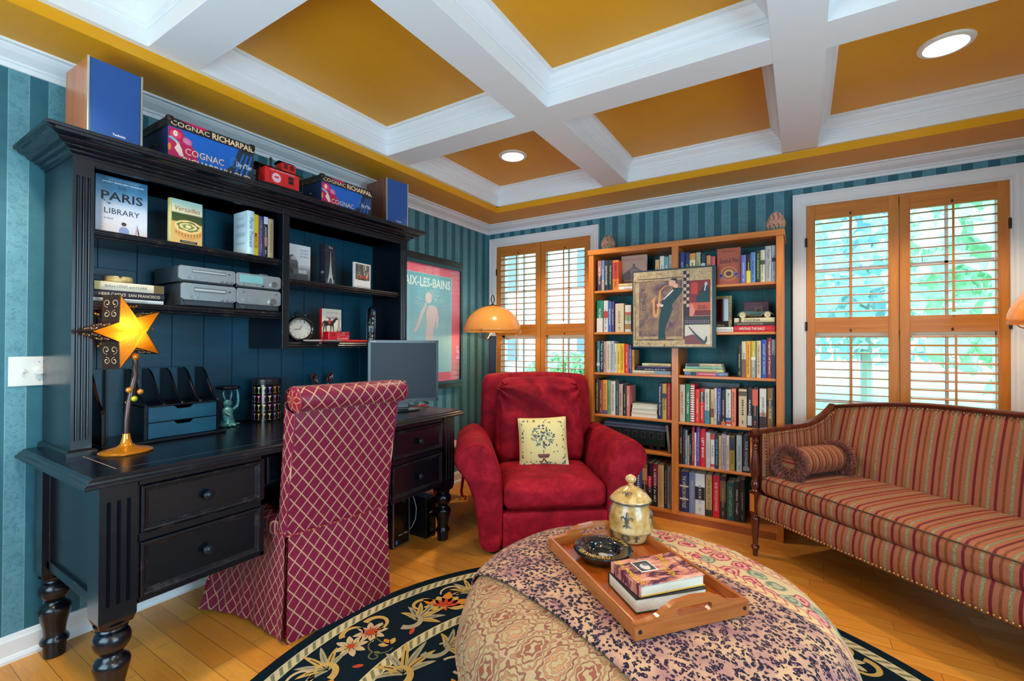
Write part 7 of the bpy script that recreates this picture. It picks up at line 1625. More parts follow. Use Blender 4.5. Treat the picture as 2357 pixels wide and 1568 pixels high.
for k in range(3):
    a0 = face-.3+k*2.1; b = MB(); b.push(T((0, 0, 0)))
    def LPf(x, t): r = .058-.036*t; return ((r)*math.cos(a0+x/r), r*math.sin(a0+x/r), .1905+.0275*t-.003*t+.0022)
    b.tube([LPf(0, 0.05), LPf(0, .35), LPf(0, .75)], [.001, .004, .001], GD, 6)
    for q in (-1, 1): b.tube([LPf(q*.002, .2), LPf(q*.009, .55), LPf(q*.016, .45), LPf(q*.013, .2)], [.0015, .003, .003, .001], GD, 6)
    b.pop(); b.build('fleur_de_lis', lid, smooth=True)
# napoleon ashtray
GB = cm((6, 12, 24), .07, 0, 1.0); GT = cm((206, 170, 70), .35, .3)
aw = W(1388, 1276, 'z', TZ+.025)
ash = empty('glass_ashtray', (aw.x, aw.y, TZ+.0118), 0, 'round black glazed ashtray lettered NAPOLEON GRAND CRU in gold', 'ashtray')
ash.scale = (1.07, 1.07, 1.05)
AP = [(.0, .000), (.060, .0), (.070, .004), (.095, .022), (.101, .030), (.102, .035), (.098, .039), (.070, .036), (.062, .034), (.057, .028), (.052, .014), (.046, .010), (.0, .009)]
b = MB(); b.lathe(AP[1:], GB, seg=64); b.build('dish', ash, smooth=True)
b = MB()
def ringtext(b, st, r, a_mid, da, h, w_, z, mat, inward=False):
    n = len(st)
    for i, ch in enumerate(st):
        if ch == ' ': continue
        a = a_mid - (i-(n-1)/2)*da*(1 if not inward else -1)
        up = (math.cos(a), math.sin(a), -.14) if not inward else (-math.cos(a), -math.sin(a), .10)
        xd = (math.sin(a), -math.cos(a), 0) if not inward else (-math.sin(a), math.cos(a), 0)
        b.text(ch, w_ if ch != 'I' else w_*.3, h, mat, frame((r*math.cos(a), r*math.sin(a), z), xd, up), bold=.012)
camd = math.atan2(-1.722, 2.68-2.035)
ringtext(b, 'NAPOLEON', .084, camd+PI-.55, .19, .017, .0125, .0394, GT); ringtext(b, 'GRANDCRU', .084, camd-.42, .18, .0165, .0120, .0394, GT, True)
ringtext(b, 'NAPOLEON', .050, camd+PI, .16, .006, .005, .0185, GT); b.disc((0, .004, .0098), .018, cm((170, 170, 160), .3), 20, 1, .7); b.text('BISQUIT', .05, .007, GT, frame((.0, -.016, .0100), (-math.sin(camd), math.cos(camd), 0), (-math.cos(camd), -math.sin(camd), 0)))
b.build('gold_lettering', ash)
# two books on the tray
def frmz(o, a): return T(o) @ Rz(a)
A0 = W(1462, 1412, 'z', TZ+.012); B0 = W(1662, 1378, 'z', TZ+.012); a1 = math.atan2(B0.y-A0.y, B0.x-A0.x)
book('art_book', None, .042, .245, .175, (30, 30, 34), 'flat', frmz((A0.x, A0.y, TZ+.0125), a1) @ T((.245, .17, 0)) @ Rz(PI), 'thick deckle edged book under the jacketed one on the tray', None)
pr = [o for o in COL.objects if o.name.startswith('art_book')][0]
M2 = frmz((A0.x+.012, A0.y+.010, TZ+.0125+.043), a1+.05)
jk = N('sunset_jacket_print'); q_ = jk.noise(jk.scale(jk.co(), (10, 26, 10)), 1.1, 4, .6, .8); jk = jk.out(jk.ramp(q_, [(.34, (44, 24, 52)), (.45, (92, 44, 70)), (.52, (196, 120, 100)), (.68, (226, 176, 150))]), .25, coat=.5)
# canonical "lying face up": build by hand, cover on top, reading turned
e = empty('jacketed_book', (0, 0, 0), 0, 'glossy sunset jacketed hardback lying on top of the thick book on the tray', 'book'); e.matrix_world = M2
Lb, Db, Tb = .235, .165, .034
b = MB(); b.box(0, Lb, 0, Db, 0, .003, cm((206, 160, 60), .4)); b.box(0, Lb, 0, Db, Tb-.003, Tb, jk); b.box(-.002, .004, 0, Db, 0, Tb, jk); b.build('jacket', e, bevel=.0008)
MB().box(.004, Lb-.004, .004, Db-.003, .003, Tb-.003, M_['paper']).build('pages', e)
b = MB(); F = frame((0, 0, Tb+.0006), (1, 0, 0), (0, 1, 0)); G = cm((226, 176, 40), .4)
quadf(b, F, .062, .070, cm((226, 222, 214)), .085, .105); quadf(b, F, .054, .060, cm((60, 60, 62)), .085, .106, .0002); polyf(b, F @ T((.085, .10, .0004)), [(.016*math.cos(a), .020*math.sin(a)) for a in [i*PI/8 for i in range(16)]], cm((196, 194, 188))); polyf(b, F @ T((.092, .112, .0006)), [(.010*math.cos(a), .009*math.sin(a)) for a in [i*PI/8 for i in range(16)]], cm((110, 108, 106)))
b.text('PAUL PRINCIPATO', .15, .013, G, F @ T((.018, Db/2, .0004)) @ Rz(-PI/2), bold=.03)
b.text('Dining', .065, .028, G, F @ T((.170, .125, .0004)) @ Rz(-PI/2+.0), shear=.3); b.text('with', .03, .012, G, F @ T((.150, .085, .0004)) @ Rz(-PI/2), shear=.3); b.text('Lily', .055, .026, G, F @ T((.140, .045, .0004)) @ Rz(-PI/2), shear=.3)
b.push(F @ T((.21, .08, .0004)) @ Rz(-PI/2)); bar_text(b, '', .09, .006, cm((120, 60, 50)), 3); b.pop(); b.build('cover_lettering', e)
# ================================================================ RUG
RC = (2.211, 1.33); RR = 1.335; RZ = .012
def pile(nm, c1, c2, rough=.95):
    a = N(nm); n1 = a.noise(a.co(), 500, 2); n2 = a.noise(a.co(), 20, 3); a.bump(n1, .002, .6)
    return a.out(a.mix(a.math('ADD', a.math('MULTIPLY', n1, .5), a.math('MULTIPLY', n2, .5)), lin(c1), lin(c2)), rough, spec=.1)
RGN = pile('rug_midnight_pile', (4, 16, 24), (14, 32, 42)); RGO = pile('rug_gold_pile', (150, 116, 56), (206, 170, 96)); RGT = pile('rug_taupe_pile', (120, 108, 84), (176, 164, 134)); RCR = pile('rug_cream_pile', (160, 136, 100), (204, 180, 140)); RRU = pile('rug_rust_pile', (150, 44, 26), (196, 76, 40)); ROR = pile('rug_amber_pile', (170, 100, 30), (206, 136, 50)); ROL = pile('rug_olive_pile', (84, 84, 52), (120, 116, 74))
rug = empty('round_rug', (RC[0], RC[1], 0), 0, 'round midnight blue rug with gold scrolls, flowers and braided borders', 'rug')
b = MB(); b.lathe([(RR-.006, .0005), (RR, .004), (RR, .009), (RR-.006, RZ), (.9, RZ), (.4, RZ), (.0005, RZ)], RGN, seg=128); b.build('pile_ground', rug)
def _braid(nm):
    a = N(nm); X = a.sep(a.co('UV')); s_ = a.math('FRACT', a.math('ADD', a.math('DIVIDE', X[0], .040), a.math('MULTIPLY', X[1], 1.0))); v = a.math('ABSOLUTE', a.math('SUBTRACT', X[1], .5))
    nz = a.noise(a.co(), 200, 2); d = a.math('ABSOLUTE', a.math('SUBTRACT', s_, .5)); f = a.math('MULTIPLY', a.math('SUBTRACT', 1, a.step(a.math('ADD', d, a.math('MULTIPLY', nz, .1)), .22, .30)), a.math('SUBTRACT', 1, a.step(v, .36, .42)))
    a.bump(a.noise(a.co(), 500, 2), .002, .6)
    return a.out(a.mix(f, a.mix(nz, lin((176, 156, 110)), lin((206, 188, 144))), lin((108, 104, 66))), .95, sheen=.2, spec=.1)
BRD = _braid('rug_braid')
b = MB()
for r0, w_ in ((1.232, .048), (.893, .052)): b.grid(lambda u, v: ((r0+w_*v)*math.cos(2*PI*u), (r0+w_*v)*math.sin(2*PI*u), RZ+.0012), 192, 1, BRD, cu=True, uvf=lambda u, v: (u*2*PI*r0, v))
for i in range(len(b.f)): b.f[i] = b.f[i][::-1]; b.uv[i] = b.uv[i][::-1]
b.build('braided_border', rug)
def rugpt(r, a, x, y, sc_=1, fl=1, rot=0):
    "local motif coordinates (x along the circle, y outwards) around radius r and angle a"
    x, y = x*math.cos(rot)-y*math.sin(rot), x*math.sin(rot)+y*math.cos(rot); rr = r+y*sc_; aa = a-fl*x*sc_/max(r, .15); return (rr*math.cos(aa), rr*math.sin(aa))
def ribbon(b, pts, ws, mat, z=.0):
    L_, R_ = [], []; n = len(pts)
    for i in range(n):
        p0_, p1_ = Vector(pts[max(0, i-1)]), Vector(pts[min(n-1, i+1)]); t = (p1_-p0_); t = t.normalized() if t.length > 1e-9 else Vector((1, 0)); nn = Vector((-t.y, t.x)); p = Vector(pts[i]); w_ = ws[i] if isinstance(ws, list) else ws
        L_.append(p+nn*w_); R_.append(p-nn*w_)
    v = [(p.x, p.y, RZ+.0014+z) for p in L_]+[(p.x, p.y, RZ+.0014+z) for p in R_]
    b.add(v, [(i, n+i, n+i+1, i+1) for i in range(n-1)], mat)
def curl(b, MP, c, r0, a0, a1, r1, w0, w1, mat, n=22, z=0):
    pts = []; ws = []
    for i in range(n+1):
        t = i/n; a = a0+(a1-a0)*t; r = r0+(r1-r0)*t; pts.append(MP(c[0]+r*math.cos(a), c[1]+r*math.sin(a))); ws.append(w0+(w1-w0)*t)
    ribbon(b, pts, ws, mat, z)
def petal(b, MP, c, a, l, w_, mat, z=0, n=7):
    pts = [MP(c[0]+l*t*math.cos(a), c[1]+l*t*math.sin(a)) for t in [.12+.88*i/n for i in range(n+1)]]; ribbon(b, pts, [w_*math.sin(PI*(.08+.90*i/n))**.8 for i in range(n+1)], mat, z)
def flower(b, MP, c, r, m1, m2, n=8):
    for k in range(n): petal(b, MP, c, 2*PI*k/n+.2, r, r*.20, m1)
    for k in range(n): petal(b, MP, c, 2*PI*k/n+.2, r*.6, r*.06, m2, .0004)
    b.add([MP(c[0]+r*.22*math.cos(t), c[1]+r*.22*math.sin(t))+(RZ+.0022,) for t in [2*PI*i/10 for i in range(10)]], [tuple(range(10))], RRU); 
def acanthus(b, MP, c, s_, rot, m1, m2):
    "leaf of curving blades springing from a scroll"
    for k in range(7):
        a = rot+.15-.34*k; l = s_*(.62+.13*k if k < 4 else 1.15-.14*(k-3)); pts = []; n = 10
        for i in range(n+1): t = i/n; aa = a+.9*t*(.5-.12*k); pts.append(MP(c[0]+l*t*math.cos(aa), c[1]+l*t*math.sin(aa)))
        ribbon(b, pts, [s_*.085*math.sin(PI*min(1, .15+.85*i/n))**.7 for i in range(n+1)], m1 if k % 2 else m2, .0001*k)
        ribbon(b, pts[:8], [s_*.012]*8, RGN if k % 2 else ROL, .0009)
    curl(b, MP, (c[0]-s_*.1, c[1]+s_*.12), s_*.42, rot+2.2, rot+6.6, s_*.10, s_*.10, s_*.03, m1, z=.0010)
M7 = 9; A0_ = math.radians(178.7)
b = MB(); b2 = MB()
for k in range(M7):
    ac_ = A0_+2*PI*k/M7
    mp = lambda x, y, ac_=ac_: rugpt(1.075, ac_, x, y)
    flower(b, mp, (.03, .050), .072, RCR, RRU); flower(b, mp, (-.075, .045), .070, RCR, RGO)
    curl(b, mp, (.075, .085), .055, -2.2, 2.0, .045, .004, .014, RGO); curl(b, mp, (-.02, .105), .045, -1.0, 2.8, .040, .003, .013, RGO)
    curl(b, mp, (.0, -.06), .06, 1.2, 5.0, .05, .003, .003, ROL); curl(b, mp, (-.07, -.085), .03, 0, 7, .008, .003, .003, ROL); curl(b, mp, (.10, -.03), .08, 1.6, 3.8, .09, .003, .003, ROL)
    acanthus(b, mp, (-.215, .02), .15, 2.2, RGO, RGT); acanthus(b, mp, (.215, -.03), .16, 1.2, RGT, RGO)
    petal(b, mp, (.12, -.10), .5, .06, .010, RRU); petal(b, mp, (-.13, -.09), 2.3, .05, .010, RRU)
    for q_ in range(3): petal(b, mp, (.02, -.085), .4+.9*q_, .05, .013, ROR if q_ % 2 else RGO)
    mq = lambda x, y, ac_=ac_: rugpt(1.07, ac_-PI/M7, x, y)
    for q_ in range(7): petal(b, mq, (0, -.02), -.6+.52*q_, .13 if q_ % 2 else .10, .026, ROR if q_ % 2 else RGO)
    for q_ in range(5): petal(b, mq, (0, -.02), -.2+.6*q_, .07, .010, RRU, .0006)
    flower(b, mq, (0, -.01), .045, RRU, RCR, 6)
    curl(b, mq, (-.08, .06), .05, 0, 4.2, .03, .012, .005, RGO); curl(b, mq, (.09, .08), .06, 3, -1.5, .03, .004, .010, RCR)
    # inner medallion scrolls
    mi = lambda x, y, ac_=ac_: rugpt(.70, ac_, x, y)
    acanthus(b2, mi, (-.06, .12), .17, 1.6, RGO, RGT); acanthus(b2, mi, (.12, .10), .15, .6, RGT, RGO)
    for s_ in (-1, 1):
        curl(b2, mi, (s_*.07, -.03), .075, PI/2, PI/2-s_*4.6, .02, .006, .006, RCR); curl(b2, mi, (s_*.06, -.15), .06, -PI/2, -PI/2+s_*4.6, .015, .006, .006, RCR); curl(b2, mi, (s_*.17, -.10), .10, s_*1.2, s_*3.2, .12, .006, .008, ROR)
    flower(b2, mi, (0, -.09), .04, ROR, RRU, 6); 
    mc_ = lambda x, y, ac_=ac_: rugpt(.35, ac_, x, y)
    petal(b2, mc_, (0, .06), PI/2, .16, .03, RGO); petal(b2, mc_, (.0, -.02), 0, .08, .02, RGT); curl(b2, mc_, (.08, .03), .06, 0, 4, .02, .008, .004, RCR)
b.build('border_scrollwork', rug)['kind'] = 'stuff'; b2.build('medallion_scrollwork', rug)['kind'] = 'stuff'
# ================================================================ FLOOR LAMPS
def _shade():
    m = bpy.data.materials.new('alabaster_shade'); m.use_nodes = True; t = m.node_tree; p = t.nodes['Principled BSDF']; o = [n for n in t.nodes if n.type == 'OUTPUT_MATERIAL'][0]
    p.inputs['Base Color'].default_value = lin((232, 184, 96))+(1,); p.inputs['Roughness'].default_value = .25; p.inputs['Coat Weight'].default_value = .4
    tr = t.nodes.new('ShaderNodeBsdfTranslucent'); tr.inputs[0].default_value = (1, .5, .08, 1); mx = t.nodes.new('ShaderNodeMixShader'); mx.inputs[0].default_value = .45
    t.links.new(p.outputs[0], mx.inputs[1]); t.links.new(tr.outputs[0], mx.inputs[2]); t.links.new(mx.outputs[0], o.inputs[0]); return m
SHD = _shade()
def floor_lamp(x, y, rz, label, power, R_=.255, zr=1.378, H=.235):
    e = empty('floor_lamp', (x, y, 0), rz, label, 'lamp', 'pair of dome shade floor lamps')
    b = MB(); b.lathe([(.0005, .0), (.13, 0), (.13, .018), (.12, .024), (.0005, .026)], M_['mblack'], seg=36); b.build('base', e, smooth=True)
    pb = MB(); pb.box(-.034, .034, -.034, .034, .026, zr-.035, cm((18, 22, 28), .3)); pb.box(-.026, .026, -.0355, -.034, .04, zr-.05, cm((50, 58, 68), .35, .3)); pb.box(-.038, -.034, -.034, .034, .026, zr-.035, cm((150, 120, 80), .3, .6)); pb.build('pole', e, bevel=.002)
    pr = [(R_*math.cos(t), zr+H*math.sin(t)**1.0) for t in [PI/2*i/16 for i in range(16)]]; pr += [(.035, zr+H*1.0)]
    b = MB(); b.lathe([(p, q) for p, q in pr][:-1], SHD, seg=56); b.f = [f for f in b.f if len(f) < 10]; k_ = len(b.f); b.m = b.m[:k_]; b.uv = b.uv[:k_]; sh = b.build('lamp_shade', e, smooth=True)
    d = sh.modifiers.new('s', 'SOLIDIFY'); d.thickness = .003; d.offset = -1
    b = MB(); b.lathe([(.0005, zr+H-.008), (.05, zr+H-.004), (.048, zr+H+.002), (.02, zr+H+.008), (.008, zr+H+.018), (.0005, zr+H+.02)], M_['bronze'], seg=24); b.build('shade_cap', e, smooth=True)
    for k in range(4):
        a = k*PI/4; b = MB(); b.tube([(.016*math.sin(PI*t)*math.cos(a), .016*math.sin(PI*t)*math.sin(a), zr+H+.014+.085*t) for t in [i/14 for i in range(15)]]+[(-.016*math.sin(PI*t)*math.cos(a), -.016*math.sin(PI*t)*math.sin(a), zr+H+.014+.085*t) for t in [1-i/14 for i in range(15)]], .0028, M_['bronze'], 6); b.build('finial_loop', e, smooth=True) if k < 2 else None
    for k in range(3):
        a = -1.9+k*2*PI/3; b = MB(); P = [(.02, -.01), (.06, -.022), (.10, -.055), (.14, -.066), (.18, -.048), (.215, -.022), (.245, -.010), (.258, .002), (.259, .022)]
        b.tube([(p*math.cos(a)*R_/.255, p*math.sin(a)*R_/.255, zr+q) for p, q in P], .0032, M_['brass'], 6); b.build('shade_arm', e, smooth=True)
    for k, a in enumerate((.6, 3.5)):
        b = MB(); b.tube([(.03*math.cos(a), .03*math.sin(a), zr-.04), (.045*math.cos(a), .045*math.sin(a), zr-.10)], .0015, M_['brass'], 5); b.ball((.045*math.cos(a), .045*math.sin(a), zr-.105), .005, M_['brass'], 8, 6); b.build('pull_chain', e)
    bu = MB(); bu.ball((0, 0, zr+.07), .03, lens_mat(), 14, 10); bu.build('bulb', e, smooth=True)
    l = bpy.data.lights.new('lamp_light', 'POINT'); l.energy = power; l.color = (1, .58, .22); l.shadow_soft_size = .035
    o = bpy.data.objects.new('lamp_light', l); COL.objects.link(o); o.location = (x, y, zr+.07); return e
floor_lamp(.340, 3.40, .55, 'dome shaded floor lamp on a square black pole in the room corner', LAMP)
floor_lamp(3.800, 3.25, .0, 'dome shaded floor lamp half in view past the window behind the sofa', LAMP*.6)
# ================================================================ FRAMED POSTER ON THE LEFT WALL
fp = empty('framed_poster', (0, 2.920, .883), 0, 'large glazed pink matted poster lettered AIX-LES-BAINS hanging behind the hutch end', 'framed poster')
fy0, fy1, fh = -.44, .44, 1.133
FB = cm((28, 26, 30), .3); FT = cm((20, 66, 80), .3)  # second tone: teal reflections on the frame edges, put into the colour
MB().box(.003, .034, fy0, fy1, fh-.052, fh, FB).build('top_bar', fp, bevel=.002); MB().box(.003, .034, fy0, fy1, 0, .036, FB).build('bottom_bar', fp, bevel=.002)
for y in (fy0, fy1-.020): MB().box(.003, .030, y, y+.020, .036, fh-.052, FT).build('side_bar', fp, bevel=.002)
for z in (.036, fh-.078): MB().box(.003, .030, fy0+.02, fy1-.02, z, z+.026, FT).build('reflection_bar', fp, bevel=.002)  # added teal strips standing for reflections inside the frame
b = MB(); b.box(.004, .012, fy0+.018, fy1-.018, .05, fh-.07, cm((232, 112, 134), .5)); b.build('mat', fp)
pg = grad_mat('poster_glare_washed_print', [(0, (150, 206, 218)), (.35, (160, 212, 222)), (.6, (130, 190, 204)), (1, (112, 176, 194))], 2, .142, .976, .3)  # print blues paled, window glare on the glass painted into them
b = MB(); b.box(.0122, .013, -.302, .302, .142, .976, pg); F = frame((.0134, 0, 0), (0, 1, 0), (0, 0, 1)); pw = cm((206, 226, 228), .5); pk = cm((222, 206, 210), .5)
for q_ in ((0, .976, .606, .004), (0, .142, .606, .004), (-.302, .559, .004, .834), (.302, .559, .004, .834)): quadf(b, F, q_[2], q_[3], cm((190, 212, 216)), q_[0], q_[1])
b.text('AIX-LES-BAINS', .565, .078, cm((226, 240, 240), .5), F @ T((0, .905, .0004)), bold=.02)
# a plain bathing figure with spray
polyf(b, F, [(-.02, .26), (.02, .26), (.05, .40), (.065, .52), (.09, .58), (.12, .66), (.10, .70), (.05, .72), (.0, .71), (-.03, .66), (-.02, .56), (-.04, .44)], pk, .0006)
polyf(b, F, [(-.02, .70), (-.06, .64), (-.12, .52), (-.16, .48), (-.17, .50), (-.13, .56), (-.09, .66), (-.03, .74)], pk, .0008); polyf(b, F, [(.09, .69), (.13, .62), (.12, .54), (.09, .50), (.10, .58), (.07, .64)], pk, .0008)
polyf(b, F, ellp(.0, .775, .040, .048), cm((230, 214, 214)), .0010); polyf(b, F, ellp(.03, .81, .05, .030, .6), cm((150, 186, 190)), .0009)
q = random.Random(8)
for i in range(130): a = q.uniform(-.3, PI+.5); r_ = .05+.13*q.random(); x, y = .02+r_*math.cos(a), .77+r_*.8*math.sin(a)-.02; quadf(b, F @ T((x, y, .0012)) @ Rz(a), q.uniform(.008, .03), .0022, pw)
for i in range(160): a = q.uniform(0, 2*PI); r_ = .16*q.random(); quadf(b, F @ T((-.02+r_*math.cos(a), .60+r_*.8*math.sin(a), .0014)), .004, .004, pw)
b.build('poster', fp)
MB().box(.017, .0195, fy0+.015, fy1-.015, .04, fh-.055, _glass('poster_glass', 1.55)).build('glass', fp)
# ================================================================ SMALL RED CHAIR IN THE CORNER BEYOND THE DESK
rc = empty('side_chair', (.20, 2.81, 0), 0, 'small red painted chair with pink seat and scrolled feet, mostly hidden by the desk', 'chair')
RP = mat_wood('red_lacquer', (150, 16, 30), (176, 28, 40), 2, .25, .5)
b = MB(); b.rbox((0, 0, .455), (.33, .38, .045), .018, mat_diamond('pink_seat_fabric', (196, 120, 130), (214, 146, 152), (230, 200, 200), .03, .03), 8, (0, 0, .012)); b.build('seat', rc, smooth=True)
b = MB(); [b.box(*q_, RP) for q_ in ((-.165, .165, -.195, -.175, .38, .435), (-.165, .165, .175, .195, .38, .435), (.145, .165, -.19, .19, .38, .435), (-.165, -.145, -.19, .19, .38, .435))]; b.build('apron', rc, bevel=.003)
for sx_ in (-1, 1):
    for sy in (-1, 1):
        b = MB(); P = [(.150, .43, .021), (.157, .36, .021), (.150, .24, .015), (.140, .14, .012), (.134, .07, .011), (.140, .03, .012)]; 
        b.tube([(sx_*p[0]*.98, sy*(p[0]+.028), p[1]) for p in P], [p[2] for p in P], RP, 10); scroll(b, (0, .022), .017, -PI/2, .9, 1, .007, RP, 20, pl=lambda a, c, sx_=sx_, sy=sy: (sx_*(.148+a*.5), sy*(.176+a), max(.006, c))); b.build('leg', rc, smooth=True)
for sy in (-1, 1): MB().box(-.145, .145, sy*.172-.008, sy*.172+.008, .27, .29, RP).build('stretcher', rc, bevel=.003)
b = MB(); b.tube([(-.155, -.18, .43), (-.165, -.17, .62), (-.17, -.10, .74), (-.17, 0, .77), (-.17, .10, .74), (-.165, .17, .62), (-.155, .18, .43)], .013, RP, 8); b.build('back_hoop', rc, smooth=True)
# ================================================================ STAR LAMP
st = empty('star_lamp', (.425, .735, .8408), 0, 'glowing amber five pointed star table lamp on a bent bronze stem at the desk end', 'lamp')
AG = N('amber_glass'); AG = AG.out(lin((226, 140, 30)), .12, .55, coat=.8)
b = MB(); b.lathe([(.02, 0), (.083, .0), (.086, .005), (.080, .010), (.058, .016), (.032, .022), (.020, .032), (.014, .055), (.012, .072), (.0005, .074)], AG, seg=48); b.build('base', st, smooth=True)
dstar = W(303, 765, 'x', .425); sC = Vector((dstar.x-.425, dstar.y-.735, dstar.z-.8408))
top = Vector((sC.x-.0, sC.y+.012, sC.z-.098))
b = MB(); b.tube([(0, 0, .07), (.004, .0, .13), (.004, .005, .19), (.0, .018, .25), (-.004, .028, .30), tuple(top*.5+Vector((0, .028, .33))*.5), tuple(top)], [.0085, .009, .0095, .0105, .011, .009, .010], cm((84, 62, 60), .25, .5), 12); b.ball(tuple(top), .015, AG); b.build('stem', st, smooth=True)
for k, (px, py, c) in enumerate(((297, 898, (206, 130, 40)), (323, 902, (206, 120, 36)), (309, 918, (190, 190, 30)), (294, 927, (196, 180, 30)))):
    w_ = W(px, py, 'x', .447 if k != 3 else .41); p = Vector((w_.x-.425, w_.y-.735, w_.z-.8408)); g_ = N('glass_bead'); g_ = g_.out(lin(c), .08, .4, coat=1); b = MB(); b.ball(tuple(p), .0115 if k < 3 else .009, g_, 16, 10); b.tube([tuple(p), tuple(p*.4+top*.6+Vector((.012, 0, 0))), tuple(top)], .0009, M_['bronze'], 4); b.build('glass_bead', st, smooth=True)
na = math.radians(24); nv = Vector((math.cos(na), math.sin(na), 0)); hv = Vector((-math.sin(na), math.cos(na), 0)); up_ = Vector((0, 0, 1))
RS, RI, TD = .152, .064, .078
def _starm():
    m = bpy.data.materials.new('amber_star_paper'); m.use_nodes = True; t = m.node_tree; p = t.nodes['Principled BSDF']; o = [n for n in t.nodes if n.type == 'OUTPUT_MATERIAL'][0]
    p.inputs['Base Color'].default_value = lin((232, 150, 20))+(1,); p.inputs['Roughness'].default_value = .4
    nz = t.nodes.new('ShaderNodeTexNoise'); nz.inputs['Scale'].default_value = 60; nz.inputs['Detail'].default_value = 4; nz.inputs['Distortion'].default_value = 2; rp_ = t.nodes.new('ShaderNodeValToRGB'); rp_.color_ramp.elements[0].color = (1, .30, .015, 1); rp_.color_ramp.elements[0].position = .35; rp_.color_ramp.elements[1].color = (1, .55, .06, 1); rp_.color_ramp.elements[1].position = .65
    t.links.new(nz.outputs['Fac'], rp_.inputs[0]); tr = t.nodes.new('ShaderNodeBsdfTranslucent'); t.links.new(rp_.outputs[0], tr.inputs[0]); mx = t.nodes.new('ShaderNodeMixShader'); mx.inputs[0].default_value = .7
    t.links.new(p.outputs[0], mx.inputs[1]); t.links.new(tr.outputs[0], mx.inputs[2]); t.links.new(mx.outputs[0], o.inputs[0]); return m
STM = _starm(); BZ = cm((58, 38, 28), .4, .5); PUN = N('punched_light_holes'); PUN = PUN.out(lin((255, 226, 180)), .5, emit=lin((255, 206, 150)), es=1.6)
def spt(r, a, off): p = sC + hv*(r*math.cos(a)) + up_*(r*math.sin(a)) + nv*off; return tuple(p)
pts2 = [(RS if k % 2 == 0 else RI, PI+k*PI/5) for k in range(10)]
b = MB(); v = [spt(0, 0, .050)]+[spt(r, a, .0) for r, a in pts2]; b.add(v, [(0, 1+(i+1) % 10, 1+i) if False else (0, 1+i, 1+(i+1) % 10) for i in range(10)], STM); b.build('star_face', st)
b = MB(); v = [spt(0, 0, -TD-.036)]+[spt(r, a, -TD) for r, a in pts2]; b.add(v, [(0, 1+(i+1) % 10, 1+i) for i in range(10)], STM); b.build('star_back', st)
for i in range(10):
    (r0, a0), (r1, a1_) = pts2[i], pts2[(i+1) % 10]; P0, P1 = Vector(spt(r0, a0, 0)), Vector(spt(r1, a1_, 0)); B0_, B1_ = Vector(spt(r0, a0, -TD)), Vector(spt(r1, a1_, -TD))
    b = MB(); b.add([P0, P1, B1_, B0_], [(0, 3, 2, 1)], BZ)
    ex = (P1-P0); L3 = ex.length; ex.normalize(); ey = -nv; o_n = ex.cross(Vector(ey)); mid = (P0+P1)/2+Vector(ey)*TD/2
    if o_n.dot(mid-sC) < 0: o_n = -o_n
    q0 = P0 + o_n*.0008
    for s_ in (-1, 1):
        for (cx_, cy_, r_, a_, tn) in ((.30, .22, .016, 0, 1.1), (.70, .22, .014, PI, 1.1)):
            n_ = 15
            for j in range(n_):
                t = j/n_; aa = a_+s_*tn*2*PI*t; rr = r_*(1-.7*t); c = q0 + ex*(L3*cx_+rr*math.cos(aa)) + Vector(ey)*(TD*(.5+s_*cy_)+rr*math.sin(aa)); b.add([c+ex*.0014, c+Vector(ey)*.0014, c-ex*.0014, c-Vector(ey)*.0014], [(0, 1, 2, 3), (3, 2, 1, 0)], PUN)
    b.build('punched_side', st)
b = MB()
for i in range(10):
    p, q_ = Vector(spt(*pts2[i], .0005)), Vector(spt(*pts2[(i+1) % 10], .0005)); b.tube([tuple(p), tuple(q_)], .0013, BZ, 5)
b.build('face_edge', st)
for k, (px, py, c) in enumerate(((220, 722, 0), (226, 724, 0), (300, 706, 0), (307, 707, 0), (314, 705, 0), (351, 757, 0), (226, 797, 0), (233, 792, 0))):
    w_ = W(px, py, 'x', .36); p = Vector((w_.x-.425, w_.y-.735, w_.z-.8408)); b = MB(); b.ball(tuple(p), .004, AG, 10, 7); b.tube([tuple(p), tuple(p*.7+(sC-nv*.09)*.3+Vector((0, 0, -.01))), tuple(sC-nv*.10)], .0008, M_['bronze'], 4); b.build('wire_bead', st)
l = bpy.data.lights.new('star_light', 'POINT'); l.energy = STAR; l.color = (1, .62, .25); l.shadow_soft_size = .012; o = bpy.data.objects.new('star_light', l); COL.objects.link(o); sp = Vector(st.location)+sC-hv*.022+up_*.012-nv*.006; o.location = sp
bu = MB(); bu.ball(tuple(sC-hv*.022+up_*.012-nv*.006-nv*.02), .008, lens_mat(), 10, 8); bu.build('bulb', st, smooth=True)
# ================================================================ DESK ORGANISER
og = empty('desk_organiser', (0, 0, .8408), 0, 'black wooden desk organiser with letter slots and two notched drawers', 'desk organizer')
NB = M_['blackp']; KB = K
def ogb(b, name, par=None, **k): return b.build(name, par or og, **k)
def sprof(x_hi, x_lo, z_hi, z_lo, n=14):
    pts = []
    for i in range(n+1): t = i/n; s_ = t*t*(3-2*t); pts.append((x_hi+(x_lo-x_hi)*(t**1.1), z_hi+(z_lo-z_hi)*s_))
    return pts
ogb(MB().box(.060, .325, .690, 1.160, 0, .012, KB), 'bottom_board', bevel=.003)
ogb(MB().box(.060, .070, .695, 1.140, .012, .312, NB), 'back_board')
ogb(MB().box(.070, .296, .838, .850, .012, .155, KB), 'drawer_side'); ogb(MB().box(.070, .296, 1.128, 1.140, .012, .155, KB), 'drawer_side')
ogb(MB().box(.070, .300, .838, 1.140, .150, .156, KB), 'deck', bevel=.001); ogb(MB().box(.070, .292, .85, 1.128, .081, .084, KB), 'deck')
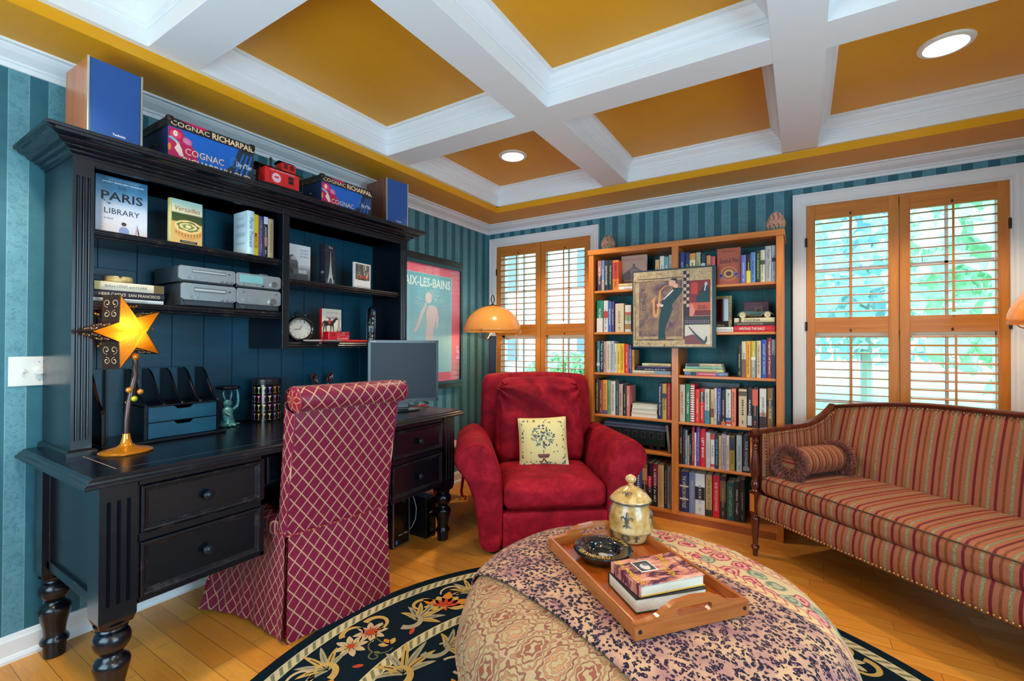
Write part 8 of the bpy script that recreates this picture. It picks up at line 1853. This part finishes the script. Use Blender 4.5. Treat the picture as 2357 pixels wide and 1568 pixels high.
for y in (.844, .912, .985, 1.058, 1.134):
    b = MB(); b.prism([(.07, .156)]+[(.07, .310), (.125, .312)]+sprof(.135, .290, .306, .165)+[(.296, .156)], 'y', y-.005, y+.005, KB); ogb(b, 'divider', bevel=.0015)
b = MB(); b.prism([(.07, .012), (.07, .310), (.125, .312)]+sprof(.135, .270, .306, .165)+[(.282, .155), (.292, .14), (.292, .012)], 'y', .697, .709, KB); ogb(b, 'end_panel', bevel=.0015)
b = MB(); b.prism([(.07, .012), (.07, .310), (.105, .312), (.11, .012)], 'y', .765, .773, KB); ogb(b, 'divider')
for z0, z1 in ((.085, .149), (.014, .080)):
    b = MB(); n_ = MB(); ym = .989
    b.prism([(.853, z0), (1.125, z0), (1.125, z1), (ym+.040, z1), (ym+.026, z1-.014), (ym-.026, z1-.014), (ym-.040, z1), (.853, z1)], 'x', .286, .298, NB); d = ogb(b, 'drawer', bevel=.001)
    MB().box(.10, .286, .858, 1.12, z0+.004, z1-.030, cm((60, 30, 50), .5)).build('drawer_tray', d)
# ================================================================ CANDLE STAND WITH RABBIT, MARTINI TIN
rb = empty('figure_dish', (.160, 1.245, .8408), 0, 'small verdigris rabbit figure holding up a shallow black dish', 'figurine')
VG = N('verdigris_metal'); v_ = VG.noise(VG.co(), 60, 4, .7); VG = VG.out(VG.ramp(v_, [(.3, (30, 84, 100)), (.5, (84, 160, 170)), (.7, (150, 206, 206))]), .45, .3)
b = MB(); b.lathe([(.0005, 0), (.034, 0), (.038, .006), (.035, .018), (.029, .04), (.024, .06), (.026, .075), (.024, .088), (.014, .098), (.016, .104), (.021, .114), (.020, .126), (.012, .136), (.0005, .138)], VG, seg=24, sx=.9)
b.tube([(.004, -.010, .130), (.0, -.018, .150), (-.002, -.022, .172), (0, -.016, .186)], [.003, .005, .004, .0015], VG, 8); b.tube([(.004, .010, .130), (.0, .016, .150), (-.002, .020, .170), (0, .016, .184)], [.003, .005, .004, .0015], VG, 8)
b.tube([(.012, .022, .085), (.012, .040, .100), (.008, .048, .130), (.0, .050, .165), (0, .044, .188)], [.008, .008, .007, .006, .005], VG, 8); b.tube([(.02, -.022, .085), (.030, -.020, .07), (.036, -.006, .060)], [.008, .007, .006], VG, 8)
b.ball((.034, .012, .008), (.018, .010, .008), VG); b.ball((.034, -.012, .008), (.018, .010, .008), VG); b.ball((.0, .046, .006), (.012, .016, .006), VG); b.ball((.020, .006, .124), .0022, M_['mblack'], 6, 5); b.ball((.020, -.006, .124), .0022, M_['mblack'], 6, 5); b.build('rabbit', rb, smooth=True)
b = MB(); b.lathe([(.0005, .186), (.030, .188), (.055, .195), (.060, .201), (.058, .206), (.050, .201), (.0005, .198)], M_['gblack'], seg=32); b.build('dish', rb, smooth=True)
tn = empty('round_tin', (.146, 1.458, .8408), 0, 'tall black lidded tin printed with rows of cocktail glasses', 'tin')
RT, HT_ = .070, .205
b = MB(); b.lathe([(.0005, 0), (RT, 0), (RT, HT_), (.0005, HT_)], M_['gblack'], seg=48); tb = b.build('body', tn, smooth=True)
b = MB(); b.lathe([(.0005, HT_-.002), (RT+.003, HT_-.002), (RT+.004, HT_+.004), (RT+.004, HT_+.026), (RT, HT_+.030), (.0005, HT_+.030)], cm((30, 32, 38), .3), seg=48); ld = b.build('lid', tn, smooth=True)
b = MB(); b.add([(.05*math.cos(a)*q_, .04*math.sin(a)*q_, HT_+.0305) for a, q_ in ((0, 1), (.8, .4), (2.2, 1), (3.0, .5), (4.2, 1.1), (5.3, .4))], [tuple(range(6))], cm((170, 60, 80), .4)); b.build('lid_print', ld)
cols = [(220, 206, 150), (214, 200, 120), (176, 150, 214), (150, 120, 206), (206, 130, 160), (230, 120, 170), (214, 150, 80), (190, 170, 220), (216, 206, 176)]
b = MB(); q = random.Random(2)
for j in range(4):
    for i in range(16):
        a0 = -.7+i*2*PI/16; zc = HT_-.030-.048*j; c = cm(cols[(i*3+j*5) % 9], .4)
        def PP(x, z): a = a0+x/RT; return ((RT+.0006)*math.cos(a), (RT+.0006)*math.sin(a), zc+z)
        for poly in ([(-.0085, .016), (.0085, .016), (.0015, .004), (.001, -.012), (.005, -.0145), (-.005, -.0145), (-.001, -.012), (-.0015, .004)], [(-.008, -.019), (.008, -.019), (.008, -.0175), (-.008, -.0175)]):
            b.add([PP(x, z) for x, z in poly], [tuple(range(len(poly)))[::-1]], c)
b.build('glass_print', tb)
# ================================================================ MONITOR AND ITS CABLE
ma = math.radians(60); mo = empty('computer_monitor', (.51, 2.15, .8408), ma, 'black flat computer monitor standing on the desk beside the tall backed chair', 'monitor')
mw, z0, z1 = .455, .052, .452
b = MB(); b.box(-mw/2, mw/2, -.002, .038, z0, z1, cm((22, 26, 32), .35)); b.box(-mw/2+.02, mw/2-.02, .038, .07, z0+.05, z1-.05, cm((22, 26, 32), .5)); b.build('housing', mo, bevel=.003)
b = MB(); t_ = .016; [b.box(*q_, cm((30, 40, 50), .25)) for q_ in ((-mw/2, mw/2, -.006, -.002, z1-t_, z1), (-mw/2, mw/2, -.006, -.002, z0, z0+t_+.006), (-mw/2, -mw/2+t_, -.006, -.002, z0, z1), (mw/2-t_, mw/2, -.006, -.002, z0, z1))]; b.build('bezel', mo)
SCN = N('dark_screen'); SCN = SCN.out(lin((22, 34, 46)), .42, spec=.35)
b = MB(); b.box(-mw/2+t_, mw/2-t_, -.0035, -.001, z0+t_, z1-t_, SCN); b.build('screen', mo)
b = MB(); b.text('mirus', .026, .008, cm((206, 214, 220), .4), frame((-mw/2+.034, -.0064, z1-.008), (1, 0, 0), (0, 0, 1))); b.disc((-mw/2+.014, -.0064, z1-.008), .004, cm((206, 214, 220), .4), 14, plane='xz'); b.build('brand_mark', mo)
b = MB(); b.box(-.045, .045, .045, .07, .012, z0+.12, cm((24, 30, 38), .3)); b.build('neck', mo, bevel=.004)
b = MB(); b.lathe([(.0005, 0), (.112, 0), (.115, .004), (.112, .009), (.085, .013), (.0005, .014)], cm((20, 24, 30), .2, 0, .5), (0, .03, 0), 48, sy=.85); b.build('foot', mo, smooth=True)
b = MB(); b.tube([(.10, .06, z0+.015), (.15, .10, z0-.012), (.19, .13, .03), (.22, .18, .012), (.24, .25, .006)], .004, M_['mblack'], 6); b.tube([(.09, .07, z0+.02), (.13, .12, z0-.0), (.18, .16, .03), (.23, .23, .010)], .003, M_['mblack'], 6); b.build('cable', mo, smooth=True)
# two dark wooden ladles in a jar behind the chair
hj = empty('utensil_jar', (.115, 1.835, .8408), 0, 'low dark jar behind the desk chair holding two dark wooden ladles', 'jar')
b = MB(); b.lathe([(.0005, 0), (.04, 0), (.046, .03), (.045, .09), (.040, .10), (.036, .09), (.036, .012), (.0005, .01)], M_['mblack'], seg=28); b.build('jar_body', hj, smooth=True)
LD = mat_wood('rosewood', (64, 20, 22), (96, 36, 34), 2, .2, .6)
for s_, lb in ((-1, 'dark rosewood ladle leaning towards the black tin'), (1, 'dark rosewood ladle leaning towards the monitor')):
    e = empty('wooden_ladle', (.115, 1.835, .852), 0, lb, 'ladle', 'ladles in the jar'); b = MB(); b.tube([(0, s_*.008, .002), (0, s_*.014, .09), (0, s_*.040, .165)], [.004, .0035, .005], LD, 8); b.build('handle', e, smooth=True)
    b = MB(); b.push(T((0, s_*.054, .200)) @ Rx(-s_*.45)); b.grid(lambda u, v: (.014*(v*v-1)+.004, .017*v*math.cos(2*PI*u), .036*v*math.sin(2*PI*u)), 24, 5, LD, cu=True); b.pop(); b.build('bowl', e, smooth=True, solid=.003)
# ================================================================ UNDER THE DESK
pc = empty('computer_tower', (.55, 2.025, .0), 0, 'black desktop computer tower with silver front frame on the floor beneath the desk', 'computer')
b = MB(); b.box(-.40, -.012, .0, .142, .002, .372, cm((14, 16, 20), .3)); b.build('case', pc, bevel=.003)
b = MB(); SV = cm((150, 152, 156), .3, .8); b.box(-.012, 0, 0, .008, .002, .372, SV); b.box(-.012, 0, .134, .142, .002, .372, SV); b.box(-.012, 0, 0, .142, .002, .012, SV); b.box(-.012, 0, 0, .142, .364, .372, SV); b.build('front_frame', pc, bevel=.002)
b = MB(); b.box(-.012, -.002, .008, .134, .012, .364, M_['gblack']); b.build('front_door', pc); b = MB(); b.box(-.002, .0005, .020, .038, .024, .046, cm((40, 120, 200), .4)); b.text('intel', .03, .010, cm((200, 200, 206)), frame((.0008, .06, .075), (0, 1, 0), (0, 0, 1)), bold=.02); b.text('Pavilion', .035, .008, cm((200, 200, 206)), frame((.0008, .105, .075), (0, 1, 0), (0, 0, 1)), bold=.02); b.build('badge', pc)
up = empty('backup_battery', (.62, 2.252, .0), 0, 'black backup battery unit with glossy front standing behind the turned desk leg', 'battery unit')
b = MB(); b.box(-.34, -.006, 0, .088, .004, .262, cm((22, 26, 34), .35)); b.box(-.30, -.03, .008, .08, .262, .268, cm((40, 62, 84), .2)); b.build('case', up, bevel=.008, seg=3)
b = MB(); b.box(-.006, .0, .004, .084, .014, .255, M_['gblack']); b.text('APC', .03, .010, cm((200, 204, 210)), frame((.0012, .034, .170), (0, 1, 0), (0, 0, 1)), bold=.03, shear=.2); b.push(frame((.0012, .045, .05), (0, 1, 0), (0, 0, 1))); bar_text(b, '', .03, .004, cm((150, 150, 156)), 1); b.pop(); b.build('front_panel', up)
b = MB(); P = [(.53, 2.176, .335), (.53, 2.19, .325), (.54, 2.215, .26), (.55, 2.225, .20), (.55, 2.218, .13), (.54, 2.195, .085), (.53, 2.178, .07)]
b.tube(P, .0025, cm((200, 206, 212), .4), 6); tag(b.build('white_cable', smooth=True), 'looping thin white cable between the tower and the battery unit', 'cable')
b = MB(); b.tube([(.02+.02*math.sin(i*.6), 2.98+.045*i, .006+.004*(i % 2)) for i in range(16)], .0035, cm((206, 196, 180), .5), 6); tag(b.build('wall_cable', smooth=True), 'pale cable running along the baseboard near the small red chair', 'cable')
